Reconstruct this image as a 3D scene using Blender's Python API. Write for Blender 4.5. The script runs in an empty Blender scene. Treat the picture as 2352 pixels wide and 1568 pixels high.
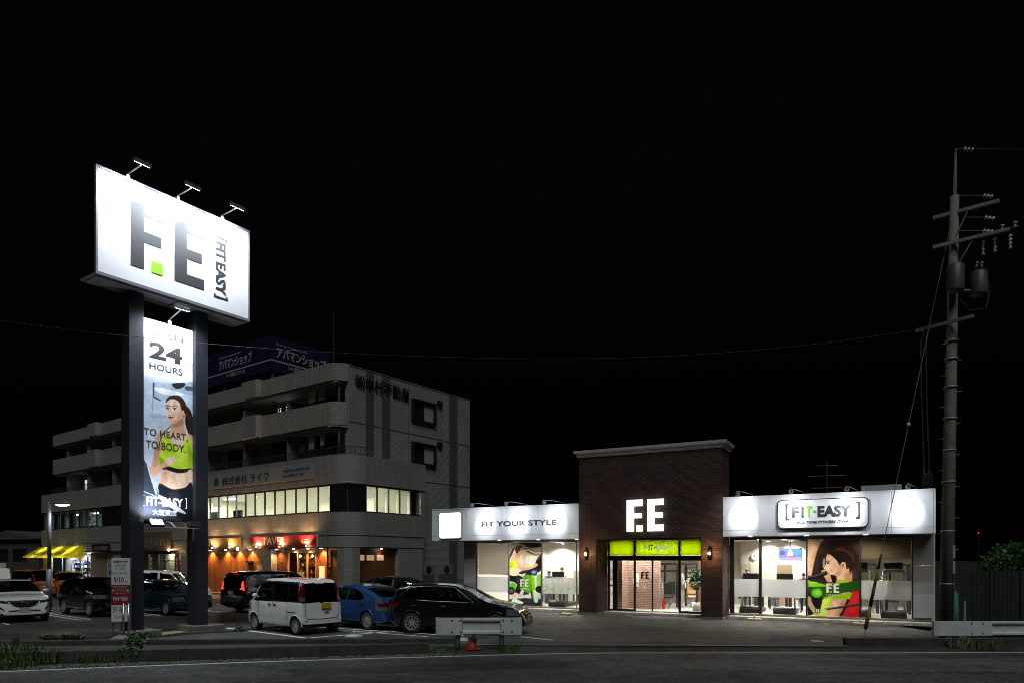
import bpy, bmesh, math, random
import numpy as np
from mathutils import Vector, Matrix
random.seed(7); RNG = np.random.default_rng(7)
R = math.radians
SC = bpy.context.scene
COL = SC.collection

# ------------------------------------------------------------------ camera, night sky, unseen town glow, exposure
EYE = 2.3                        # eye height above the car park
F_PX, CX, HZ = 1570.0, 1176.0, 1285.0   # a 24 mm lens, level, shifted up (unit: 1/2352 of the frame width)
cam_d = bpy.data.cameras.new('camera'); cam = bpy.data.objects.new('camera', cam_d); COL.objects.link(cam)
cam.location = (0, 0, EYE); cam.rotation_euler = (R(90), 0, 0)
cam_d.sensor_width = 36; cam_d.lens = 36 * F_PX / 2352; cam_d.shift_y = (HZ - 784) / 2352
cam_d.clip_start = .1; cam_d.clip_end = 3000
SC.camera = cam
world = bpy.data.worlds.new('World'); SC.world = world; world.use_nodes = True
wn = world.node_tree.nodes; wl = world.node_tree.links
sky = wn.new('ShaderNodeTexSky'); sky.sky_type = 'NISHITA'; sky.sun_disc = False
SUN_EL, SUN_AZ = 54, 8           # the glow of the town behind the viewer
sky.sun_elevation = R(-4); sky.sun_rotation = R(180 + SUN_AZ)
wl.new(sky.outputs[0], wn['Background'].inputs[0]); wn['Background'].inputs[1].default_value = .06
sun_d = bpy.data.lights.new('sun', 'SUN'); sun_d.energy = 1.05; sun_d.angle = R(25); sun_d.color = (.93, 1, .95)
sun = bpy.data.objects.new('sun', sun_d); COL.objects.link(sun)
sun.rotation_euler = (R(90 - SUN_EL), 0, R(-SUN_AZ) * -1)
SC.view_settings.view_transform = 'Standard'; SC.view_settings.look = 'None'
SC.view_settings.exposure = 0; SC.view_settings.gamma = 1
SC.cycles.sample_clamp_indirect = 4; SC.cycles.max_bounces = 8; SC.cycles.transparent_max_bounces = 16
SC.cycles.pixel_filter_type = 'BLACKMAN_HARRIS'; SC.cycles.filter_width = .9
SC.cycles.caustics_reflective = False; SC.cycles.caustics_refractive = False

# ------------------------------------------------------------------ geometry helpers
def gp(x, y, z=0.0):
    """the point at height z seen at (x, y) of the 2352-wide photograph"""
    t = (z - EYE) / ((HZ - y) / F_PX)
    return Vector(((x - CX) / F_PX * t, t, z))

class Frame:
    """a local ground frame: x along a facade, y into it"""
    def __init__(s, o, deg):
        s.o = Vector((o[0], o[1], 0)); s.deg = deg; s.c, s.s = math.cos(R(deg)), math.sin(R(deg))
    def W(s, x, y, z=0): return Vector((s.o.x + x*s.c - y*s.s, s.o.y + x*s.s + y*s.c, z))
    def loc(s, p):
        dx, dy = p[0]-s.o.x, p[1]-s.o.y
        return Vector((dx*s.c + dy*s.s, -dx*s.s + dy*s.c, p[2] if len(p) > 2 else 0))

class MB:
    """collects shapes; build() links them as one mesh object"""
    def __init__(s): s.v = []; s.f = []; s.m = []; s.mi = 0; s.sm = []; s.smooth = False
    def add(s, vs, fs):
        b = len(s.v); s.v += [tuple(p) for p in vs]
        for f in fs: s.f.append([b+i for i in f]); s.m.append(s.mi); s.sm.append(s.smooth)
        return s
    def box(s, x0, x1, y0, y1, z0, z1):
        if x0 > x1: x0, x1 = x1, x0
        if y0 > y1: y0, y1 = y1, y0
        if z0 > z1: z0, z1 = z1, z0
        return s.add([(x0,y0,z0),(x1,y0,z0),(x1,y1,z0),(x0,y1,z0),(x0,y0,z1),(x1,y0,z1),(x1,y1,z1),(x0,y1,z1)],
                     [(0,3,2,1),(4,5,6,7),(0,1,5,4),(1,2,6,5),(2,3,7,6),(3,0,4,7)])
    def quad(s, a, b, c, d): return s.add([a,b,c,d], [(0,1,2,3)])
    def prism(s, poly, axis, a, b):
        """polygon in the two other axes (in order), extruded along axis from a to b"""
        def P(p, t): return {'x':(t,p[0],p[1]), 'y':(p[0],t,p[1]), 'z':(p[0],p[1],t)}[axis]
        n = len(poly)
        return s.add([P(p,a) for p in poly] + [P(p,b) for p in poly],
                     [tuple(range(n))[::-1], tuple(range(n, 2*n))] + [(i,(i+1)%n,n+(i+1)%n,n+i) for i in range(n)])
    def tube(s, pts, r, n=8, cap=True):
        pts = [Vector(p) for p in pts]; rs = r if isinstance(r, (list, tuple)) else [r]*len(pts)
        up = Vector((0,0,1)); rings = []; base = len(s.v); prev = None
        for i, p in enumerate(pts):
            d = (pts[min(i+1,len(pts)-1)] - pts[max(i-1,0)]).normalized()
            if prev is None:
                a = d.cross(up); a = d.cross(Vector((1,0,0))) if a.length < 1e-3 else a
            else: a = prev - d*prev.dot(d)
            if a.length < 1e-6: a = d.cross(Vector((0,1,0)))
            a.normalize(); b = d.cross(a); prev = a
            rings += [p + (a*math.cos(2*math.pi*k/n) + b*math.sin(2*math.pi*k/n))*rs[i] for k in range(n)]
        fs = [(i*n+k, i*n+(k+1)%n, (i+1)*n+(k+1)%n, (i+1)*n+k) for i in range(len(pts)-1) for k in range(n)]
        if cap: fs += [tuple(range(n))[::-1], tuple(range((len(pts)-1)*n, len(pts)*n))]
        return s.add(rings, fs)
    def lathe(s, prof, n=24, axis='z', o=(0,0,0), cap=True):
        """profile of (radius, height) turned round an axis through o"""
        vs = []
        for r, h in prof:
            for k in range(n):
                c, q = r*math.cos(2*math.pi*k/n), r*math.sin(2*math.pi*k/n)
                p = {'z':(c,q,h), 'y':(c,h,q), 'x':(h,c,q)}[axis]; vs.append((p[0]+o[0],p[1]+o[1],p[2]+o[2]))
        m = len(prof)
        fs = [(i*n+k, i*n+(k+1)%n, (i+1)*n+(k+1)%n, (i+1)*n+k) for i in range(m-1) for k in range(n)]
        if cap and prof[0][0] > 1e-4: fs.append(tuple(range(n))[::-1])
        if cap and prof[-1][0] > 1e-4: fs.append(tuple(range((m-1)*n, m*n)))
        return s.add(vs, fs)
    def ball(s, c, r, n=10, m=6):
        rx, ry, rz = r if isinstance(r, (tuple, list)) else (r, r, r)
        vs = []
        for i in range(m+1):
            t = math.pi*i/m
            for k in range(n):
                a = 2*math.pi*k/n
                vs.append((c[0]+rx*math.sin(t)*math.cos(a), c[1]+ry*math.sin(t)*math.sin(a), c[2]-rz*math.cos(t)))
        return s.add(vs, [(i*n+k, i*n+(k+1)%n, (i+1)*n+(k+1)%n, (i+1)*n+k) for i in range(m) for k in range(n)])
    def build(s, name, mat, parent=None, smooth=False, bevel=0, fix=False):
        me = bpy.data.meshes.new(name); me.from_pydata(s.v, [], s.f)
        for m in (mat if isinstance(mat, (list, tuple)) else [mat]): me.materials.append(m)
        if len(me.polygons) == len(s.m):
            me.polygons.foreach_set('material_index', s.m)
            me.polygons.foreach_set('use_smooth', [smooth or q for q in s.sm])
        if fix:
            bm = bmesh.new(); bm.from_mesh(me); bmesh.ops.recalc_face_normals(bm, faces=bm.faces); bm.to_mesh(me); bm.free()
        me.update()
        o = bpy.data.objects.new(name, me); COL.objects.link(o); o.parent = parent
        if bevel:
            b = o.modifiers.new('bevel', 'BEVEL'); b.width = bevel; b.segments = 2; b.limit_method = 'ANGLE'
        return o

def tag(o, label=None, cat=None, group=None, kind=None):
    if label: o['label'] = label
    if cat: o['category'] = cat
    if group: o['group'] = group
    if kind: o['kind'] = kind
    return o
def thing(name, label, cat, loc=(0,0,0), deg=0, group=None):
    o = bpy.data.objects.new(name, None); COL.objects.link(o); o.location = loc; o.rotation_euler = (0,0,R(deg))
    o.empty_display_size = .2
    return tag(o, label, cat, group)
def struct(o): o['kind'] = 'structure'; return o
def box(name, mat, parent, *d, bevel=0): return MB().box(*d).build(name, mat, parent, bevel=bevel)
def copy_tree(o, parent=None):
    c = o.copy(); COL.objects.link(c); c.parent = parent
    for ch in list(o.children): copy_tree(ch, c)
    return c
def lamp(name, kind, parent, loc, power, color=(1,1,1), size=.05, aim=None, spot=90, blend=.5):
    d = bpy.data.lights.new(name, kind); d.energy = power; d.color = color
    o = bpy.data.objects.new(name, d); COL.objects.link(o); o.parent = parent; o.location = loc
    if kind == 'SPOT': d.spot_size = R(spot); d.spot_blend = blend
    if kind == 'AREA': d.size = size
    else: d.shadow_soft_size = size
    if aim is not None:
        o.rotation_euler = (Vector(aim) - Vector(loc)).to_track_quat('-Z', 'Y').to_euler()
    return o

_tc = {}
def text_mesh(body, bold=0.0, depth=.012):
    k = (body, bold, depth)
    if k not in _tc:
        c = bpy.data.curves.new('lettering', 'FONT'); c.body = body; c.offset = bold; c.resolution_u = 3; c.extrude = .5
        o = bpy.data.objects.new('lettering', c); m = bpy.data.meshes.new_from_object(o)
        co = np.empty(len(m.vertices)*3, np.float32); m.vertices.foreach_get('co', co)
        fs = [tuple(p.vertices) for p in m.polygons]
        bpy.data.meshes.remove(m); bpy.data.objects.remove(o); bpy.data.curves.remove(c)
        _tc[k] = (co.reshape(-1,3), fs)
    return _tc[k]
def text(body, mat, parent, x0, x1, z0, z1, y, name='lettering', bold=0.0, depth=.012, rot=False, keep=False):
    """lettering fitted into a rectangle of the local x-z plane, facing -y, proud by depth"""
    co, fs = text_mesh(body, bold)
    p = co.copy(); mn, mx = p.min(0), p.max(0); w, h = mx[0]-mn[0], mx[1]-mn[1]
    q = np.empty_like(p); d = (p[:,2] - mn[2]) / max(1e-6, mx[2]-mn[2])
    u, v = (p[:,0]-mn[0])/w, (p[:,1]-mn[1])/h
    if keep:
        s = min((x1-x0)/w, (z1-z0)/h); x1 = x0 + s*w; z1 = z0 + s*h
    if rot: q[:,0] = x0 + v*(x1-x0); q[:,2] = z1 - u*(z1-z0)
    else: q[:,0] = x0 + u*(x1-x0); q[:,2] = z0 + v*(z1-z0)
    q[:,1] = y - d*depth
    b = MB(); b.add(q.tolist(), fs)
    return b.build(name, mat, parent)

# ------------------------------------------------------------------ materials
_m = {}
def M(name, col=(.5,.5,.5), rough=.5, metal=0, var=.12, vscale=4, bump=0, bscale=60, emit=None, es=1, coat=0, spec=.5, tile=None, alpha=1):
    if name in _m: return _m[name]
    m = bpy.data.materials.new(name); m.use_nodes = True; nt = m.node_tree; N, L = nt.nodes, nt.links
    b = N['Principled BSDF']; _m[name] = m
    b.inputs['Roughness'].default_value = rough; b.inputs['Metallic'].default_value = metal
    b.inputs['Specular IOR Level'].default_value = spec; b.inputs['Alpha'].default_value = alpha
    if coat: b.inputs['Coat Weight'].default_value = coat; b.inputs['Coat Roughness'].default_value = .03
    tc = N.new('ShaderNodeTexCoord'); geo = tc.outputs['Object']
    n = N.new('ShaderNodeTexNoise'); n.inputs['Scale'].default_value = vscale; n.inputs['Detail'].default_value = 6; n.inputs['Roughness'].default_value = .65
    L.new(geo, n.inputs['Vector'])
    mp = N.new('ShaderNodeMapRange'); mp.inputs[1].default_value = .3; mp.inputs[2].default_value = .7
    mp.inputs[3].default_value = 1-var; mp.inputs[4].default_value = 1+var; L.new(n.outputs['Fac'], mp.inputs[0])
    mul = N.new('ShaderNodeVectorMath'); mul.operation = 'SCALE'; mul.inputs[0].default_value = col[:3]; L.new(mp.outputs[0], mul.inputs['Scale'])
    out = mul.outputs[0]; hgt = None
    if tile:   # (width, height, joint, joint colour)
        sx = N.new('ShaderNodeSeparateXYZ'); L.new(geo, sx.inputs[0])
        ad = N.new('ShaderNodeMath'); L.new(sx.outputs[0], ad.inputs[0]); L.new(sx.outputs[1], ad.inputs[1])
        cb = N.new('ShaderNodeCombineXYZ'); L.new(ad.outputs[0], cb.inputs[0]); L.new(sx.outputs[2], cb.inputs[1])
        br = N.new('ShaderNodeTexBrick'); br.offset = tile[4] if len(tile) > 4 else 0; br.inputs['Scale'].default_value = 1
        br.inputs['Brick Width'].default_value = tile[0]; br.inputs['Row Height'].default_value = tile[1]
        br.inputs['Mortar Size'].default_value = tile[2]; br.inputs['Mortar Smooth'].default_value = .2
        br.inputs['Color2'].default_value = (.86,.86,.86,1); br.inputs['Color1'].default_value = (1,1,1,1)
        j = tile[3]; br.inputs['Mortar'].default_value = (j,j,j,1); L.new(cb.outputs[0], br.inputs['Vector'])
        m2 = N.new('ShaderNodeVectorMath'); m2.operation = 'MULTIPLY'; L.new(out, m2.inputs[0]); L.new(br.outputs['Color'], m2.inputs[1]); out = m2.outputs[0]
        hgt = br.outputs['Fac']
    L.new(out, b.inputs['Base Color'])
    r2 = N.new('ShaderNodeMapRange'); r2.inputs[3].default_value = max(0, rough*(1-var)); r2.inputs[4].default_value = min(1, rough*(1+var)); L.new(n.outputs['Fac'], r2.inputs[0]); L.new(r2.outputs[0], b.inputs['Roughness'])
    if bump:
        bn = N.new('ShaderNodeTexNoise'); bn.inputs['Scale'].default_value = bscale; bn.inputs['Detail'].default_value = 4; L.new(geo, bn.inputs['Vector'])
        bp = N.new('ShaderNodeBump'); bp.inputs['Strength'].default_value = bump; bp.inputs['Distance'].default_value = .02
        L.new(bn.outputs['Fac'], bp.inputs['Height']); L.new(bp.outputs[0], b.inputs['Normal'])
    elif hgt is not None:
        bp = N.new('ShaderNodeBump'); bp.inputs['Strength'].default_value = .5; bp.inputs['Distance'].default_value = .01; bp.invert = True
        L.new(hgt, bp.inputs['Height']); L.new(bp.outputs[0], b.inputs['Normal'])
    if emit:
        b.inputs['Emission Color'].default_value = (*emit, 1); b.inputs['Emission Strength'].default_value = es
    return m
def glass_mat(name, tint=(.92,.95,.94), rough=.01, refl=1.0, frost=0):
    if name in _m: return _m[name]
    m = bpy.data.materials.new(name); m.use_nodes = True; N, L = m.node_tree.nodes, m.node_tree.links; N.clear(); _m[name] = m
    o = N.new('ShaderNodeOutputMaterial'); t = N.new('ShaderNodeBsdfTransparent'); t.inputs[0].default_value = (*tint, 1)
    g = N.new('ShaderNodeBsdfGlossy'); g.inputs['Roughness'].default_value = rough
    n = N.new('ShaderNodeTexNoise'); n.inputs['Scale'].default_value = .8
    lw = N.new('ShaderNodeLayerWeight'); lw.inputs[0].default_value = .5
    pw = N.new('ShaderNodeMath'); pw.operation = 'POWER'; pw.inputs[1].default_value = 4.0; L.new(lw.outputs['Facing'], pw.inputs[0])
    mu = N.new('ShaderNodeMath'); mu.operation = 'MULTIPLY_ADD'; mu.inputs[1].default_value = .9*refl; mu.inputs[2].default_value = .045*refl; L.new(pw.outputs[0], mu.inputs[0])
    mx = N.new('ShaderNodeMixShader'); L.new(mu.outputs[0], mx.inputs[0]); L.new(t.outputs[0], mx.inputs[1]); L.new(g.outputs[0], mx.inputs[2])
    last = mx
    if frost:
        tr = N.new('ShaderNodeBsdfTranslucent'); tr.inputs[0].default_value = (.8,.8,.82,1); df = N.new('ShaderNodeBsdfDiffuse'); df.inputs[0].default_value = (.55,.55,.58,1)
        ml = N.new('ShaderNodeMixShader'); ml.inputs[0].default_value = .35; L.new(tr.outputs[0], ml.inputs[1]); L.new(df.outputs[0], ml.inputs[2])
        m3 = N.new('ShaderNodeMixShader'); m3.inputs[0].default_value = frost; L.new(mx.outputs[0], m3.inputs[1]); L.new(ml.outputs[0], m3.inputs[2]); last = m3
    L.new(last.outputs[0], o.inputs[0]); return m
def sheer(name, c, k=.5):
    """a cloth blind that glows a little when lit from behind"""
    m = M(name, c, .8, var=.05); N, L = m.node_tree.nodes, m.node_tree.links
    t = N.new('ShaderNodeBsdfTranslucent'); t.inputs[0].default_value = (*c, 1); x = N.new('ShaderNodeMixShader'); x.inputs[0].default_value = k
    L.new(N['Principled BSDF'].outputs[0], x.inputs[1]); L.new(t.outputs[0], x.inputs[2]); L.new(x.outputs[0], N['Material Output'].inputs[0]); return m
def print_mat(name, rough=.4, glow=0, thin=0):
    """flat print: colour comes from the mesh's colour attribute"""
    if name in _m: return _m[name]
    m = bpy.data.materials.new(name); m.use_nodes = True; N, L = m.node_tree.nodes, m.node_tree.links; _m[name] = m
    a = N.new('ShaderNodeAttribute'); a.attribute_name = 'print'; b = N['Principled BSDF']; b.inputs['Roughness'].default_value = rough
    if not glow: L.new(a.outputs['Color'], b.inputs['Base Color'])
    else: b.inputs['Base Color'].default_value = (.01,.01,.012,1)
    if glow: L.new(a.outputs['Color'], b.inputs['Emission Color']); b.inputs['Emission Strength'].default_value = glow
    if thin:
        t = N.new('ShaderNodeBsdfTranslucent'); L.new(a.outputs['Color'], t.inputs[0]); x = N.new('ShaderNodeMixShader'); x.inputs[0].default_value = thin
        L.new(b.outputs[0], x.inputs[1]); L.new(t.outputs[0], x.inputs[2]); L.new(x.outputs[0], N['Material Output'].inputs[0])
    return m
def printed(name, img, mat, parent, x0, x1, z0, z1, y):
    """a flat printed sheet: img is rows x cols x 3 (top row first), linear colour"""
    h, w, _ = img.shape
    xs = np.linspace(x0, x1, w+1); zs = np.linspace(z1, z0, h+1)
    X, Z = np.meshgrid(xs, zs); V = np.stack([X, np.full_like(X, y), Z], -1).reshape(-1,3)
    i = np.arange(h)[:,None]*(w+1) + np.arange(w)[None]
    Fc = np.stack([i+w+1, i+w+2, i+1, i], -1).reshape(-1,4)
    me = bpy.data.meshes.new(name); me.vertices.add(len(V)); me.vertices.foreach_set('co', V.ravel())
    me.loops.add(Fc.size); me.loops.foreach_set('vertex_index', Fc.ravel()); me.polygons.add(len(Fc))
    me.polygons.foreach_set('loop_start', np.arange(0, Fc.size, 4)); me.update(calc_edges=True)
    ca = me.color_attributes.new('print', 'FLOAT_COLOR', 'CORNER')
    c4 = np.ones((len(Fc), 4, 4), np.float32); c4[:,:,:3] = img.reshape(-1,1,3); ca.data.foreach_set('color', c4.ravel())
    me.materials.append(mat); o = bpy.data.objects.new(name, me); COL.objects.link(o); o.parent = parent
    return o
class Paint:
    """a small raster canvas for posters: polygons, ellipses, strokes, soft shading"""
    def __init__(s, w, h, bg): s.w, s.h = w, h; s.a = np.ones((h, w, 3))*np.array(bg); s.Y, s.X = np.mgrid[0:h, 0:w]; s.Y = (s.Y+.5)/h; s.X = (s.X+.5)/w
    def mix(s, mask, col): s.a = s.a*(1-mask[...,None]) + np.array(col)*mask[...,None]
    def soft(s, m, r):
        if r <= 0: return m
        k = np.exp(-np.linspace(-2,2,2*r+1)**2); k /= k.sum()
        m = np.apply_along_axis(lambda v: np.convolve(np.pad(v, r, 'edge'), k, 'valid'), 0, m)
        return np.apply_along_axis(lambda v: np.convolve(np.pad(v, r, 'edge'), k, 'valid'), 1, m)
    def pmask(s, pts, smooth=True):
        P = np.array(pts, float)
        if smooth and len(P) > 3:
            Q = []; n = len(P)
            for i in range(n):
                p0, p1, p2, p3 = P[i-1], P[i], P[(i+1)%n], P[(i+2)%n]
                for t in (0,.25,.5,.75):
                    Q.append(.5*((2*p1)+(p2-p0)*t+(2*p0-5*p1+4*p2-p3)*t*t+(3*p1-p0-3*p2+p3)*t**3))
            P = np.array(Q)
        ins = np.zeros((s.h, s.w), bool); n = len(P)
        for i in range(n):
            (x0,y0),(x1,y1) = P[i], P[(i+1)%n]
            if y0 == y1: continue
            c = ((y0 <= s.Y) != (y1 <= s.Y)); ins ^= c & (s.X < (x1-x0)*(s.Y-y0)/(y1-y0)+x0)
        return ins.astype(float)
    def poly(s, pts, col, blur=0, smooth=True, k=1): s.mix(s.soft(s.pmask(pts, smooth), blur)*k, col)
    def ell(s, cx, cy, rx, ry, col, blur=0, k=1): s.mix(s.soft((((s.X-cx)/rx)**2+((s.Y-cy)/ry)**2 < 1).astype(float), blur)*k, col)
    def line(s, pts, wd, col, blur=0, k=1):
        m = np.zeros((s.h, s.w)); ar = s.h/s.w
        for (x0,y0),(x1,y1) in zip(pts[:-1], pts[1:]):
            dx, dy = x1-x0, (y1-y0)*ar; px, py = s.X-x0, (s.Y-y0)*ar
            t = np.clip((px*dx+py*dy)/max(1e-9, dx*dx+dy*dy), 0, 1)
            m = np.maximum(m, (np.hypot(px-t*dx, py-t*dy) < wd/2).astype(float))
        s.mix(s.soft(m, blur)*k, col)
    def grad(s, mask, c0, c1, ax=1):
        t = s.Y if ax else s.X
        s.a = s.a*(1-mask[...,None]) + (np.array(c0)*(1-t[...,None]) + np.array(c1)*t[...,None])*mask[...,None]

# ------------------------------------------------------------------ flat prints (posters)
def lin(r, g, b): return tuple(((c/255+.055)/1.055)**2.4 if c > 10 else c/255/12.92 for c in (r, g, b))
SKIN, SKIN_L, SKIN_D, HAIR, GRN, GRND, BLK = lin(222,172,140), lin(242,206,180), lin(166,110,84), lin(40,27,23), lin(170,210,20), lin(90,140,20), lin(18,18,20)
def make_T(x0, x1, y0, y1): return lambda *a: [((a[i]-x0)/(x1-x0), (a[i+1]-y0)/(y1-y0)) for i in range(0, len(a), 2)]
def photo_finish(P, k=.10):
    """uneven tone and grain of a printed photograph"""
    r = np.random.default_rng(3); a = P.a; h, w, _ = a.shape
    for n, g in ((6, k), (18, k*.8), (60, k*.5)):
        z = r.normal(0, 1, (max(2, int(n*h/w))+2, n+2)); yy = np.linspace(0, z.shape[0]-1.001, h); xx = np.linspace(0, z.shape[1]-1.001, w)
        i, j = yy.astype(int), xx.astype(int); fy, fx = (yy-i)[:,None], (xx-j)[None]
        m = z[i][:,j]*(1-fy)*(1-fx)+z[i+1][:,j]*fy*(1-fx)+z[i][:,j+1]*(1-fy)*fx+z[i+1][:,j+1]*fy*fx
        a = a*np.clip(1+g*m, .4, 1.6)[...,None]
    s_ = np.stack([P.soft(a[...,c], 1) for c in range(3)], -1)
    return np.clip(s_*(1+r.normal(0,.03,(h,w,1))), 0, 1)
def paint_banner():
    P = Paint(170, 620, lin(240,243,248))
    def q(*a):
        o = []
        for i in range(0, len(a), 2):
            u = (a[i]-176)/350; t, b_ = 82+103*u, 1424+14*u; o.append((u, (a[i+1]-t)/(b_-t)))
        return o
    P.grad((P.Y > .27).astype(float), lin(214,228,244), lin(176,194,216))
    P.mix(P.soft(((P.Y > .25) & (P.Y < .285)).astype(float), 10), lin(240,243,248))
    P.poly(q(250,515,330,520,420,525,526,520,528,600,440,596,330,636,270,628,252,600), lin(170,186,206), 5); P.poly(q(258,548,330,556,430,582,470,600,400,606,310,590,264,566), lin(238,243,250), 3)
    P.line(q(256,520,254,610,300,636), .03, lin(60,70,84), 2); P.poly(q(385,522,470,522,462,548,420,562,390,548), lin(34,38,46), 2); P.poly(q(470,545,526,548,526,572,482,572), lin(76,86,100), 2); P.line(q(250,600,246,760), .02, lin(150,170,196), 3)
    P.poly(q(176,770,244,752,262,1000,250,1260,176,1400), lin(206,220,238), 6); P.poly(q(238,720,330,735,330,752,238,746), lin(168,188,214), 3)
    P.poly(q(165,950,195,1030,232,1085,262,1180,292,1250,340,1300,440,1400,530,1436,165,1440), lin(58,64,80), 3); P.poly(q(212,1056,250,1130,278,1246,266,1246,226,1116), lin(196,206,220), 2)
    # ponytail, neck, shoulders, arms
    P.poly(q(470,680,500,690,524,740,530,830,526,905,505,880,486,830,472,780), HAIR, 2); P.line(q(480,700,510,780,518,880), .02, lin(96,66,52), 2, k=.7)
    P.poly(q(290,842,340,832,380,800,460,800,490,850,528,882,532,1000,505,985,480,930,400,930,340,930,300,900), SKIN_L, 2)
    P.poly(q(480,862,528,884,530,990,508,980,488,920), SKIN, 4, k=.8)
    P.poly(q(288,842,330,838,348,905,318,1000,300,1045,262,1100,240,1120,230,1098,252,1010,272,910), SKIN, 2); P.poly(q(262,960,300,930,290,1040,255,1090), SKIN_D, 7, k=.45)
    P.poly(q(318,866,346,842,372,905,430,934,478,872,508,900,527,985,520,1082,430,1090,330,1072,286,1042,306,960), lin(194,228,46), 2)
    P.poly(q(400,960,470,975,480,1040,420,1050,390,1010), lin(214,242,90), 9, k=.7); P.poly(q(290,1010,330,1030,350,1078,300,1062), lin(120,160,22), 6, k=.8); P.poly(q(490,930,526,990,520,1080,495,1060), lin(140,180,26), 6, k=.7)
    P.poly(q(346,840,362,842,382,895,432,920,476,866,490,870,446,948,390,932), SKIN_L, 2)
    P.line(q(372,806,340,832,312,866,296,910,288,965), .018, lin(38,28,26), 1)
    P.poly(q(326,1062,430,1088,518,1084,516,1116,420,1116,318,1096), lin(24,22,26), 1)
    P.poly(q(318,1096,420,1116,516,1116,524,1186,470,1212,380,1222,296,1188), SKIN_L, 2); P.poly(q(316,1098,350,1108,338,1200,296,1188), SKIN, 7, k=.9); P.poly(q(470,1120,516,1118,522,1186,480,1206), SKIN, 8, k=.8); P.line(q(398,1120,392,1180), .03, SKIN, 5, k=.6); P.ell(*q(378,1178)[0], .012, .004, SKIN_D, 1)
    P.poly(q(232,1096,262,1082,310,1052,352,1016,392,1008,404,1020,396,1040,366,1068,318,1082,270,1136,240,1132), SKIN, 2); P.poly(q(340,1030,362,1008,396,1010,402,1030,372,1060,350,1058), SKIN_L, 2)
    for k in range(3): P.line(q(366+k*9,1014+k*9,392+k*3,1030+k*8), .007, SKIN_D, 1, k=.7)
    P.poly(q(296,1182,380,1220,470,1210,523,1186,526,1436,440,1424,350,1330,292,1250), lin(27,27,33), 2); P.poly(q(360,1250,420,1240,440,1330,400,1360), lin(54,54,64), 9, k=.7); P.poly(q(490,1106,524,1096,528,1170,496,1164), SKIN_L, 2)
    P.poly(q(285,1258,350,1288,476,1376,440,1374,330,1318), lin(222,230,240), 2, k=.75); P.line(q(176,1230,300,1280,420,1370), .014, lin(210,220,232), 2, k=.7)
    # head, three-quarter view
    P.poly(q(370,730,455,730,462,800,472,846,420,862,372,826,378,780), SKIN, 2); P.poly(q(378,776,450,745,458,790,410,815,380,808), SKIN_D, 6, k=.75)
    P.poly(q(338,650,356,622,396,610,436,630,458,690,456,738,430,768,392,786,364,782,348,756,340,720,334,698), SKIN_L, 2)
    P.poly(q(424,650,458,690,457,740,428,770,398,784,424,740,432,700), SKIN, 8, k=.9); P.poly(q(346,752,364,782,392,786,420,772,396,768,366,764), SKIN, 6, k=.6)
    P.poly(q(336,655,348,620,382,603,430,607,466,640,484,690,482,738,470,742,464,706,446,700,434,656,404,632,366,630), HAIR, 2)
    for k in range(4): P.line(q(352+k*16,622-k*3,410+k*14,614+k*4,460,660+k*12), .008, lin(92,64,52), 1, k=.6)
    P.ell(*q(462,738)[0], .038, .016, SKIN, 2); P.ell(*q(462,740)[0], .018, .009, SKIN_D, 2)
    for ex, ey in ((352,688),(398,690)):
        P.line(q(ex-15,ey-15,ex,ey-20,ex+17,ey-13), .018, lin(70,48,42), 1); P.ell(*q(ex,ey)[0], .034, .0058, lin(228,220,216), 1); P.ell(*q(ex-1,ey)[0], .020, .0062, lin(30,24,26), 1); P.line(q(ex-14,ey-3,ex,ey-7,ex+14,ey-2), .010, lin(26,20,22), 1)
    P.line(q(372,690,362,718,358,726,370,732), .012, SKIN_D, 2, k=.8); P.ell(*q(366,722)[0], .03, .006, lin(250,222,204), 2); P.poly(q(352,745,368,740,378,743,394,744,378,758,362,757), lin(196,84,92), 1); P.line(q(352,748,394,746), .006, lin(130,40,50), 1)
    return photo_finish(P)
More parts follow.
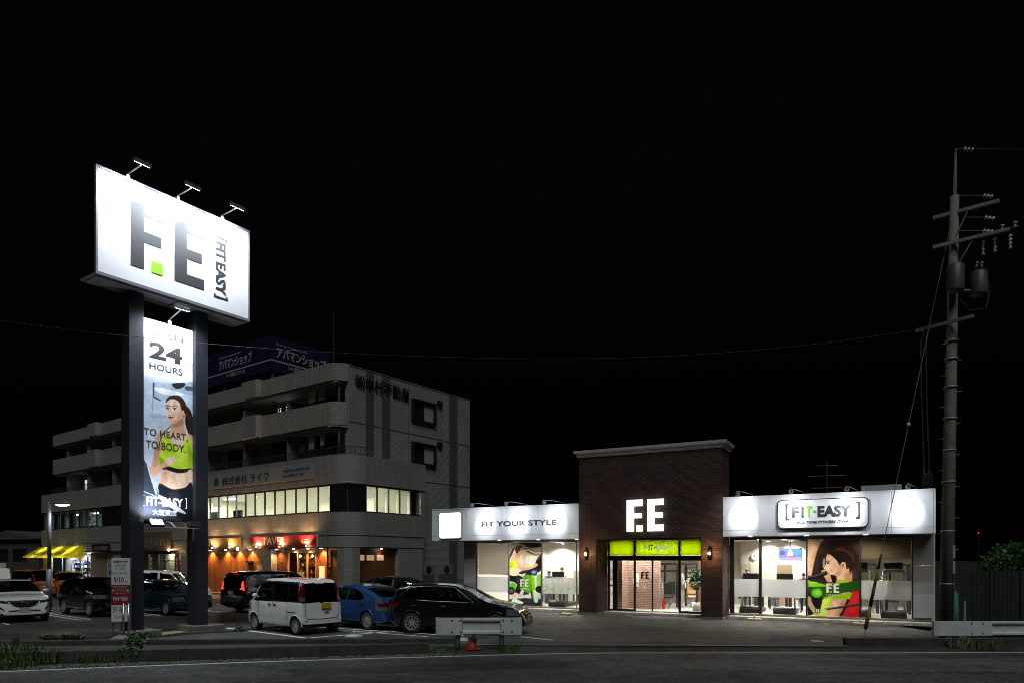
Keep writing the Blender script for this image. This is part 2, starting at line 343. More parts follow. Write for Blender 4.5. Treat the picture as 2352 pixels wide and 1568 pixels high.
def paint_profile():
    P = Paint(190, 300, lin(56,42,40)); q = make_T(65,835,95,1320)
    P.grad(np.ones((300,190)), lin(60,44,41), lin(34,27,27)); P.poly(q(50,80,305,95,262,160,222,240,188,360,160,480,136,600,112,720,50,740), lin(222,184,152), 4); P.poly(q(50,80,200,95,150,300,105,500,50,640), lin(240,212,184), 9)
    P.line(q(300,150,360,120,470,108,835,112), .014, lin(104,86,82), 2); P.line(q(330,185,390,156,480,146,835,150), .010, lin(86,70,66), 2); P.line(q(230,300,190,420,160,560,140,690), .02, lin(24,18,18), 3); P.poly(q(740,160,835,170,835,300,790,290), lin(88,68,62), 8, k=.6)
    P.poly(q(232,390,292,340,326,340,318,520,300,700,240,705), lin(30,23,22), 5); P.poly(q(302,412,334,412,326,520,318,545,298,550), lin(150,144,136), 2)
    # neck and shoulder
    P.poly(q(500,640,600,600,716,560,728,700,724,780,690,1040,460,1060,440,800,505,745), SKIN, 3); P.poly(q(620,660,720,590,727,740,680,800,640,760), SKIN_D, 12, k=.7); P.poly(q(510,690,580,660,600,740,520,745), lin(250,196,160), 8, k=.6)
    # face in profile
    P.poly(q(374,318,356,360,347,400,346,428,352,446,350,468,336,510,318,545,311,560,318,574,340,582,346,596,338,606,352,618,346,632,362,652,392,674,440,684,500,688,540,690,600,640,640,560,620,440,520,380,440,330), SKIN_L, 1)
    P.poly(q(520,470,640,560,600,650,510,692,440,686,470,640,520,600), SKIN, 11, k=.95); P.poly(q(500,640,540,600,590,640,510,690,440,686), SKIN_D, 9, k=.45); P.poly(q(410,540,462,570,450,620,400,610), lin(240,170,142), 9, k=.65); P.poly(q(368,350,430,380,430,430,380,430), lin(252,226,204), 8, k=.7)
    # hair, pulled back
    P.poly(q(362,338,384,290,430,250,500,222,600,213,690,234,760,290,800,310,835,320,835,430,800,490,752,556,706,646,694,600,684,540,660,486,622,462,590,470,560,506,536,486,512,446,470,400,420,352,380,338), HAIR, 2)
    for k in range(16): P.line(q(384+k*11,318-k*5.5,480+k*16,266+k*2,620+k*10,262+k*9,770-k*2,318+k*12), .006, lin(118,80,58) if k % 3 else lin(74,50,38), 1, k=.55)
    P.poly(q(470,250,560,226,640,232,600,256,520,262), lin(140,98,72), 8, k=.6); P.line(q(806,300,812,340), .02, lin(70,60,130), 1); P.line(q(520,470,560,520,566,560), .010, lin(60,40,32), 2, k=.7)
    # ear, eye, brow, mouth
    P.poly(q(566,490,590,462,624,472,632,510,616,548,594,574,574,568,562,530), SKIN, 2); P.poly(q(580,500,604,482,618,506,606,540,588,548), SKIN_D, 4, k=.85); P.line(q(572,496,596,470,626,486,626,520), .010, lin(236,190,160), 1)
    P.poly(q(346,446,362,436,386,440,408,456,404,462,376,450,354,454), lin(64,42,36), 1); P.poly(q(358,478,376,468,398,482,392,494,370,496), lin(226,214,206), 1); P.ell(*q(372,483)[0], .016, .011, lin(34,26,26), 1); P.line(q(354,474,374,464,400,480,408,486), .012, lin(28,20,20), 1); P.line(q(364,500,390,502), .006, SKIN_D, 2, k=.7)
    P.poly(q(320,572,334,566,346,574,338,582), SKIN_D, 2, k=.8); P.line(q(352,520,344,556), .010, SKIN, 3, k=.6); P.poly(q(338,600,356,602,372,612,352,620), lin(196,100,92), 1)
    # hand and handle
    P.poly(q(278,604,300,588,334,582,372,596,398,628,420,700,436,770,372,776,336,720,296,668,276,636), SKIN, 2); 
    for k in range(4): P.line(q(286+k*4,612+k*18,330+k*6,600+k*18,368+k*5,616+k*18), .008, SKIN_D, 2, k=.65)
    P.poly(q(410,660,500,690,490,800,452,800,430,740), lin(20,18,20), 3)
    P.line(q(60,724,180,698,270,668,336,640), .085, lin(24,22,24), 1); P.line(q(60,708,180,682,270,652,330,628), .016, lin(96,88,88), 2)
    # top, arm, seat
    P.poly(q(330,1040,470,1010,700,955,704,1110,610,1200,520,1325,120,1325,250,1240,256,1110), lin(206,224,72), 3); P.poly(q(270,1100,350,1080,380,1200,300,1260), lin(222,238,110), 10, k=.7); P.poly(q(420,1040,460,1030,440,1110,400,1180), lin(150,166,40), 8, k=.7)
    P.poly(q(446,1040,600,1000,702,1010,650,1140,566,1310,352,1325,410,1200), SKIN, 4); P.poly(q(470,1060,560,1040,520,1180,430,1230), SKIN_L, 12, k=.8); P.poly(q(580,1100,650,1120,566,1316,480,1320), SKIN_D, 12, k=.7)
    P.poly(q(704,925,840,895,840,1330,576,1330,640,1180), lin(204,30,36), 3); P.poly(q(740,1000,835,960,835,1180,700,1240), lin(226,52,52), 12, k=.6); P.poly(q(692,958,738,930,646,1180,574,1330,536,1330,604,1180), lin(28,20,20), 4)
    # green overlay band
    P.poly(q(50,862,300,822,540,796,840,744,840,905,620,942,540,966,300,1036,50,1022), lin(36,78,24), 2, smooth=False); P.poly(q(60,960,180,900,300,940,300,1036,60,1022), lin(22,30,18), 6, smooth=False, k=.7); P.poly(q(500,746,700,746,680,776,540,800), lin(150,200,20), 2, smooth=False); P.poly(q(300,1028,540,966,742,940,700,1042,320,1042), lin(150,196,26), 2, smooth=False); P.poly(q(50,760,180,782,330,820,460,822,460,846,50,862), lin(120,190,32), 2, smooth=False); P.line(q(70,800,200,790), .02, lin(170,220,80), 3)
    P.poly(q(60,1020,130,1040,176,1120,212,1210,200,1320,60,1140), lin(198,164,144), 2); P.poly(q(118,1012,282,1022,262,1200,204,1222,140,1130), lin(26,24,24), 4)
    P.ell(*q(205,955)[0], .114, .066, lin(60,140,22), 2); P.ell(*q(205,955)[0], .092, .053, lin(96,190,40), 3); P.ell(*q(205,955)[0], .06, .034, lin(120,210,60), 4); P.ell(*q(205,960)[0], .012, .008, lin(200,226,170), 1)
    P.line(q(330,1216,600,1166,840,1118), .045, lin(26,26,28), 2); P.line(q(340,1206,600,1157,840,1110), .010, lin(120,120,124), 2); P.ell(*q(215,1240)[0], .057, .036, lin(52,52,56), 2); P.ell(*q(215,1240)[0], .036, .023, lin(214,212,208), 2); P.ell(*q(215,1240)[0], .016, .010, lin(60,60,64), 1); P.line(q(265,1236,340,1216), .032, lin(196,194,190), 2)
    return photo_finish(P)
def paint_cyclist():
    P = Paint(180, 300, lin(222,218,212)); q = make_T(782,1075,557,1140)
    P.grad(np.ones((300,180)), lin(232,228,222), lin(206,202,198)); P.poly(q(770,545,1090,545,1090,640,1010,656,930,618,880,596,840,600,770,640), lin(176,168,154), 9); P.poly(q(860,545,1090,545,1090,590,980,604,920,580), lin(38,34,30), 7); P.poly(q(900,610,960,604,1030,640,1075,630,1075,660,1010,672,940,640), lin(120,112,100), 6); P.line(q(890,632,960,622,1020,652,1080,648), .03, lin(250,248,244), 3); P.line(q(920,700,990,680,1040,700), .05, lin(246,244,240), 6); P.poly(q(905,690,935,682,930,770,905,760), lin(206,200,192), 4)
    P.poly(q(770,1092,870,1076,960,1070,1090,1080,1090,1160,770,1160), lin(52,52,58), 4); P.poly(q(770,1120,1090,1110,1090,1160,770,1160), lin(40,40,52), 4)
    # bicycle trainer
    P.poly(q(1026,735,1052,684,1075,664,1090,668,1090,770,1056,828,1028,812), lin(22,22,26), 2); P.line(q(1040,720,1064,684,1074,676), .018, lin(120,124,134), 2); P.poly(q(958,812,1032,800,1040,850,1000,862,966,852), lin(44,64,104), 3); P.ell(*q(1010,826)[0], .07, .022, lin(120,150,196), 4)
    P.poly(q(866,838,900,816,960,796,1036,774,1040,794,960,828,900,846), lin(26,26,32), 2); P.line(q(880,832,960,802,1034,782), .010, lin(110,110,118), 1)
    P.poly(q(930,845,996,842,1006,960,1024,1060,1046,1104,1000,1106,976,1010,950,1070,930,1092,892,1092,920,1000), lin(30,30,34), 2); P.poly(q(984,866,1010,866,1024,1000,1046,1098,1012,1102,992,1000), lin(124,196,22), 2); P.poly(q(1008,1002,1030,1000,1050,1092,1022,1098), lin(216,220,226), 2)
    P.poly(q(905,868,984,864,986,1000,930,1012,884,962), lin(92,162,26), 3, k=.9); P.poly(q(1036,868,1085,860,1085,1010,1046,1000), lin(112,186,26), 3, k=.9); P.poly(q(770,948,830,930,862,990,834,1002,770,990), lin(88,196,34), 2); P.ell(*q(1062,985)[0], .13, .055, lin(24,24,26), 2); P.ell(*q(800,1004)[0], .11, .065, lin(26,26,28), 2); P.ell(*q(800,1004)[0], .06, .035, lin(90,92,96), 3); P.poly(q(900,1046,962,1036,980,1060,900,1070), lin(214,214,212), 2)
    # rider
    P.poly(q(840,596,820,632,806,668,790,694,782,704,786,668,800,630,816,604), HAIR, 2); P.line(q(832,606,806,660,788,696), .02, lin(104,70,50), 2, k=.6)
    P.poly(q(784,850,840,846,880,862,908,886,908,950,874,1034,830,1024,852,950,820,920,784,912), lin(24,22,27), 2); P.poly(q(850,880,896,890,900,940,870,990), lin(56,54,62), 7, k=.6)
    P.poly(q(846,640,876,650,882,694,846,704), SKIN, 2); P.poly(q(782,728,836,694,878,694,884,740,862,790,834,816,782,806), SKIN, 2); P.poly(q(800,720,850,700,866,740,840,780), SKIN_L, 7, k=.8); P.poly(q(782,734,826,716,852,760,838,798,782,792), lin(198,226,56), 2); P.poly(q(782,744,800,738,810,790,782,788), lin(150,180,30), 6, k=.7); P.poly(q(782,796,838,798,872,832,852,862,782,852), SKIN_L, 2)
    P.poly(q(846,694,880,698,896,752,920,774,962,782,1028,748,1044,754,1040,768,966,804,896,808,866,786), SKIN, 2); P.poly(q(856,702,878,704,892,760,880,776), SKIN_L, 5, k=.8); P.line(q(878,780,920,798,966,798), .014, SKIN_D, 3, k=.6)
    P.poly(q(862,606,884,600,900,604,904,620,902,628,909,640,903,645,904,654,899,660,896,674,880,676,866,664,858,636), SKIN_L, 1); P.poly(q(862,640,880,650,884,676,868,668), SKIN, 4, k=.8); P.poly(q(836,614,846,588,872,576,900,580,908,594,898,604,886,610,882,628,872,640,860,654,844,646), HAIR, 2); P.line(q(850,592,880,584,898,592), .014, lin(96,66,50), 2, k=.6); P.ell(*q(870,636)[0], .018, .012, SKIN, 1); P.line(q(890,618,901,617), .012, lin(40,28,26), 1); P.ell(*q(896,624)[0], .012, .005, lin(30,24,24), 1); P.line(q(894,660,902,659), .008, lin(190,80,80), 1)
    P.poly(q(832,1022,864,1030,856,1062,846,1092,814,1092,824,1060), SKIN_L, 2); P.poly(q(806,1092,826,1080,852,1084,884,1096,906,1106,906,1120,810,1120), lin(192,240,222), 2); P.line(q(810,1118,906,1118), .012, lin(240,250,246), 1)
    return photo_finish(P)

# ------------------------------------------------------------------ ground, road, kerbs, paint
def asphalt(name, c, rough=.75, patch=.35, fine=.7):
    m = bpy.data.materials.new(name); m.use_nodes = True; N, L = m.node_tree.nodes, m.node_tree.links; b = N['Principled BSDF']
    tc = N.new('ShaderNodeTexCoord'); g = tc.outputs['Object']
    def noise(sc, det=4):
        n = N.new('ShaderNodeTexNoise'); n.inputs['Scale'].default_value = sc; n.inputs['Detail'].default_value = det; L.new(g, n.inputs['Vector']); return n.outputs['Fac']
    def rng(x, a, b_, lo=.35, hi=.65):
        r = N.new('ShaderNodeMapRange'); r.inputs[1].default_value = lo; r.inputs[2].default_value = hi; r.inputs[3].default_value = a; r.inputs[4].default_value = b_; L.new(x, r.inputs[0]); return r.outputs[0]
    def mul(a, b_):
        r = N.new('ShaderNodeMath'); r.operation = 'MULTIPLY'; L.new(a, r.inputs[0]); L.new(b_, r.inputs[1]); return r.outputs[0]
    big = rng(noise(.35, 3), 1-patch, 1+patch); mid = rng(noise(3, 5), .85, 1.15); sp = rng(noise(24, 3), 1-fine, 1+fine, .35, .65)
    st = N.new('ShaderNodeMapping'); st.inputs['Scale'].default_value = (.05, .9, 1); L.new(g, st.inputs['Vector'])
    ns = N.new('ShaderNodeTexNoise'); ns.inputs['Scale'].default_value = 1.6; L.new(st.outputs[0], ns.inputs['Vector']); streak = rng(ns.outputs['Fac'], .85, 1.15)
    k = mul(mul(mul(big, mid), sp), streak)
    v = N.new('ShaderNodeVectorMath'); v.operation = 'SCALE'; v.inputs[0].default_value = c; L.new(k, v.inputs['Scale']); L.new(v.outputs[0], b.inputs['Base Color'])
    L.new(rng(noise(2, 4), rough-.12, rough+.1), b.inputs['Roughness']); b.inputs['Specular IOR Level'].default_value = .35
    bp = N.new('ShaderNodeBump'); bp.inputs['Strength'].default_value = .5; bp.inputs['Distance'].default_value = .012; L.new(noise(55, 3), bp.inputs['Height']); L.new(bp.outputs[0], b.inputs['Normal'])
    return m
m_lot = asphalt('car_park_asphalt', (.062,.062,.063)); m_road = asphalt('road_asphalt', (.055,.058,.058), patch=.3)
m_drive = asphalt('driveway_asphalt', (.045,.044,.043)); m_earth = asphalt('dark_earth', (.012,.012,.010), .95)
m_conc = M('weathered_concrete', (.16,.155,.14), .9, var=.4, vscale=3, bump=.5, bscale=30)
m_kerb = M('shade_dark_kerb_concrete', (.030,.032,.026), .95, var=.6, vscale=4, bump=.7, bscale=25)  # near-black base paints the kerb faces' shade into the colour; blotches are stains
m_paint = M('road_paint', (.8,.81,.8), .6, var=.2, vscale=9, bump=.2)
m_paint2 = M('worn_road_paint', (.5,.5,.49), .65, var=.45, vscale=14, bump=.2)

def curve_pts(pts, n=12):
    out = []
    for i in range(len(pts)-1):
        p0, p1, p2, p3 = [np.array(pts[max(0,min(len(pts)-1,k))], float) for k in (i-1,i,i+1,i+2)]
        for t in np.arange(n)/n: out.append(.5*((2*p1)+(p2-p0)*t+(2*p0-5*p1+4*p2-p3)*t*t+(3*p1-p0-3*p2+p3)*t**3))
    out.append(np.array(pts[-1], float)); return out
def ribbon(pts, a, b, z0, z1=None):
    """strip between offsets a and b (to the far side) of a line"""
    m = MB(); P = [np.array(p[:2]) for p in pts]; z1 = z0 if z1 is None else z1; vs = []
    for i, p in enumerate(P):
        d = P[min(i+1,len(P)-1)] - P[max(i-1,0)]; d = d/np.linalg.norm(d); n = np.array([-d[1], d[0]])
        q, r = p+n*a, p+n*b; vs += [(q[0],q[1],z0),(r[0],r[1],z1)]
    m.add(vs, [(2*i,2*i+2,2*i+3,2*i+1) for i in range(len(P)-1)]); return m
def kerb_mesh(pts, w, z0, z1, jitter=.008):
    m = MB(); P = [np.array(p[:2], float) for p in pts]; vs = []
    for i, p in enumerate(P):
        d = P[min(i+1,len(P)-1)] - P[max(i-1,0)]; d = d/np.linalg.norm(d); n = np.array([-d[1], d[0]]); e = random.uniform(-jitter, jitter)
        for o_, z in ((0,z0),(.012,z1+e-.02),(.03,z1+e),(w-.03,z1+e),(w,z1+e-.02),(w,z0)):
            q = p+n*o_; vs.append((q[0],q[1],z))
    fs = [(6*i+k,6*i+6+k,6*i+7+k,6*i+1+k) for i in range(len(P)-1) for k in range(5)]
    fs += [(5,4,3,2,1,0), tuple(6*(len(P)-1)+k for k in range(6))]
    m.add(vs, fs); return m

line = curve_pts([(-60,-4),(-30,7.6),(-18,12.2),(-10.98,14.66),(-5.9,16.1),(-2.13,16.9),(1.8,17.57),(5.5,17.66),(9.3,17.65),(13.3,17.77),(30,18.2),(70,19.2)])
edge_pts = line
gm = MB(); gm.quad((-900,-300,-.13),(900,-300,-.13),(900,1500,-.13),(-900,1500,-.13)); struct(gm.build('ground', m_earth))
vs = []
for p in line: vs += [(p[0]-p[1]*.0, -40, -.1), (p[0], p[1]+.25, -.1)]
rm = MB(); rm.add(vs, [(2*i,2*i+2,2*i+3,2*i+1) for i in range(len(line)-1)]); struct(rm.build('road', m_road))
struct(ribbon(line, -.06, .07, -.096).build('road_edge_line', m_paint2))
cl = [(-14,5.2),(-6,9.2),(0,11.3),(4.05,12.55)]
struct(ribbon([(0.7,12.82),(3.0,12.9),(4.7,12.93)], -.07, .08, -.096).build('road_centre_line', m_paint2))
# shoulder and driveway: from the road up to the car park
lot_edge = curve_pts([(-60,2),(-30,13.2),(-18,16.9),(-13.6,18.1),(-6.85,18.7),(-1.5,18.8),(4,18.6),(11.5,18.5),(30,19),(70,20)])
fl = [np.array(p) for p in line]; sm = MB(); vs = []; le = np.array([p for p in lot_edge])
for p in fl:
    y1 = np.interp(p[0], le[:,0], le[:,1]); vs += [(p[0], p[1]+.25, -.1), (p[0], .5*(p[1]+.25+y1), -.06), (p[0], y1, 0)]
sm.add(vs, [(3*i+k,3*i+3+k,3*i+4+k,3*i+1+k) for i in range(len(fl)-1) for k in (0,1)]); struct(sm.build('road_shoulder', m_drive))
lm = MB(); vs = []
le2 = [p for p in lot_edge if p[0] < 13.4] + [np.array((13.5, 18.55))]
for p in le2: vs += [(p[0], p[1], 0), (p[0], 90 if p[0] < 8 else 40, 0)]
lm.add(vs, [(2*i,2*i+2,2*i+3,2*i+1) for i in range(len(le2)-1)]); struct(lm.build('car_park', m_lot))
struct(ribbon([(-1.2,18.62),(4,18.45),(9,18.3)], -.07, .07, -.002, .004).build('drainage_joint', m_conc))
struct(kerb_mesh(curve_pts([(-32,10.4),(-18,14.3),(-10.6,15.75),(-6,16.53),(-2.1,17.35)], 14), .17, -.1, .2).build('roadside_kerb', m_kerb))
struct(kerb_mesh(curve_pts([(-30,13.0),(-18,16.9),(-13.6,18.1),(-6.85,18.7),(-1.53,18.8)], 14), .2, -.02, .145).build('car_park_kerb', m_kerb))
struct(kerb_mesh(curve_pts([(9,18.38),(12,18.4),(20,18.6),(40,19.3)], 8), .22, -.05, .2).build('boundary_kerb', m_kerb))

# repaired strips and patches in the surfaces
m_pat1 = asphalt('older_asphalt', (.082,.085,.085), patch=.25); m_pat2 = asphalt('fresh_asphalt', (.032,.032,.033), patch=.3)
def patch(pts, z, mat, nm='asphalt_patch'): struct(MB().add([(x, y, z) for x, y in pts], [tuple(range(len(pts)))]).build(nm, mat))
patch([(3.4,16.4),(3.9,15.2),(6,14.6),(40,14.9),(40,17.1),(9,16.75)], -.0965, m_pat1); patch([(-12,9.5),(-4,12.6),(-2.2,13.6),(-5,13.5),(-12,11.6)], -.0965, m_pat2); patch([(-4.5,14.2),(1.2,15.3),(2.2,16.3),(0,16.1),(-5,15)], -.0965, m_pat2)
patch([(-1,19.2),(3.5,19.0),(6.2,20.8),(4.0,22.6),(-.5,21.4)], .002, m_pat1); patch([(7.2,19.2),(11.5,19.0),(11.9,20.6),(8,21)], .002, m_pat2); patch([(-16.5,21.0),(-12.5,21.6),(-12.6,23.6),(-16.8,22.6)], .002, m_pat1); patch([(-9.5,24.2),(-7.4,26.0),(-9.4,28.0),(-11.4,26.2)], .002, m_pat2)
m_crack = M('crack_sealant', (.012,.012,.012), .6); rc = random.Random(4)
for (x, y, a, n) in ((-2,20.6,.3,9),(3,19.6,-.2,12),(-13,22.2,.5,8),(6,15.8,.02,14),(-3,14.6,.2,10),(9.5,19.6,.1,7)):
    p = [np.array((x, y))]
    for _ in range(n): a += rc.uniform(-.5,.5); p.append(p[-1]+.3*np.array((math.cos(a), math.sin(a)*.6)))
    struct(ribbon(p, -.012, .012, .006 if y > 18.4 else -.093).build('surface_crack', m_crack))
# parking lines
BAY = Frame((-17.98,24.2), -40)          # x points out of the bays, y along the row
def hairpin(x, y, L=5.0, w=.11, gap=.34):
    p = [BAY.W(x-L, y-gap/2), BAY.W(x-.2, y-gap/2)] + [BAY.W(x-.2+.2*math.sin(a), y-gap/2*math.cos(a)) for a in np.linspace(0.2, math.pi-.2, 9)] + [BAY.W(x-.2, y+gap/2), BAY.W(x-L, y+gap/2)]
    return ribbon(p, -w/2, w/2, .004)
for k in range(5): struct(hairpin(0, 2.6*k).build('parking_line', m_paint))
def pline(a, b, w=.12):
    struct(ribbon([gp(*a), gp(*b)], -w/2, w/2, .005).build('parking_line', m_paint))
pline((519,1441),(703,1464.5), .15); pline((714,1463.5),(925,1447.5)); pline((690,1439.5),(985,1461.5), .1); pline((705,1437.5),(1010,1457), .1)
pline((1194,1461.2),(1270,1469.3)); pline((860,1433),(900,1438), .1)

# ------------------------------------------------------------------ the gym
GF = Frame(gp(1330,1410), -28)
gym = thing('gym_building', 'single-storey gym with dark brick entrance tower between two white fascia wings', 'building', GF.o, -28)
m_fascia = M('white_aluminium_panel', (.62,.63,.66), .45, var=.05, vscale=1.5)
m_dark = M('black_frame_metal', (.015,.014,.013), .4, var=.1)
m_mortar = M('brick_mortar', (.115,.098,.088), .9, var=.25, vscale=8, bump=.3)
m_bricks = [M('brick_%s' % n, c, .75, var=.3, vscale=7, bump=.4, bscale=50) for n, c in (('maroon',(.054,.026,.023)),('brown',(.042,.023,.020)),('umber',(.066,.033,.027)))]
m_cornice = M('painted_cornice', (.5,.5,.52), .6, var=.12, vscale=3)
m_gwall = M('warm_plaster', (.66,.61,.53), .8, var=.06)
m_gceil = M('ceiling_board', (.72,.7,.66), .85, var=.05)
m_gdark = M('dark_ceiling', (.03,.027,.025), .8)
m_gfloor = M('gym_floor', (.42,.38,.33), .35, var=.12, vscale=3)
m_panel = M('grey_wall_panel', (.20,.205,.215), .7, var=.12, vscale=2, bump=.15)
m_panel2 = M('light_grey_panel', (.30,.31,.33), .7, var=.1, vscale=2, bump=.15)
m_steel = M('brushed_steel', (.55,.56,.58), .3, metal=1, var=.15)
m_glass = glass_mat('shop_glass')
m_frost = glass_mat('frosted_film', frost=.72)
m_bulbw = M('lit_lamp_glass', (.9,.9,.9), .3, emit=(1,.97,.92), es=25)
m_bulbwarm = M('lit_warm_lamp', (.9,.7,.5), .3, emit=(1,.62,.28), es=45)
m_stone = M('pale_paving', (.42,.40,.37), .85, var=.3, vscale=6, bump=.5, bscale=20)
WY = 1.35                                  # window plane behind the fascia

MB().box(-6.5,12.95,WY-.05,11.6,-.1,.14).build('floor_slab', m_conc, gym)
MB().box(-6.4,12.85,WY+.08,11.4,.14,.15).build('interior_floor', m_gfloor, gym)
b = MB(); b.box(-6.4,12.85,11.4,11.6,.14,3.3); b.build('back_wall', m_gwall, gym)
box('side_wall', m_gwall, gym, -6.5,-6.38,WY+.1,11.6,.14,3.3); box('side_wall', m_gwall, gym, 12.8,12.92,WY+.1,11.6,.14,3.3)
box('ceiling', m_gceil, gym, -6.4,8.0,WY+.05,11.4,3.19,3.24); box('ceiling', m_gdark, gym, 8.0,12.8,WY+.05,11.4,3.5,3.55)
box('ceiling_edge', m_gdark, gym, 8.0,8.06,WY+.05,11.4,3.19,3.5)
for k in range(7): box('ceiling_beam', m_gdark, gym, 8.1,12.75,2.2+k*1.2,2.32+k*1.2,3.24,3.4)
box('roof', M('roof_sheet',(.12,.12,.13),.6), gym, -7.4,12.72,.2,11.7,4.5,4.58)
box('soffit', M('soffit_board',(.22,.21,.20),.7), gym, -7.44,.0,.12,WY+.1,3.2,3.25); box('soffit', _m['soffit_board'], gym, 5.91,12.76,.12,WY+.1,3.2,3.25)
# fascia panels
def fascia(xs, yf=0.02):
    for a, c in zip(xs[:-1], xs[1:]):
        box('fascia_panel', m_fascia, gym, a+.004,c-.004,yf,yf+.06,3.425,4.66)
        box('fascia_trim', m_fascia, gym, a+.004,c-.004,yf-.012,yf+.06,3.2,3.415)
    x0, x1 = xs[0], xs[-1]
    box('fascia_backing', m_dark, gym, x0+.01,x1-.01,yf+.065,yf+.16,3.21,4.64)
    box('fascia_cap', m_fascia, gym, x0,x1,yf-.02,yf+.2,4.663,4.7)
fascia([-7.46,-5.6,-3.75,-1.9,-.02]); fascia([5.91,7.25,9.0,10.75,11.55,12.78])
box('fascia_return', m_fascia, gym, 12.785,12.84,.02,2.0,3.2,4.7); box('fascia_return', m_fascia, gym, -7.52,-7.465,.02,2.0,3.2,4.7)
# end walls
for z0, z1, m in ((.26,1.1,m_panel2),(1.11,2.1,m_panel),(2.11,3.19,m_panel)): box('wall_panel', m, gym, 12.25,12.86,WY-.1,WY+.06,z0,z1)
box('wall_base', m_conc, gym, 12.27,12.8,WY-.06,WY+.05,.1,.255)
for z0, z1, m in ((.12,1.2,m_panel),(1.21,2.35,m_panel2),(2.36,3.19,m_panel)): box('wall_panel', m, gym, -6.5,-5.89,WY-.1,WY+.06,z0,z1)

# brick tower
tw = MB(); T0, T1 = 0.0, 5.89
tw.box(T0,.774,.02,1.36,.05,3.16); tw.box(5.09,T1,.02,1.36,.05,3.16); tw.box(T0,T1,.02,1.36,3.16,6.62)
tower = tw.build('brick_tower', m_mortar, gym)
box('tower_base', m_conc, gym, -.03,.8,-.03,1.37,0,.1); box('tower_base', m_conc, gym, 5.06,5.92,-.03,1.37,0,.1)
box('lintel_soffit', m_dark, gym, .77,5.1,.0,1.36,3.1,3.158)
cor = [(-.02,6.6),(-.09,6.66),(-.10,6.73),(-.17,6.78),(-.19,6.88),(.3,6.88),(.3,6.6)]
c = MB(); prof = cor[:5]; ring = []
def loopz(off, z): return [(T0+off,0+off,z),(T1-off,0+off,z),(T1-off,1.38-off,z),(T0+off,1.38-off,z)]
vs = []
for off, z in prof: vs += loopz(off, z)
fs = [(4*i+k,4*i+(k+1)%4,4*i+4+(k+1)%4,4*i+4+k) for i in range(4) for k in range(4)] + [(16,17,18,19),(3,2,1,0)]
c.add(vs, fs); c.build('cornice', m_cornice, gym)
BL, BH, GAP = .228, .0735, .012
bricks = []                                  # (face, along, z, length)
def lay(face, a0, a1, z0, z1, hole=None):
    r = 0; z = z0
    while z + BH < z1 + .01:
        x = a0 - (0 if r % 2 == 0 else BL/2)
        while x < a1 - .02:
            s, e = max(x, a0), min(x+BL-GAP, a1)
            if e - s > .03 and not (hole and s < hole[1]-.01 and e > hole[0]+.01 and z < hole[2]):
                bricks.append((face, s, z, e-s))
            elif hole and z < hole[2] and e - s > .03:
                if s < hole[0]-.03: bricks.append((face, s, z, hole[0]-s))
                if e > hole[1]+.03: bricks.append((face, hole[1], z, e-hole[1]))
            x += BL
        z += BH + GAP; r += 1
lay('front', T0, T1, .105, 6.6, (.774,5.09,3.12)); lay('right', 0, 1.36, .105, 6.6); lay('jamb', 0, 1.3, .105, 3.09)
camG = GF.loc((0,0,EYE))
def centre(bk):
    f, a, z, L = bk
    return {'front':(a+L/2,0,z), 'right':(T1,a+L/2,z), 'jamb':(.774,a+L/2,z)}[f]
full = [bk for bk in bricks if abs(bk[3]-(BL-GAP)) < 1e-4 and bk[0] == 'front']
full.sort(key=lambda bk: (Vector(centre(bk)) - Vector((camG.x, camG.y, 2.3))).length)
single = set(full[:300])
one = []
for mt in m_bricks:
    t = MB().box(0, BL-GAP, -.012, .03, 0, BH); one.append(t.build('brick', mt, tower))
seen = set(); rest = MB()
for bk in bricks:
    k = random.randrange(3); f, a, z, L = bk
    if bk in single:
        o = one[k] if k not in seen else one[k].copy()
        if k in seen: COL.objects.link(o)
        seen.add(k); o.location = (a, random.uniform(-.003,.003), z); continue
    rest.mi = k; j = random.uniform(-.003,.003)
    if f == 'front': rest.box(a, a+L, -.012+j, .03, z, z+BH)
    elif f == 'right': rest.box(T1-.03, T1+.012+j, a, a+L, z, z+BH)
    else: rest.box(.74, .786+j, a, a+L, z, z+BH)
tag(rest.build('brickwork', m_bricks, tower), kind='stuff')

# illuminated letters on the tower
m_ltr = M('lit_white_acrylic', (.9,.9,.9), .4, emit=(.93,.97,1), es=2.0)
m_ltrg = M('lit_green_acrylic', (.3,.6,.05), .4, emit=(.75,1,.5), es=2.2)
def letF(x, z, w, h, t): return [(x,z),(x+t,z),(x+t,z+h*.42),(x+w*.95,z+h*.42),(x+w*.95,z+h*.57),(x+t,z+h*.57),(x+t,z+h*.80),(x+w,z+h*.80),(x+w,z+h),(x,z+h)]
def letE(x, z, w, h, t): return [(x,z),(x+w,z),(x+w,z+h*.2),(x+t,z+h*.2),(x+t,z+h*.42),(x+w*.95,z+h*.42),(x+w*.95,z+h*.58),(x+t,z+h*.58),(x+t,z+h*.81),(x+w,z+h*.81),(x+w,z+h),(x,z+h)]
def logo(parent, x, z, w, h, y, mw, mg, depth=.01, nm='letter'):
    lw = w*.43
    MB().prism(letF(x, z, lw, h, lw*.44), 'y', y-depth, y).build(nm, mw, parent, fix=True)
    MB().prism(letE(x+w-lw*1.0, z, lw, h, lw*.44), 'y', y-depth, y).build(nm, mw, parent, fix=True)
    d = w*.16; dx = x + lw*.62
    MB().box(dx, dx+d, y-depth, y, z, z+d*1.0).build('letter_dot', mg, parent)
logo(gym, 2.137, 3.455, 1.505, 1.28, -.05, m_ltr, m_ltrg, .09, 'lit_letter')

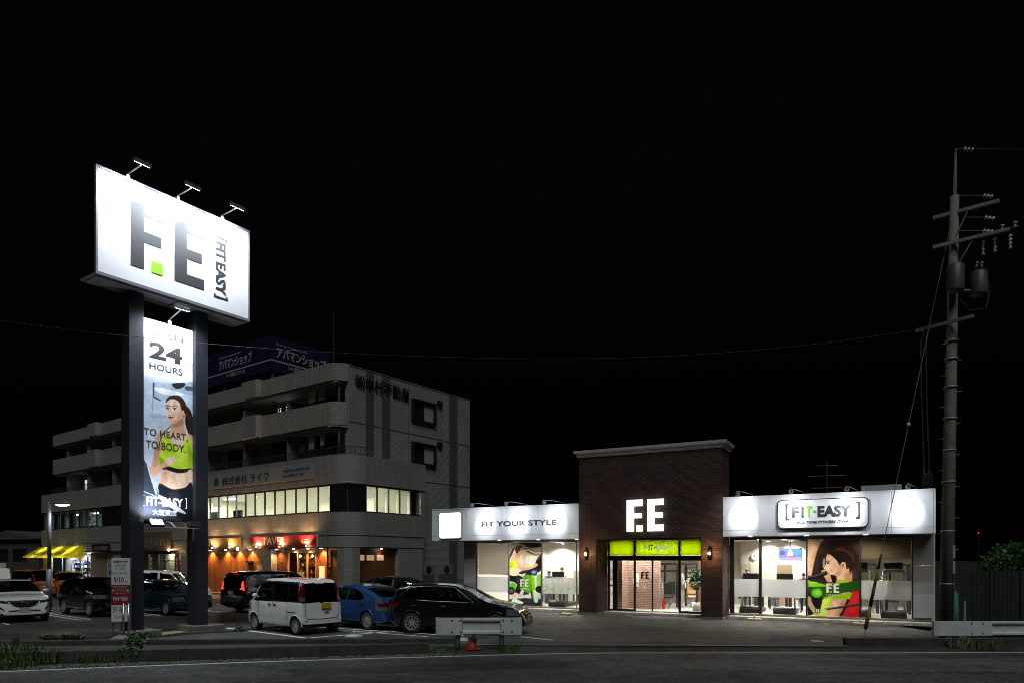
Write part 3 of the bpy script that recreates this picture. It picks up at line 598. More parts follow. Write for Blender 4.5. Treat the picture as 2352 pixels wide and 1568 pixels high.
# wall sconces
for x in (.36, 5.44):
    s = MB().lathe([(.0,2.40),(.05,2.41),(.065,2.46),(.065,2.66),(.05,2.7),(0,2.71)], 12, 'z', (x,-.10,0)).build('wall_sconce', m_dark, gym, smooth=True)
    MB().ball((x,-.17,2.555), .055).build('bulb', m_bulbwarm, s, smooth=True)
    lamp('sconce_light', 'POINT', s, (x,-.27,2.555), 26, (1,.55,.22), .05)

# entrance glazing
m_gtxt = M('green_film_letter', (.25,.55,.03), .5); m_wtxt = M('white_film_letter', (.8,.8,.78), .5)
m_green = sheer('lit_green_panel', (.50,.60,.012), .75)
m_letw = M('white_letter', (.75,.76,.72), .5, emit=(.8,.9,.7), es=.35); m_ink = M('black_letter', (.02,.02,.022), .45)
e = MB()
for x in (.80,1.965,3.88,4.80): e.box(x, x+.085, WY-.05, WY+.06, .12, 3.19)
e.box(.80,4.885,WY-.06,WY+.07,3.12,3.195); e.box(.80,4.885,WY-.07,WY+.08,2.28,2.48); e.box(.885,1.965,WY-.05,WY+.05,.12,.2); e.box(3.965,4.80,WY-.05,WY+.05,.12,.2)
e.box(2.74,2.80,WY-.02,WY+.05,.12,2.28); e.box(1.02,1.24,WY-.03,WY+.05,.2,2.28)
e.build('door_frame', m_dark, gym)
for a, c_ in ((.885,1.965),(2.05,3.88),(3.965,4.80)): box('sign_pane', m_green, gym, a+.01,c_-.01,WY-.02,WY+.02,2.49,3.11)
for x_ in (1.15,1.65,2.3,2.75,3.2,3.65,4.15,4.6):
    tb = MB().tube([(x_-.2,WY+.24,2.6),(x_+.2,WY+.24,2.6)], .015, 8).build('sign_tube', m_bulbw, gym); lamp('sign_tube_light', 'POINT', tb, (x_,WY+.22,2.76), 3.6, (1,.97,.85), .1)
box('sign_box_back', m_wtxt, gym, .89,4.79,WY+.3,WY+.32,2.48,3.12); box('sign_box_top', m_wtxt, gym, .89,4.79,WY+.09,WY+.3,3.06,3.08)
tx = dict(y=WY-.022, depth=.01)
text('[', m_letw, gym, 2.30,2.37,2.66,3.0, **tx); text(']', m_letw, gym, 3.60,3.67,2.66,3.0, **tx)
text('F', m_letw, gym, 2.44,2.58,2.71,2.95, bold=.03, **tx); text('I', m_ink, gym, 2.615,2.655,2.71,2.95, bold=.03, **tx); text('T', m_ink, gym, 2.68,2.82,2.71,2.95, bold=.03, **tx); text('-', m_ink, gym, 2.84,2.91,2.81,2.85, bold=.03, **tx)
text('EASY', m_letw, gym, 2.93,3.54,2.71,2.95, bold=.03, **tx); text('ALL TIME FITNESS GYM', m_letw, gym, 2.56,3.42,2.575,2.62, **tx)
for a, c_ in ((.885,1.02),(1.24,1.965),(2.05,2.74),(2.80,3.88),(3.965,4.80)): box('glass_pane', m_glass, gym, a,c_,WY,WY+.01,.2,2.28)
m_ibrick = M('interior_brick', (.30,.185,.15), .8, var=.25, tile=(.22,.075,.012,1.9,.5))
box('entrance_wall', m_ibrick, gym, 1.3,2.72,2.6,2.75,.15,3.18); box('entrance_wall', m_ibrick, gym, 1.0,1.3,1.75,2.75,.15,3.18); box('entrance_wall', m_ibrick, gym, 4.35,5.2,2.7,2.85,.15,3.18)
logo(gym, 2.28, 1.50, .34, .3, WY-.004, m_ink, m_ink, .004); text('24', m_letw, gym, 2.36,2.50,1.12,1.26, WY-.004, depth=.004)
m_paper = M('paper_notice', (.75,.74,.70), .8, var=.08)
for x0, x1, z0, z1 in ((1.62,1.80,1.30,1.72),(1.52,1.60,1.25,1.5),(1.64,1.78,1.1,1.25)): box('notice', m_paper, gym, x0,x1,2.59,2.597,z0,z1)

# shop windows
fr = MB()
for x in (5.92,12.2): fr.box(x, x+.06, WY-.05, WY+.05, .14, 3.19)
fr.box(5.98,6.1,WY-.02,WY+.05,.14,3.19); fr.box(7.03,7.135,WY-.05,WY+.06,.14,3.19); fr.box(8.73,8.78,WY-.04,WY+.05,.14,3.19); fr.box(10.54,10.6,WY-.04,WY+.05,.14,3.19)
fr.box(5.92,12.26,WY-.05,WY+.06,3.10,3.195); fr.build('window_frame', m_dark, gym)
box('window_sill', M('anodised_sill',(.35,.3,.28),.4,metal=.6), gym, 5.92,12.26,WY-.06,WY+.07,.14,.19)
for a, c_ in ((6.1,7.03),(7.135,8.73),(8.78,10.54),(10.6,12.2)): box('glass_pane', m_glass, gym, a,c_,WY,WY+.012,.19,3.1)
for a, c_ in ((6.1,7.03),(7.135,8.73),(10.6,12.2)): box('frosted_band', m_frost, gym, a,c_,WY-.006,WY-.002,.86,1.55)
fl_ = MB()
fl_.box(-5.89,-5.80,WY-.05,WY+.05,.14,3.19); fl_.box(-4.11,-4.07,WY-.03,WY+.05,.14,3.19); fl_.box(-2.42,-2.37,WY-.03,WY+.05,.14,3.19); fl_.box(-.69,-.66,WY-.03,WY+.05,.14,3.19)
fl_.box(-5.89,0,WY-.05,WY+.06,3.10,3.195); fl_.build('window_frame', m_steel, gym); box('window_sill', m_steel, gym, -5.89,0,WY-.05,WY+.06,.14,.18)
for a, c_ in ((-5.8,-4.11),(-4.07,-2.42),(-2.37,-.69),(-.66,0)): box('glass_pane', m_glass, gym, a,c_,WY,WY+.012,.18,3.1)
for a, c_, z0, z1 in ((-5.8,-4.11,.78,1.5),(-2.37,-.69,.78,1.5),(-.66,0,.78,1.5)): box('frosted_band', m_frost, gym, a,c_,WY-.006,WY-.002,z0,z1)
m_blind = sheer('roller_blind', (.80,.76,.72), .85); m_blind2 = sheer('bronze_roller_blind', (.36,.27,.19), .35)
box('roller_blind', m_blind, gym, -5.78,-4.12,WY+.05,WY+.056,1.64,3.08); box('roller_blind', m_blind2, gym, 10.62,12.18,WY+.05,WY+.056,2.36,3.08)
box('blind_bar', m_steel, gym, 10.62,12.18,WY+.045,WY+.06,2.34,2.36); box('blind_bar', m_steel, gym, -5.78,-4.12,WY+.045,WY+.06,1.62,1.64)
text('24h', m_wtxt, gym, -2.33,-1.92,1.28,1.47, WY-.008, bold=.02, depth=.003); text('年中無休', m_wtxt, gym, -1.80,-.85,1.27,1.47, WY-.008, depth=.003)
text('フィットネス', m_gtxt, gym, -2.34,-.1,.85,1.17, WY-.008, bold=.02, depth=.003)

# fascia signs
m_lit = M('lit_white_panel', (.9,.9,.9), .4, emit=(.97,.98,1), es=2.2)
def rbox(x0, x1, z0, z1, r, y0, y1, name, mat, parent=gym):
    pts = []
    for cx, cz, a0 in ((x1-r,z1-r,0),(x0+r,z1-r,90),(x0+r,z0+r,180),(x1-r,z0+r,270)):
        pts += [(cx+r*math.cos(R(a0+a)), cz+r*math.sin(R(a0+a))) for a in range(0,91,15)]
    return MB().prism(pts, 'y', y0, y1).build(name, mat, parent, fix=True)
rbox(-7.02,-5.83,3.32,4.50,.12,-.1,-.09,'square_sign_face',m_lit); rbox(-7.04,-5.81,3.30,4.52,.13,-.088,.015,'square_sign_box',m_steel)
m_signw = M('white_sign_board', (.78,.78,.8), .5, var=.03)
rbox(7.9,10.82,3.47,4.47,.16,-.11,-.1,'name_board',m_signw); rbox(7.87,10.85,3.44,4.5,.17,-.098,.015,'name_board_box',m_dark)
m_inkg = M('dark_grey_letter', (.03,.03,.033), .45); m_grn = M('green_letter', (.25,.58,.02), .5)
kw = dict(y=-.112, depth=.02)
text('[', m_inkg, gym, 8.16,8.29,3.76,4.34, **kw); text(']', m_inkg, gym, 10.45,10.58,3.76,4.34, **kw)
text('F', m_inkg, gym, 8.38,8.63,3.84,4.24, bold=.04, **kw); text('I', m_inkg, gym, 8.69,8.77,3.84,4.24, bold=.04, **kw); text('T', m_grn, gym, 8.83,9.06,3.84,4.24, bold=.03, **kw); text('-', m_grn, gym, 9.08,9.18,4.01,4.08, bold=.03, **kw)
text('EASY', m_inkg, gym, 9.23,10.32,3.84,4.24, bold=.05, **kw); text('ALL TIME FITNESS GYM', m_inkg, gym, 8.55,10.2,3.62,3.71, **kw)
text('FIT YOUR STYLE', m_inkg, gym, -4.78,-1.05,3.82,4.05, .018, depth=.03, bold=.01)

# arm lamps above the fascia, each with its spotlight
def arm_lamp(x, y_tip=-1.2, z=4.66, power=270, zc=3.95, spot=54):
    a = MB().tube([(x+.28,.35,4.72),(x+.3,.3,z+.12),(x+.05,y_tip*.6,z+.16),(x,y_tip,z+.1)], .014, 6).build('arm_lamp', m_steel, gym)
    v = Vector((0,.75,-1)).normalized()
    h = MB(); p = Vector((x,y_tip,z+.1)); ax = (Vector((x,0,zc))-p).normalized()
    h.tube([p-ax*.04, p, p+ax*.08, p+ax*.14], [.03,.05,.075,.082], 12); h.build('lamp_head', m_steel, a, smooth=True)
    g = MB(); g.tube([p+ax*.141, p+ax*.143], .07, 12); g.build('lamp_lens', m_bulbw, a)
    lamp('fascia_spot', 'SPOT', a, p+ax*.2, power, (.87,.93,1), .05, aim=(x,0,zc), spot=spot, blend=1)
    lamp('fascia_spill', 'SPOT', a, p+ax*.2, 70, (.9,.95,1), .05, aim=(x,0,zc), spot=130, blend=1)
for x in (-4.6,-2.9,-1.1,6.65,8.45,10.2,12.0): arm_lamp(x)
# downlights under the soffit
for x in (-4.1,-2.15,-.3,6.84,8.82,10.76):
    d = MB().lathe([(.0,3.196),(.07,3.196),(.075,3.199)], 12, 'z', (x,.45,0)).build('downlight', m_bulbw, gym)
    lamp('downlight_beam', 'SPOT', d, (x,.45,3.17), 130, (1,.82,.58), .05, aim=(x,.6,0), spot=160, blend=.8)
# interior ceiling lights
for x in (-5.0,-3.2,-1.4):
    for y in (2.6,5.0,8.0):
        d = MB().lathe([(.0,3.184),(.09,3.184),(.1,3.188)], 12, 'z', (x,y,0)).build('ceiling_light', m_bulbw, gym)
        lamp('ceiling_beam_light', 'SPOT', d, (x,y,3.15), 400, (1,.95,.87), .08, aim=(x,y,0), spot=140, blend=.6)
for x, y in ((1.7,1.9),(3.3,2.2),(3.3,3.6),(3.3,6.0),(4.6,4.0),(6.6,2.5),(6.6,4.6),(6.6,7.2),(7.6,2.5),(7.6,4.6),(7.6,7.2),(9.4,3.0),(9.4,6.5),(11.2,3.0),(11.2,6.5)):
    zz = 3.184 if x < 8 else 3.2
    d = MB().lathe([(.0,zz),(.09,zz),(.1,zz+.004)], 12, 'z', (x,y,0)).build('ceiling_light', m_bulbw, gym)
    lamp('ceiling_beam_light', 'SPOT', d, (x,y,zz-.03), 400, (1,.94,.86), .08, aim=(x,y,0), spot=140, blend=.6)
box('partition_wall', m_gwall, gym, 2.0,5.3,8.2,8.3,.15,3.18); box('partition_wall', m_gwall, gym, 5.3,8.4,7.6,7.7,.15,3.18); box('partition_wall', m_gwall, gym, -5.2,0.2,5.6,5.7,.15,3.18)
box('wall_door', M('door_veneer',(.28,.2,.13),.5), gym, 6.95,7.6,7.57,7.598,.16,2.1); box('wall_door', M('pale_door',(.5,.45,.36),.5), gym, 5.35,5.8,7.57,7.598,.16,2.1)
P = Paint(60,40,(.35,.33,.3))
for k in range(26): P.ell(random.random(), random.random(), random.uniform(.03,.12), random.uniform(.1,.4), [random.uniform(.03,.7)]*3, 1)
printed('wall_picture', P.a, print_mat('matt_print'), gym, -2.6,0.1,1.3,2.4, 5.59)

# paving strip in front of the glass
pm = MB().box(0,.385,0,.18,0,.11); proto = None
strips = [(-5.9,-.03),(.83,5.05),(5.95,12.85)]
cnt = 0
for a, c_ in strips:
    for r in range(3):
        x = a + (.2 if r % 2 else 0)
        while x < c_ - .1:
            w = min(.385, c_-x)
            o = MB().box(0,w,0,.185,0,.112+random.uniform(-.006,.006)).build('paving_stone', m_stone, gym, bevel=.008) if (proto is None or w < .38) else proto.copy()
            if proto is not None and w >= .38: COL.objects.link(o)
            if proto is None: proto = o
            o.location = (x, .74+r*.195, random.uniform(-.004,.004)); x += .395

# ------------------------------------------------------------------ the pylon sign
SF = Frame((-11.29,20.35), 54.4)
pyl = thing('pylon_sign', 'tall two-legged roadside sign with white billboard above a narrow fitness banner', 'sign', SF.o, 54.4)
m_pole = M('charcoal_steel', (.022,.025,.033), .38, var=.15, vscale=2)
m_bface = M('white_sign_vinyl', (.72,.73,.76), .38, var=.03)
m_frame = M('grey_sign_frame', (.16,.16,.18), .45)
m_under = M('sign_underside', (.14,.145,.16), .6, var=.2)
m_bink = M('charcoal_vinyl', (.032,.034,.037), .42, var=.05, spec=.6)
m_bgrn = M('green_vinyl', (.27,.62,.02), .4, var=.04)
for x in (-.1, 1.95): box('pole', m_pole, pyl, x,x+.42,0,.5,.18,10.32)
for x in (-.35, 1.72): box('plinth', m_conc, pyl, x,x+1.05,-.35,.85,-.02,.2, bevel=.02)
X0, X1, Z0, Z1, YF, YB = -1.17, 3.66, 10.38, 13.4, -.33, .58
m_inner = M('unlit_sign_back', (.012,.012,.014), .8)  # near-black colour stands in for the unlit inside of the sign
box('billboard_back', m_inner, pyl, X0+.45,X1-.02,YB-.06,YB,Z0,Z1); box('billboard_core', m_inner, pyl, X0+.5,X1-.3,YF+.05,YB-.1,Z0,Z1-.1); box('billboard_soffit', m_under, pyl, X0-.02,X1,YF+.02,YB,Z0-.05,Z0-.003)
box('face_backing', m_inner, pyl, X0+.02,X1-.02,YF+.02,YF+.05,Z0,Z1)
box('billboard_face', m_bface, pyl, X0+.05,X1-.05,YF,YF+.018,Z0+.04,Z1-.05)
f = MB(); f.box(X0,X1,YF-.03,YF+.06,Z1-.048,Z1+.01); f.box(X0,X1,YF-.03,YF+.06,Z0-.05,Z0+.038); f.box(X0,X0+.048,YF-.03,YF+.06,Z0+.04,Z1-.05); f.box(X1-.048,X1,YF-.03,YF+.06,Z0+.04,Z1-.05)
f.build('billboard_frame', m_frame, pyl)
for k in range(4): box('underside_panel', m_under, pyl, X0+.06+k*1.19,X0+1.2+k*1.19,YF+.1,YB-.05,Z0-.075,Z0-.052)
def bl(pts): return MB().prism(pts, 'y', YF-.012, YF-.001).build('letter', m_bink, pyl, fix=True)
bl([(-.215,10.915),(.165,10.915),(.165,11.71),(.68,11.71),(.68,12.03),(.165,12.03),(.165,12.49),(.74,12.49),(.74,12.80),(-.215,12.80)])
bl([(1.085,10.895),(2.04,10.895),(2.04,11.205),(1.48,11.205),(1.48,11.695),(1.967,11.695),(1.967,12.005),(1.48,12.005),(1.48,12.49),(2.04,12.49),(2.04,12.80),(1.085,12.80)])
MB().box(.387,.718,YF-.012,YF-.001,10.90,11.235).build('letter_dot', m_bgrn, pyl)
text('EASY', m_bink, pyl, 2.44,2.79,10.93,11.96, YF-.001, rot=True, bold=.03); text(']', m_bink, pyl, 2.38,2.86,10.80,10.90, YF-.001, rot=True, bold=.01)
text('FIT', m_bink, pyl, 2.44,2.79,12.05,12.62, YF-.001, rot=True, bold=.03); text('[', m_bink, pyl, 2.38,2.86,12.68,12.78, YF-.001, rot=True, bold=.01)
m_chrome = M('galvanised_arm', (.6,.62,.64), .35, metal=.9, var=.2)
m_flood = M('lit_flood_glass', (.9,.9,.9), .3, emit=(.92,.96,1), es=30)
def flood(x, y0, z0, y1, z1, aim, power, spot=150, parent=pyl):
    a = MB(); a.tube([(x,y0+.1,z0-.06),(x,y0,z0+.1),(x+.02,y1+.12,z1)], .022, 6); a.box(x-.05,x+.05,y0-.03,y0+.12,z0-.1,z0+.06)
    a = a.build('floodlight', m_chrome, parent)
    p = Vector((x, y1, z1)); d = (Vector(aim)-p).normalized(); sx_ = Vector((1,0,0)); u = d.cross(sx_).normalized()
    def ob(m, s0, s1, u0, u1, d0, d1): m.add([p+sx_*a_+u*b_+d*c_ for c_ in (d0,d1) for a_, b_ in ((s0,u0),(s1,u0),(s1,u1),(s0,u1))], [(0,3,2,1),(4,5,6,7),(0,1,5,4),(1,2,6,5),(2,3,7,6),(3,0,4,7)])
    h = MB(); ob(h, -.22,.22,-.12,.12,-.03,.03)
    for k in range(6): ob(h, -.2+k*.075,-.185+k*.075,-.11,.11,-.085,-.03)
    h.build('flood_housing', m_chrome, a, fix=True); g_ = MB(); ob(g_, -.18,.18,-.09,.09,.031,.036); g_.build('flood_glass', m_flood, a, fix=True)
    lamp('flood_beam', 'SPOT', a, p+d*.08, power, (.84,.91,1), .12, aim=aim, spot=spot, blend=.6)
for x in (-.3, 1.18, 2.66): flood(x, YF-.02, 13.42, -1.2, 13.54, (x,YF,12.0), 700)

# banner between the poles
BX0, BX1, BZ0, BZ1, BY = .33, 1.94, 3.52, 9.66, .16
box('banner_box', m_frame, pyl, BX0-.005,BX1+.005,BY+.003,BY+.12,BZ0,BZ1)
ban = printed('banner_face', paint_banner(), print_mat('vinyl_print', .42), pyl, BX0,BX1,BZ0,BZ1,BY)
kb = dict(y=BY-.002, depth=.004)
def bt(s, m, x0, x1, z0, z1, **k): return text(s, m, pyl, x0, x1, z0, z1, BY-.002, depth=.004, **k)
m_bt = M('banner_ink', (.045,.045,.05), .35, spec=.6); m_btw = M('banner_white_ink', (.85,.86,.88), .4)
bt('OPEN', m_bt, .58,1.62,9.18,9.42); bt('24', m_bt, .57,1.6,8.50,9.0, bold=.03); bt('HOURS', m_bt, .57,1.6,8.16,8.36)
bt('TO HEART,', m_bt, .40,1.78,6.08,6.32, bold=.005); bt('TO BODY.', m_bt, .46,1.70,5.72,5.95, bold=.005)
bt('[ ', m_btw, .36,.41,3.94,4.28); bt('FIT-EASY', m_btw, .47,1.62,3.97,4.25, bold=.03); bt(']', m_btw, 1.70,1.75,3.94,4.28); bt('大垣東店', m_btw, .66,1.42,3.68,3.87, bold=.02)
flood(1.18, BY-.02, 9.70, -.62, 9.98, (1.1,BY,8.0), 430)
# twin floodlights at the foot of the banner, shining up
bar = MB(); bar.tube([(.35,-.35,3.30),(1.92,-.35,3.30)], .025, 6); bar.tube([(1.1,.16,3.5),(1.1,-.1,3.45),(1.1,-.35,3.30)], .025, 6); bar = bar.build('flood_bar', m_chrome, pyl)
for x, on in ((.52,1),(1.70,0)):
    h = MB(); h.prism([(-.46,3.36),(-.30,3.52),(-.26,3.48),(-.36,3.30),(-.44,3.30)], 'x', x-.2, x+.2); h = h.build('flood_housing', m_dark, bar, fix=True)
    pl = MB(); pl.prism([(-.465,3.375),(-.312,3.528),(-.318,3.532),(-.47,3.38)], 'x', x-.17, x+.17); pl.build('flood_glass', m_flood if on else m_glass, bar, fix=True)
    if on: lamp('flood_beam', 'SPOT', bar, (x,-.42,3.52), 250, (.84,.91,1), .1, aim=(x+.3,.16,5.2), spot=150, blend=.7)
box('side_plate', m_chrome, pyl, 1.90,1.947,.06,.10,2.9,3.5)

# island kerb and paving round the pylon
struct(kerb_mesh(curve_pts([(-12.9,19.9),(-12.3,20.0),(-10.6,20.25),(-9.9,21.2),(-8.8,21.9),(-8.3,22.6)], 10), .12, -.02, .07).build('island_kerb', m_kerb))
pv = MB().quad(SF.W(.72,-.3,.012), SF.W(1.7,-.3,.012), SF.W(1.7,.8,.012), SF.W(.72,.8,.012)); struct(pv.build('island_paving', M('sandy_paving',(.3,.26,.18),.9,var=.3,vscale=6,bump=.4)))

# standing notice in front of the left leg
nb = thing('standing_notice', 'narrow white and dark red standing notice board before the left sign leg', 'notice board', (-11.72,20.0,0), 4)
m_nw = M('white_notice', (.62,.61,.66), .5, var=.03); m_nr = M('dark_red_print', (.20,.012,.03), .5); m_ng = M('light_green_print', (.22,.5,.12), .5); m_nt = M('purple_black_print', (.03,.025,.05), .5); m_nm = M('maroon_print', (.14,.01,.05), .5)
box('board', m_nw, nb, 0,.53,0,.03,.5,2.36); box('red_field', m_nr, nb, 0.002,.528,-.003,-.001,.98,1.58)
for x in (.0,.505): box('leg', m_steel, nb, x,x+.03,.032,.06,.18,2.36)
for x in (-.005,.53): box('edge_trim', m_steel, nb, x-.006,x+.006,-.002,.062,.5,2.37)
def nt(s, m, x0, x1, z0, z1, **k): return text(s, m, nb, x0, x1, z0, z1, -.004, depth=.003, **k)
nt('24時間営業 年中無休', m_nt, .05,.46,2.22,2.29); box('green_field', m_ng, nb, .1,.40,-.003,-.001,2.10,2.19); nt('マシン特化型', m_nw, .13,.37,2.115,2.175)
nt('フィットネスジム', m_nt, .09,.40,2.01,2.075); nt('グランドオープン', m_nm, .03,.47,1.87,1.96); nt('9/10', m_nr, .07,.35,1.63,1.81, bold=.02); nt('㊊', m_nt, .39,.46,1.63,1.71)
nt('また国にあう! 好評につき', m_nw, .04,.45,1.50,1.55); nt('オープニング', m_nw, .11,.40,1.40,1.47); nt('キャンペーン', m_nw, .11,.40,1.29,1.36); nt('9/30まで延長!', m_nw, .04,.47,1.11,1.23, bold=.015)
for x in (.02,.43): box('green_mark', m_ng, nb, x,x+.06,-.006,-.004,1.36,1.44)
nt('[', m_nt, .05,.075,.76,.94); nt('F', m_nt, .09,.13,.78,.92, bold=.02); nt('I', m_ng, .138,.150,.78,.92, bold=.02); nt('T', m_ng, .158,.2,.78,.92, bold=.02); nt('-EASY', m_nt, .205,.41,.78,.92, bold=.02); nt(']', m_nt, .43,.455,.76,.94)
box('outlined_box', m_nt, nb, .09,.37,-.004,-.002,.58,.69); box('outlined_box_fill', m_nw, nb, .095,.365,-.006,-.0045,.585,.685); nt('新規会員受付中', m_nt, .11,.35,.61,.66)
for i, (dx, dy) in enumerate(((0,0),(.13,.03))):
    s = MB().tube([(0,0,0),(0,0,1.02)], .028, 10); s = s.build('steel_stake', m_steel, smooth=True); s.location = (-11.0+dx, 19.35+dy, .05)
    tag(s, ('left' if i == 0 else 'right') + ' one of two slim silver stakes in front of the standing notice', 'stake', 'silver stakes by the notice')
s = MB(); s.lathe([(.34,0),(.3,.05),(.17,.13),(.12,.16),(0,.17)], 14); s = s.build('stake_footing', m_conc, smooth=True); s.location = (-10.9,19.05,.05); s.scale = (1.1,.7,.9)
tag(s, 'lumpy grey concrete footing on the kerb below the silver stakes', 'footing')

# car park lamp
sl = thing('car_park_lamp', 'slim grey car park lamp with one lit oval head beside the yellow awning', 'street lamp', (-22.34,33,0), 0)
m_lpole = M('grey_lamp_pole', (.12,.12,.15), .4, var=.1)
MB().tube([(0,0,0),(0,0,1.85)], .13, 12).build('lower_pole', m_lpole, sl, smooth=True); MB().tube([(0,0,1.85),(0,0,5.15)], .085, 12).build('upper_pole', m_lpole, sl, smooth=True)
MB().tube([(0,0,5.05),(.35,0,5.08)], .035, 8).build('bracket', m_lpole, sl)
h = MB(); h.ball((.62,0,5.04), (.40,.16,.11), 16, 8); h = h.build('lamp_head', m_lpole, sl, smooth=True)
MB().ball((.64,0,4.965), (.34,.14,.07), 14, 6).build('lamp_lens', M('lit_street_lens',(.9,.9,.9),.3,emit=(.95,.93,1),es=9), sl, smooth=True)
lamp('street_light', 'SPOT', sl, (.64,0,4.88), 260, (.95,.95,1), .15, aim=(.64,0,0), spot=150, blend=.5)

# ------------------------------------------------------------------ the apartment block
AF = Frame(((802-CX)/F_PX*39, 39.0), -36.3)
apt = thing('apartment_block', 'four-storey grey tiled apartment block with curved corner balconies and shops below', 'building', AF.o, -36.3)
m_tile = M('grey_wall_tile', (.29,.282,.272), .38, var=.12, vscale=.7, tile=(.115,.115,.014,.55))
m_tile2 = M('grey_side_tile', (.29,.285,.278), .45, var=.12, vscale=.7, tile=(.23,.075,.012,.62))
m_stripe = M('dark_stripe_tile', (.10,.10,.10), .5, var=.1, tile=(.23,.075,.012,.5))
m_apl = M('balcony_plaster', (.22,.215,.205), .8, var=.25, vscale=1.2)
m_joint = M('dark_joint', (.03,.03,.03), .9)  # dark colour of the facade joints
m_wood = [M('stained_board_%s' % n, c, .5, var=.3, vscale=3) for n, c in (('red',(.30,.11,.035)),('amber',(.34,.14,.045)),('umber',(.25,.085,.028)))]
m_dwood = M('dark_walnut_board', (.10,.038,.015), .55, var=.3, vscale=3)
m_aglass = glass_mat('window_glass', (.85,.9,.88)); m_dglass = M('dark_window_glass', (.012,.013,.014), .06, var=.05)
m_wroom = M('office_wall', (.62,.58,.46), .8, var=.05); m_blindc = sheer('cream_blind', (.88,.86,.77), .75)
def ring_path(x_left, x_face, y_face, r, y_end, n=9):
    """plan of a band: along the left facade, round the corner, along the right facade"""
    p = [(x_left, y_face)]; cx, cy = x_face-r, y_face+r
    p += [(cx+r*math.sin(a), cy-r*math.cos(a)) for a in np.linspace(0, math.pi/2, n)]
    if y_end is not None: p.append((x_face, y_end))
    return p
def band(name, path, th, z0, z1, mat, parent=apt):
    m = MB(); n = len(path); P_ = [np.array(q, float) for q in path]; inn = []
    for i, q in enumerate(P_):
        d1 = P_[i]-P_[i-1] if i > 0 else P_[1]-P_[0]; d2 = P_[i+1]-P_[i] if i < n-1 else d1
        d = d1/np.linalg.norm(d1)+d2/np.linalg.norm(d2); d = d/np.linalg.norm(d); inn.append(q+np.array([-d[1], d[0]])*th)
    vs = [(q[0],q[1],z) for z in (z0,z1) for q in P_] + [(q[0],q[1],z) for z in (z0,z1) for q in inn]
    fs = []
    for i in range(n-1):
        fs += [(i,i+1,n+i+1,n+i),(2*n+i+1,2*n+i,3*n+i,3*n+i+1),(n+i,n+i+1,3*n+i+1,3*n+i),(i+1,i,2*n+i,2*n+i+1)]
    fs += [(0,n,3*n,2*n),(n-1,3*n-1,4*n-1,2*n-1)]
    m.add(vs, fs); return m.build(name, mat, parent, fix=True)
AL = -41.8
# bodies
box('core_wall', m_apl, apt, -39.2,-.32,.7,10.7,8.3,13.0)
sw = MB(); sw.box(-.32,0,-.02,10.72,8.26,13.4); sw.box(-.32,0,5.46,10.72,0,8.26); sw.build('side_wall', m_tile2, apt)
box('far_end_wall', m_apl, apt, -39.3,-39.2,.6,10.7,8.3,13.4); box('far_end_wall', m_tile, apt, AL,AL+.25,-.6,10.7,3.0,8.2)
box('roof_slab', m_apl, apt, -39.2,-.33,.3,10.65,13.0,13.15)
def slab(nm, x_face, yf, r, z0, z1):
    pp = ring_path(AL+.1, x_face, yf, r, 5.38); MB().prism(pp+[(AL+.1,5.38)], 'z', z0, z1).build(nm, m_apl, apt, fix=True)
slab('floor_slab', .6,-.6,1.25,8.0,8.2); slab('floor_slab', .6,-.6,1.25,4.6,4.8); slab('ground_soffit', .70,-.70,1.34,2.98,3.05)
# bands of the two lower storeys, cut into panels
def banded(name, x_face, yf, r, y_end, z0, z1, th, mat, cuts):
    pth = ring_path(AL, x_face, yf, r, y_end)
    segs = []; cur = [pth[0]]
    xs = [c for c in cuts]
    last = AL
    for c in xs: segs.append([(last+.012, yf),(c-.012, yf)]); last = c
    arc = pth[1:-1]; segs.append([(last+.012, yf)] + arc[0:1] if arc[0][0]-last > .05 else arc[0:1]); segs[-1] = None
    band(name, [(last+.012, yf)] + arc + [(x_face, y_end*.08 if y_end else 0)][:0], th, z0, z1, mat)
    for s in segs:
        if s: band(name, s, th, z0, z1, mat)
    ys = [arc[-1][1]+.012, 2.9, y_end]
    for a, b_ in zip(ys[:-1], ys[1:]): band(name, [(x_face, a+.008),(x_face, b_-.008)], th, z0, z1, mat)
cutsA = [-38,-34.5,-32.4,-29,-24.5,-20.5,-16.5,-13.0,-9.0,-5.0,-1.0]
banded('upper_band_panel', .8, -.8, 1.45, 5.44, 6.62, 8.25, .2, m_tile, cutsA); banded('lower_band_panel', .8, -.8, 1.45, 5.44, 3.72, 5.02, .2, m_tile, cutsA)
banded('fascia_band_panel', .76, -.76, 1.4, 5.36, 3.05, 3.70, .2, m_tile, cutsA)
band('band_backing', ring_path(AL+.05, .7, -.7, 1.35, 5.38), .1, 3.06, 8.2, m_joint) if False else None
for z in (6.60,3.705): band('joint_strip', ring_path(AL+.05, .72, -.72, 1.37, 5.4), .1, z-.02, z+.02, m_joint)
# parapet and third-floor balcony
for nm, z0, z1 in (('parapet',12.5,13.48),('balcony_front',9.98,11.28)):
    segs = [[(-39.2,-.8),(-31.5,-.8)],[(-29.6,-.8),(-24.0,-.8)],[(-23.98,-.8),(-17.02,-.8)],[(-17,-.8),(-9.1,-.8)],[(-7.2,-.8),(-4.32,-.8)],[(-4.30,-.8)]+ring_path(-4,.01,-.8,1.0,None)[1:]]
    for s in segs: band(nm, s, .16, z0, z1, m_tile)
    for xc in (-30.55,-8.15):
        r = .95; band(nm, [(xc-r,-.8)]+[(xc-r+.25-.25*math.cos(a), -.8-.35*math.sin(a)) for a in np.linspace(.3,1.57,5)]+[(xc+r-.25+.25*math.cos(a), -.8-.35*math.sin(a)) for a in np.linspace(1.57,.3,5)]+[(xc+r,-.8)], .16, z0-.02, z1+.04, m_tile)
for z in (9.86, 12.38): box('balcony_slab', m_apl, apt, -39.2,-.34,-.66,.7,z,z+.11)
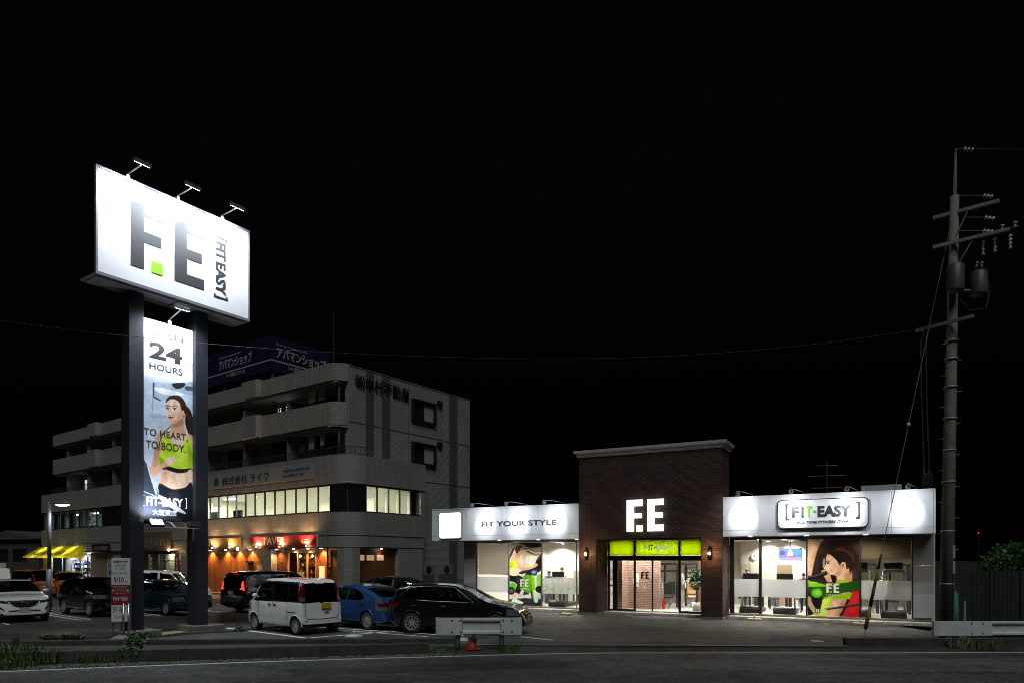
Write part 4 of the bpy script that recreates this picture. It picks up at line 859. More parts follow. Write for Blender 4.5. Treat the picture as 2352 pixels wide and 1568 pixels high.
band('balcony_slab_corner', ring_path(-.36,-.0,-.66,.86,None), .3, 9.86, 9.97, m_apl)
rl = MB(); rl.tube([(-39,-.74,11.45),(-9.3,-.74,11.45)], .025, 5); rl.tube([(-7.1,-.74,11.45),(-1.3,-.74,11.45)], .025, 5)
for x in np.arange(-39,-1.2,1.9): rl.tube([(x,-.74,11.27),(x,-.74,11.45)], .02, 5)
rl.build('balcony_rail', m_dark, apt)
m_rail = M('terrace_rail_metal', (.06,.06,.06), .4, metal=.5)
rr = MB(); rp = ring_path(-40,.66,-.66,1.3,1.2); rr.tube([(p[0],p[1],8.72) for p in rp], .025, 5); rr.tube([(p[0],p[1],8.32) for p in rp], .02, 5); rr.build('terrace_rail', m_rail, apt)
bal = MB().box(-.012,.012,-.012,.012,8.32,8.72); bar0 = bal.build('rail_bar', m_rail, apt); cnt = 0
for i, x in enumerate(np.arange(-.75,-26,-.16)):
    o = bar0 if i == 0 else bar0.copy()
    if i: COL.objects.link(o)
    o.location = (x,-.66,0)
for a in np.linspace(.05,1.5,8):
    o = bar0.copy(); COL.objects.link(o); o.location = (-.64+1.3*math.sin(a), .64-1.3*math.cos(a), 0)
rest = MB()
for x in np.arange(-26,-40,-.16): rest.box(x-.012,x+.012,-.672,-.648,8.32,8.72)
tag(rest.build('rail_bars', m_rail, apt), kind='stuff')
# partitions, doors and windows behind the balconies
for x in (-.9,-5.1,-9.75,-14.4,-19.0,-23.6,-28.2,-32.8,-37.0):
    for z0, z1 in ((8.3,10.3),(9.98,12.0)):
        if x > -1: continue
        box('balcony_partition', M('pale_partition',(.20,.21,.22),.6), apt, x-.02,x+.02,-.5,.68,z0+(0 if z0<9 else 0.02),z1)
def win(x0, x1, z0, z1, y, glass, nm='balcony_window', mull=1):
    f = MB(); t = .05
    f.box(x0,x1,y-.05,y,z1-t,z1); f.box(x0,x1,y-.05,y,z0,z0+t); f.box(x0,x0+t,y-.05,y,z0,z1); f.box(x1-t,x1,y-.05,y,z0,z1)
    for k in range(mull): c_ = x0+(x1-x0)*(k+1)/(mull+1); f.box(c_-t/2,c_+t/2,y-.05,y,z0+t,z1-t)
    f = f.build(nm, m_dark, apt); box('pane', glass, f, x0+t,x1-t,y-.02,y-.01,z0+t,z1-t); return f
m_litwin = M('lit_white_curtain', (.7,.75,.72), .8, emit=(.80,1,.88), es=.75); m_dimwin = M('dim_lit_curtain', (.5,.5,.45), .8, emit=(1,.9,.7), es=.22)
for z0 in (8.35,10.02):
    for x in (-2.9,-12.4,-16.9,-21.5,-26.0,-30.6,-35.0,-37.8): win(x-.95,x+.95,z0,z0+1.95,.69,m_dglass)
win(-8.4,-7.7,10.05,12.1,.69,m_dglass, mull=0); w = win(-7.65,-5.9,10.05,12.1,.69,m_dglass); box('lit_curtain', m_litwin, w, -6.75,-5.95,.6,.64,10.1,12.05); box('lit_curtain', m_litwin, w, -7.6,-7.35,.6,.64,10.1,12.05)
win(-8.3,-5.9,8.35,10.2,.69,m_dglass); w = win(-10.9,-9.9,8.35,9.9,.69,m_dglass, mull=0); box('lit_curtain', m_dimwin, w, -10.8,-10.0,.6,.64,8.6,9.75)
w = win(-36.2,-35.6,8.35,9.9,.69,m_dglass, mull=0); box('lit_curtain', m_litwin, w, -36.1,-35.75,.6,.64,8.4,9.4)
for z0, z1 in ((8.4,9.9),(10.0,12.4)):
    MB().tube([(-.45,-.25,z1),(-.5,-.3,z1-.15),(-.5,-.3,z0)], .06, 8).build('drainpipe', M('drainpipe_grey',(.16,.16,.16),.5), apt, smooth=True)
MB().tube([(-7.9,.1,12.5),(-7.3,.2,12.3),(-7.1,.35,12.2),(-7.1,.35,10.0)], .05, 8).build('drainpipe', _m['drainpipe_grey'], apt, smooth=True)
# right facade details
for y0, y1 in ((1.23,1.88),(2.52,3.18),(8.57,9.4)):
    box('dark_stripe', m_stripe, apt, .002,.008,y0,y1,0.2 if y0 > 5 else 8.26,13.39)
for z in (10.22,): box('facade_joint', m_joint, apt, .009,.012,.0,10.7,z-.025,z+.025)
box('facade_joint', m_joint, apt, .009,.012,5.46,10.7,7.30,7.35)
for y in (4.75,7.75): box('facade_joint', m_joint, apt, .009,.011,y-.015,y+.015,8.26,13.39)
box('roof_coping', m_apl, apt, -.36,.03,-.02,10.75,13.4,13.44)
for z0, z1 in ((11.15,12.35),(8.45,9.65)):
    f = MB(); f.box(0,.22,4.95,5.05,z0,z1); f.box(0,.22,7.0,7.1,z0,z1); f.box(0,.22,4.95,7.1,z1,z1+.1); f.box(0,.14,4.95,7.1,z0-.1,z0); f.box(.02,.1,5.95,6.05,z0,z1); f.box(.02,.06,5.05,7.0,z0,z0+.08)
    f = f.build('side_window', m_dark, apt); box('pane', m_dglass, f, .012,.03,5.05,7.0,z0,z1)
    c_ = MB()
    for k in range(9): c_.box(.032,.045+.01*(k % 2),6.08+k*.1,6.17+k*.1,z0+.06,z1-.05)
    c_.build('curtain', M('grey_curtain',(.28,.28,.26),.9), f)
    box('air_vent', m_dark, apt, .01,.16,7.35,7.75,z1+.1,z1+.4)
kan = text('㈱中村不動産', M('black_facade_letter',(.012,.012,.012),.5), apt, .4,4.7,12.26,13.0, -.05, bold=.0, depth=.06); kan.rotation_euler = (0,0,R(90))
# sign board of the office floor
sb = box('office_sign', M('pale_sign_board',(.24,.24,.25),.6), apt, -17.0,-1.98,-.86,-.805,7.05,7.95)
m_lt = M('navy_letter', (.02,.025,.05), .6)
text('株式会社 ライフ', m_lt, sb, -11.6,-6.4,7.2,7.75, -.862, bold=.01); MB().lathe([(0,-.875),(.28,-.875),(.28,-.863)], 16, 'y', (-12.3,0,7.5)).build('round_mark', M('blue_mark',(.03,.06,.12),.5), sb)
text('FreePhone:0120-077-968', m_lt, sb, -5.0,-2.5,7.58,7.74, -.862); text('Phone:0584-71-7401', m_lt, sb, -5.0,-2.95,7.26,7.42, -.862)
# second-floor window strip
def strip(a, b_, n, axis, lit, parent):
    for k in range(n):
        p, q = a+(b_-a)*k/n, a+(b_-a)*(k+1)/n
        g = m_aglass if lit else m_dglass
        if axis == 'x':
            f = MB(); f.box(p,p+.05,-.74,-.64,5.02,6.62); f.box(p,q,-.74,-.64,6.52,6.62); f.box(p,q,-.74,-.64,5.02,5.1); f = f.build('strip_window', m_dark, apt); box('pane', g, f, p+.05,q,-.70,-.69,5.1,6.52)
        else:
            f = MB(); f.box(.64,.74,p,p+.05,5.02,6.62); f.box(.64,.74,p,q,6.52,6.62); f.box(.64,.74,p,q,5.02,5.1); f = f.build('strip_window', m_dark, apt); box('pane', g, f, .69,.70,p+.05,q,5.1,6.52)
strip(-16.5,-.85,15,'x',True,apt); strip(.55,5.1,5,'y',True,apt); strip(-41.4,-32.6,8,'x',True,apt); strip(-32.6,-29.6,3,'x',True,apt); strip(-29.5,-17.2,11,'x',False,apt)
band('corner_window', ring_path(-.85,.70,-.70,1.36,.55), .03, 5.1, 6.52, m_dglass); band('corner_window_frame', ring_path(-.85,.74,-.74,1.4,.55), .08, 5.02, 5.1, m_dark); band('corner_window_frame', ring_path(-.85,.74,-.74,1.4,.55), .08, 6.52, 6.62, m_dark)
MB().tube([(.28,-.34,5.05),(.28,-.34,6.6)], .03, 6).build('corner_mullion', m_steel, apt)
box('strip_pier', m_tile, apt, .3,.74,5.1,5.44,5.02,6.62)
# office interior
box('office_wall', m_wroom, apt, -16.6,.3,4.6,4.7,4.8,6.7); box('office_wall', m_wroom, apt, -16.7,-16.6,-.5,4.7,4.8,6.7); box('office_ceiling', m_gceil, apt, -16.6,.55,-.55,4.6,6.66,6.7)
for x in (-14.5,-11.5,-8.0,-4.5,-1.6):
    l = box('office_light', m_bulbw, apt, x-.6,x+.6,1.4,1.5,6.62,6.65); lamp('office_tube_light', 'AREA', l, (x,1.45,6.58), 470, (1,.96,.86), 1.2, aim=(x,1.45,0))
for p, q, z in ((-9.3,-8.4,5.15),(-8.3,-7.3,5.15),(-7.2,-6.3,5.6),(-6.2,-5.3,5.12),(-5.2,-4.2,5.12),(-4.1,-3.2,5.12),(-3.1,-2.2,5.12),(-2.1,-1.2,5.6),(-13.3,-12.4,5.9)): box('window_blind', m_blindc, apt, p,q,-.5,-.49,z,6.6)
for p, q, z in ((.65,1.3,5.9),(1.4,2.3,5.12),(2.4,3.2,5.12),(3.3,4.1,5.12)): box('window_blind', m_blindc, apt, .5,.51,p,q,z,6.6)
for x in (-15.2,-12.2,-10.4): box('office_screen', m_dark, apt, x-.5,x+.5,.6,.7,4.8,5.7)
tag(MB().lathe([(0,4.55),(.16,4.55),(.16,4.595)], 16, 'y', (-6.0,0,6.0)).build('wall_clock', m_wtxt), 'round clock on the office wall behind the lit window strip', 'clock'); CLK = bpy.data.objects['wall_clock']; CLK.location = AF.o; CLK.rotation_euler = (0,0,R(-36.3))
# far upper shop with teal light
box('salon_wall', M('teal_wall',(.25,.36,.36),.8), apt, -41.5,-29.6,3.6,3.7,4.8,6.7); box('salon_wall', _m['teal_wall'], apt, -29.6,-29.5,-.5,3.7,4.8,6.7)
for x in (-39.5,-36,-32,-30.5):
    l = box('salon_light', m_bulbw, apt, x-.5,x+.5,1.4,1.5,6.5,6.55); lamp('salon_tube_light', 'AREA', l, (x,1.45,6.45), 45, (.7,.95,1), 1, aim=(x,1.45,0))
for x in (-40.3,-38.8,-36.9,-35.1): box('salon_curtain', m_dark, apt, x,x+.75,-.3,-.2,4.85,6.5)
text('OPEN', m_wtxt, apt, -31.9,-30.6,6.0,6.3, -.745, bold=.02); text('24', m_wtxt, apt, -31.7,-30.7,5.5,5.95, -.745, bold=.03); text('HOURS', m_wtxt, apt, -31.9,-30.6,5.2,5.42, -.745, bold=.02)

# ground floor: tiled columns, timber front and door of the restaurant
for a, b_ in ((-7.36,-6.40),(-17.2,-16.4),(-26.0,-25.2)): box('tile_column', m_tile, apt, a,b_,-.72,.2,0,3.0)
band('tile_column', ring_path(-.16,.72,-.72,.5,.18), .5, 0, 3.0, m_tile); box('tile_column', m_tile, apt, .25,.72,3.2,5.3,0,3.0)
box('ground_wall', m_dwood, apt, -16.4,-.2,1.0,1.15,0,2.98); box('ground_wall', m_apl, apt, AL,-16.5,1.2,1.3,0,2.98)
def planks(nm, x0, x1, y, z0, z1, w, mats, axis='x'):
    x = x0; protos = {}
    while x < x1-.03:
        e = min(x+w, x1); k = random.randrange(len(mats)); d = random.uniform(0,.008)
        key = (k, round(e-x,3))
        if key in protos: o = protos[key].copy(); COL.objects.link(o)
        else:
            o = MB().box(0,e-x-.008,0,.03,z0,z1).build(nm, mats[k], apt); protos[key] = o
        if axis == 'x': o.location = (x, y-d, 0)
        else: o.location = (y+d, x, 0); o.rotation_euler = (0,0,R(90))
        x = e
planks('plank', -16.4,-7.38, -.42, .12, 2.86, .145, m_wood); box('plank_backing', m_dwood, apt, -16.4,-7.38,-.385,-.3,0,2.98)
box('timber_header', m_dwood, apt, -16.4,-7.38,-.44,-.3,2.87,2.975); box('timber_plinth', m_conc, apt, -16.4,-1.2,-.75,-.3,0,.12)
planks('plank', -2.42,-1.45, -.42, .05, 2.9, .14, m_wood); box('plank_backing', m_dwood, apt, -2.42,-1.45,-.385,-.3,0,2.98)
planks('plank', -6.38,-5.2, -.3, .05, 2.9, .15, [m_dwood])
box('dark_door', m_dwood, apt, -1.4,-.2,-.2,-.14,.05,2.9); MB().tube([(-.95,-.28,.9),(-.95,-.28,1.9)], .02, 6).build('door_handle', m_steel, apt)
fd = MB()
for x in (-5.2,-4.24,-3.36,-2.5): fd.box(x,x+.09,-.42,-.3,.05,2.85)
fd.box(-5.2,-2.41,-.43,-.29,2.75,2.9); fd.box(-5.2,-2.41,-.42,-.3,.05,.16); fd.build('door_frame', M('amber_timber',(.45,.22,.08),.45,var=.2), apt)
for a, b_ in ((-5.11,-4.24),(-4.15,-3.36),(-3.27,-2.5)): box('door_pane', m_aglass, apt, a,b_,-.37,-.36,.16,2.75)
def item(m, name, mat, label, cat, group):
    o = m.build(name, mat, None, smooth=False); o.location = AF.o; o.rotation_euler = (0,0,R(-36.3)); return tag(o, label, cat, group)
# restaurant interior: shelves of bottles and a lamp
for z in (1.0,1.45,1.9,2.35): box('bar_shelf', m_wood[2], apt, -5.6,-2.3,.80,.98,z,z+.03)
bc = [M('amber_bottle',(.3,.12,.02),.15), M('green_bottle',(.04,.14,.05),.15), M('label_bottle',(.5,.45,.35),.4), M('red_bottle',(.3,.03,.02),.2)]
for z in (1.03,1.48,1.93,2.38):
    x = -5.5
    while x < -2.4:
        h = random.uniform(.18,.33); item(MB().lathe([(.04,z),(.042,z+h*.6),(.015,z+h*.75),(.014,z+h)], 7, 'z', (x,.88,0)), 'bottle', random.choice(bc), 'small bottle on the back shelves seen through the restaurant door', 'bottle', 'bottles behind the restaurant door'); x += random.uniform(.12,.3)
box('bar_counter', m_wood[1], apt, -5.6,-2.4,.2,.5,.1,1.05)
for x in (-4.9,-3.7,-2.8):
    l = MB().ball((x,.3,2.55), .07).build('pendant_lamp', m_bulbwarm, apt, smooth=True); lamp('pendant_light', 'POINT', l, (x,.3,2.4), 16, (1,.6,.28), .06)
# illuminated restaurant signs, lamp fittings
m_red = M('red_sign', (.34,.02,.03), .4, var=.1); m_ochre = M('ochre_sign', (.25,.12,.05), .45, var=.15); m_slet = M('cream_sign_letter', (.8,.7,.5), .5)
ts = box('restaurant_sign', m_red, apt, -8.48,-1.78,-.86,-.80,3.08,3.77); box('sign_edge', m_slet, ts, -1.8,-1.74,-.865,-.80,3.08,3.77)
text('TAVER', m_slet, ts, -7.05,-4.8,3.24,3.70, -.862, bold=.005); text('diner', m_slet, ts, -8.2,-7.2,3.18,3.42, -.862); text('たべる', m_slet, ts, -3.2,-2.6,3.26,3.44, -.862, bold=.01); text('おうちごはん', m_slet, ts, -3.1,-2.6,3.48,3.54, -.862)
t2 = box('restaurant_sign', m_ochre, apt, -16.2,-9.4,-.86,-.80,3.08,3.75); text('TAVER', m_slet, t2, -15.0,-12.75,3.24,3.70, -.862, bold=.005); text('たべる', m_slet, t2, -10.95,-10.3,3.22,3.42, -.862, bold=.01)
def uplight(x, power, aim, warm=(1,.56,.22)):
    l = MB().tube([(x,-1.02,3.0),(x,-.98,3.08)], [.05,.065], 10).build('sign_lamp', m_dark, apt); MB().ball((x,-.99,3.10), .05).build('bulb', m_bulbwarm, l, smooth=True)
    lamp('sign_lamp_beam', 'SPOT', l, (x,-1.05,3.16), power, warm, .04, aim=aim, spot=140, blend=.8)
for x, p in ((-15.2,360),(-12.6,300),(-10.6,300),(-7.6,380),(-5.2,260),(-2.6,380)): uplight(x, p, (x+(.3 if x < -3 else -.2), -.80, 4.25))
pb = MB().ball((-9.36,-1.15,3.06), .07).build('bare_bulb', m_bulbwarm, apt, smooth=True); lamp('bare_bulb_light', 'POINT', pb, (-9.36,-1.3,3.06), 18, (1,.55,.2), .06)
pb = MB().ball((-18.5,-.9,3.02), .08).build('bare_bulb', m_bulbwarm, apt, smooth=True); lamp('bare_bulb_light', 'POINT', pb, (-18.5,-1.1,3.02), 20, (1,.6,.25), .06)
for x in (-13.5,-11.6,-10.2,-8.8,-6.0,-4.3,-2.9,-1.7):
    d = MB().lathe([(0,2.955),(.07,2.955),(.08,2.975)], 10, 'z', (x,-.62,0)).build('soffit_downlight', m_bulbw, apt); lamp('soffit_beam', 'SPOT', d, (x,-.62,2.93), 260, (1,.47,.14), .05, aim=(x,-.55,0), spot=125, blend=.7)
d = MB().lathe([(0,2.955),(.07,2.955),(.08,2.975)], 10, 'z', (.60,1.9,0)).build('soffit_downlight', m_bulbw, apt); lamp('soffit_beam', 'SPOT', d, (.60,1.9,2.93), 26, (1,.6,.32), .05, aim=(.55,1.9,0), spot=95, blend=.3)
# menu boards on the timber front
box('menu_board', M('menu_paper',(.55,.42,.2),.6,var=.2), apt, -8.3,-7.75,-.47,-.455,.8,1.98); box('glowing_menu', M('lit_menu',(.8,.6,.4),.5,emit=(1,.55,.22),es=1.2), apt, -2.05,-1.6,-.50,-.46,.9,1.95)
box('slat_canopy', m_dwood, apt, -9.45,-8.7,-.56,-.44,2.15,2.25)
for k in range(6): box('slat', m_dwood, apt, -9.3+k*.1,-9.26+k*.1,-.47,-.455,.9,2.1)
# side timber door on the right facade
planks('plank', .2,3.18, .40, .1, 2.2, .16, [m_dwood], 'y'); box('side_door_backing', m_dwood, apt, .3,.40,.18,3.2,0,2.98)
for a, b_ in ((.2,.75),(.95,1.5),(1.72,2.25)): box('transom_window', M('dim_amber_pane',(.4,.3,.2),.3,emit=(1,.62,.35),es=.35), apt, .40,.43,a,b_,2.28,2.6)
# timber-merchant shop front
box('shop_sign', M('brown_sign_board',(.10,.085,.06),.6,var=.2), apt, -25,-18.2,-.9,-.82,3.1,4.35); text('マカ木材 大垣店', M('bronze_letter',(.35,.28,.2),.4,metal=.4), apt, -24.9,-19.0,3.25,3.95, -.902, bold=.01)
m_shopc = M('shop_cream', (.6,.52,.34), .8)
box('shop_back_wall', m_shopc, apt, -23.2,-16.5,3.2,3.3,0,2.98); box('shop_floor', m_gfloor, apt, -23.2,-16.5,-.4,3.2,0.02,.05)
sf = MB()
for x in (-22.6,-21.1,-20.15,-18.6,-17.0): sf.box(x,x+.14,-.42,-.3,.05,2.95)
sf.box(-22.6,-16.5,-.43,-.29,2.75,2.96); sf.box(-20.15,-16.5,-.42,-.3,2.2,2.28); sf.build('shop_frame', m_dark, apt)
for a, b_ in ((-22.46,-21.1),(-20.96,-20.15),(-20.0,-18.6),(-18.46,-17.0)): box('shop_pane', m_aglass, apt, a,b_,-.37,-.36,.1,2.75)
for x in (-22,-19.8,-17.8):
    l = box('shop_light', m_bulbw, apt, x-.4,x+.4,1.0,1.1,2.9,2.94); lamp('shop_tube_light', 'AREA', l, (x,1.05,2.86), 120, (1,.86,.6), .9, aim=(x,1.05,0))
for x in (-19.9,-18.3):
    for z in (.5,1.0,1.5,2.0): box('shop_shelf', m_dwood, apt, x,x+1.3,.4,.7,z,z+.04)
    for z in (.54,1.04,1.54):
        for k in range(5): item(MB().box(x+.05+k*.25,x+.22+k*.25,.45,.65,z,z+random.uniform(.2,.4)), 'shelf_goods', random.choice([m_dark,m_ochre,m_dwood,m_wroom]), 'box of goods on the shelves of the timber shop between the sign legs', 'goods', 'goods in the timber shop')
# shuttered bay, little signs
box('black_shop_board', m_dark, apt, -31.0,-27.9,-.9,-.8,2.95,3.6); text('中村不動産', m_apl, apt, -30.6,-28.2,3.1,3.45, -.902)
sh = MB()
for k in range(16): sh.box(-29.2+k*.2,-29.04+k*.2,-.5,-.46,.05,2.9)
sh.build('ribbed_shutter', M('cream_shutter',(.42,.40,.33),.6), apt); box('shutter_backing', m_apl, apt, -29.3,-25.9,-.455,-.4,0,2.95); box('brown_shutter', M('tan_wall',(.22,.17,.13),.7), apt, -32.2,-29.3,-.5,-.4,0,2.95)
box('flat_sign', M('blue_white_sign',(.08,.12,.35),.5), apt, -28.8,-27.0,-.56,-.52,1.2,1.95); text('マンション', m_wtxt, apt, -28.7,-27.1,1.45,1.8, -.562, bold=.02)
# yellow awning and its shop
aw = MB(); aw.add([(-42.0,-.82,3.5),(-32.74,-.82,3.5),(-32.74,-2.1,2.62),(-42.3,-2.1,2.62),(-32.74,-2.1,2.5),(-42.3,-2.1,2.5)], [(0,1,2,3),(3,2,4,5)]); aw.add([(-32.74,-.82,3.5),(-32.74,-.82,2.5),(-32.74,-2.1,2.5),(-32.74,-2.1,2.62)], [(0,1,2,3)])
m_yel = bpy.data.materials.new('yellow_awning_cloth'); m_yel.use_nodes = True; nn = m_yel.node_tree.nodes; ll = m_yel.node_tree.links
tr_ = nn.new('ShaderNodeBsdfTranslucent'); tr_.inputs[0].default_value = (.85,.70,.02,1); mx_ = nn.new('ShaderNodeMixShader'); mx_.inputs[0].default_value = .55
nz_ = nn.new('ShaderNodeTexNoise'); nz_.inputs['Scale'].default_value = 2; cr_ = nn.new('ShaderNodeValToRGB'); cr_.color_ramp.elements[0].color = (.6,.45,.01,1); cr_.color_ramp.elements[1].color = (.8,.66,.02,1); ll.new(nz_.outputs[0], cr_.inputs[0]); ll.new(cr_.outputs[0], nn['Principled BSDF'].inputs['Base Color'])
ll.new(nn['Principled BSDF'].outputs[0], mx_.inputs[1]); ll.new(tr_.outputs[0], mx_.inputs[2]); ll.new(mx_.outputs[0], nn['Material Output'].inputs[0])
aw.build('awning', m_yel, apt)
at_ = text('作業服 職人の店 大垣店', m_bt, apt, -41.2,-34.4,0,.62, 0, bold=.01, depth=.006); at_.location = (0,-1.96,2.74); at_.rotation_euler = (R(-55.5),0,0)
box('kiosk_back_wall', M('bright_kiosk_wall',(.7,.72,.74),.8), apt, -41.8,-32.8,2.2,2.3,0,2.98)
for x in (-40.2,-37.2,-34.2):
    l = box('kiosk_light', m_bulbw, apt, x-.6,x+.6,.3,.4,2.85,2.9); lamp('kiosk_tube_light', 'AREA', l, (x,.35,2.8), 90, (.9,.96,1), 1.1, aim=(x,.35,0))
    l2 = box('awning_lamp', m_bulbw, apt, x-.3,x+.3,-.98,-.92,2.92,2.96); lamp('awning_lamp_light', 'AREA', l2, (x,-1.0,2.9), 30, (1,.95,.8), .5, aim=(x,-1.6,3.2))
for x in (-39.9,-37.9,-35.9,-34.3):
    for z in (.4,.8,1.2,1.6,2.0):
        box('kiosk_shelf', m_steel, apt, x,x+1.4,.9,1.3,z,z+.03)
        for k in range(5): item(MB().box(x+.04+k*.27,x+.24+k*.27,.95,1.2,z+.03,z+random.uniform(.16,.33)), 'shelf_goods', random.choice([m_wtxt,m_dark,M('blue_goods',(.05,.12,.4),.5),m_panel2,m_paper]), 'packet of goods on the bright shelves under the yellow awning', 'goods', 'goods under the yellow awning')
for x in (-41.8,-40.3,-38.1,-36.2,-34.4,-32.9): box('kiosk_post', m_steel, apt, x,x+.09,-.5,-.42,0,2.6)
box('kiosk_pier', m_shopc, apt, -42.0,-40.4,-.6,-.45,0,2.6)

# rooftop sign
rs = thing('rooftop_sign', 'dark blue corner sign on steel legs on the apartment roof', 'sign', AF.W(-11.5,2.75), -36.3)
m_navy = M('navy_sign_panel', (.006,.008,.034), .5, var=.15); m_rl = M('grey_sign_letter', (.3,.31,.34), .5); m_st = M('dull_steel', (.13,.13,.13), .5, metal=.5)
rb = MB(); rb.box(-9.5,0,0,.12,15.7,18.07); rb.build('front_panel', m_navy, rs); box('side_panel', m_navy, rs, -.12,0,.13,5.1,15.7,18.07)
box('white_stripe', m_rl, rs, -9.5,.01,-.012,-.002,16.33,16.43); box('white_stripe', m_rl, rs, .002,.012,0,5.1,16.33,16.43)
text('アパマンショップ', m_rl, rs, -6.6,-2.3,16.62,17.42, -.002, bold=.03); text('Dramatic Communication', m_rl, rs, -6.5,-3.7,17.5,17.66, -.002)
for s_, z0, z1, x0, x1 in (('アパマンショップ',16.6,17.4,.45,4.75),('Dramatic Communication',17.5,17.66,.4,3.1)):
    o = text(s_, m_rl, rs, x0,x1,z0,z1, -.002, bold=.03 if z0 < 17 else 0); o.rotation_euler = (0,0,R(90))
text('いい部屋みつかる', m_rl, rs, -5.6,-3.2,15.95,16.28, -.002); o = text('いい部屋みつかる', m_rl, rs, 1.4,3.4,15.95,16.28, -.002); o.rotation_euler = (0,0,R(90))
for x, y in ((-9.3,.3),(-6.3,.3),(-3.2,.3),(-.25,.3),(-.25,2.6),(-.25,4.9),(-6.3,3.5)): box('steel_leg', m_st, rs, x-.09,x+.09,y-.09,y+.09,13.1,15.8 if y < 3 else 16.4)
box('steel_beam', m_st, rs, -9.4,-.1,.25,.35,14.3,14.45); MB().tube([(-9.3,.3,14.3),(-6.3,3.5,13.4)], .05, 6).build('brace', m_st, rs)
mast = MB().tube([AF.W(-7.5,5,13.1), AF.W(-7.5,5,19.6)], [.03,.015], 6).build('roof_mast', m_st); tag(mast, 'thin dark mast rising from the apartment roof beside the blue sign', 'mast')
# laundry hung on the balconies
def cloth(name, x, z1, w, h, mat, label, cat='laundry'):
    m = MB(); n = 8; vs = []
    for j in range(5):
        for i in range(n+1):
            t = i/n; s_ = w*(1-.1*j/4*abs(2*t-1)); vs.append((x-s_/2+s_*t, -.25+.035*math.sin(t*14+j*.6)*(j/4+.2), z1-h*j/4))
    m.add(vs, [(j*(n+1)+i,(j+1)*(n+1)+i,(j+1)*(n+1)+i+1,j*(n+1)+i+1) for j in range(4) for i in range(n)])
    o = m.build(name, mat, None, smooth=True); o.location = AF.o; o.rotation_euler = (0,0,R(-36.3)); o.modifiers.new('thickness','SOLIDIFY').thickness = .012
    tag(o, label, cat, 'laundry on the balconies')
MB().tube([(-4.3,-.25,12.45),(-1.3,-.25,12.45)], .015, 6).build('drying_pole', m_steel, apt); MB().tube([(-4.3,-.25,9.75),(-1.3,-.25,9.75)], .015, 6).build('drying_pole', m_steel, apt)
m_c1 = M('white_towel',(.6,.58,.52),.9); m_c2 = M('striped_cloth',(.42,.44,.46),.9); m_c3 = M('patterned_cloth',(.35,.33,.24),.9); m_c4 = M('dark_garment',(.05,.055,.06),.9)
cloth('towel', -3.05,12.45,.75,.9,m_c1,'large white towel drying on the upper balcony'); cloth('towel', -3.75,12.45,.4,.7,m_c3,'small patterned towel left of the white one on the upper balcony'); cloth('shirt', -2.15,12.4,.62,.8,m_c2,'pale grey shirt at the right of the upper balcony line')
cloth('shirt', -3.1,9.7,.6,.9,m_c2,'pale shirt hanging on the lower balcony line'); cloth('towel', -2.1,9.72,.42,.75,m_c1,'white towel at the right of the lower balcony line'); cloth('trousers', -4.0,9.72,.7,1.1,m_c4,'dark garment at the left of the lower balcony line')
# air-conditioner units beside the right facade
for i, (y, lb) in enumerate(((5.95,'nearer grey air conditioner unit on the apartment side wall'),(7.65,'farther grey air conditioner unit on the apartment side wall'))):
    ac = thing('air_conditioner', lb, 'air conditioner', AF.W(.55,y), -36.3+90, 'air conditioners by the side wall')
    box('casing', M('ac_casing',(.16,.16,.145),.5), ac, -.45,.45,-.16,.16,1.35,2.0, bevel=.02)
    MB().lathe([(.0,-.175),(.24,-.175),(.26,-.162)], 18, 'y', (-.12,0,1.67)).build('fan_grille', m_dark, ac)
    box('stand', m_st, ac, -.42,.42,-.14,.14,0,1.345)
MB().tube([(.06,4.9,2.9),(.12,4.95,2.0),(.2,5.6,1.2),(.2,5.65,.0)], .06, 8).build('vent_pipe', M('white_pipe',(.4,.4,.38),.5), apt, smooth=True)

# ------------------------------------------------------------------ cars
m_carglass = glass_mat('car_glass', (.30,.36,.34), refl=.6); m_privacy = glass_mat('privacy_glass', (.08,.09,.09))
m_trim = M('black_trim', (.012,.012,.013), .35, var=.1); m_tyre = M('tyre_rubber', (.015,.015,.015), .8, var=.2); m_seat = M('dark_seat_cloth', (.035,.035,.038), .9)
m_rim = M('alloy_rim', (.40,.41,.43), .28, metal=.35, var=.1); m_rimd = M('dark_rim', (.02,.02,.022), .5)
m_chr = M('chrome', (.75,.76,.78), .12, metal=1, var=.05); m_lens = M('headlight_lens', (.30,.32,.34), .12, metal=.7, var=.3, vscale=30); m_dlens = M('dark_headlight_lens', (.05,.055,.06), .1, metal=.4, var=.3, vscale=30)
m_tail = M('tail_lens', (.09,.003,.006), .12, var=.2, vscale=20); m_taillit = M('lit_tail_lens', (.4,.01,.01), .2, emit=(1,.03,.02), es=3.2); m_tailclear = M('clear_tail_lens', (.17,.16,.17), .12, metal=.5, var=.4, vscale=40)
m_plate = M('blank_white_plate', (.42,.42,.42), .5, var=.03); m_plateY = M('blank_yellow_plate', (.42,.33,.01), .5, var=.03)
def paint(name, c, rough=.25, metal=0): return M(name, c, rough, metal=metal, var=.03, vscale=2, coat=.6 if max(c) < .05 else 1, spec=.4)
def interp(pts): X = [p[0] for p in pts]; Y = [p[1] for p in pts]; return lambda x: float(np.interp(x, X, Y))
def inside(x, z, poly):
    c = False; n = len(poly)
    for i in range(n):
        (x0,z0),(x1,z1) = poly[i], poly[(i+1)%n]
        if (z0 <= z) != (z1 <= z) and x < (x1-x0)*(z-z0)/(z1-z0)+x0: c = not c
    return c
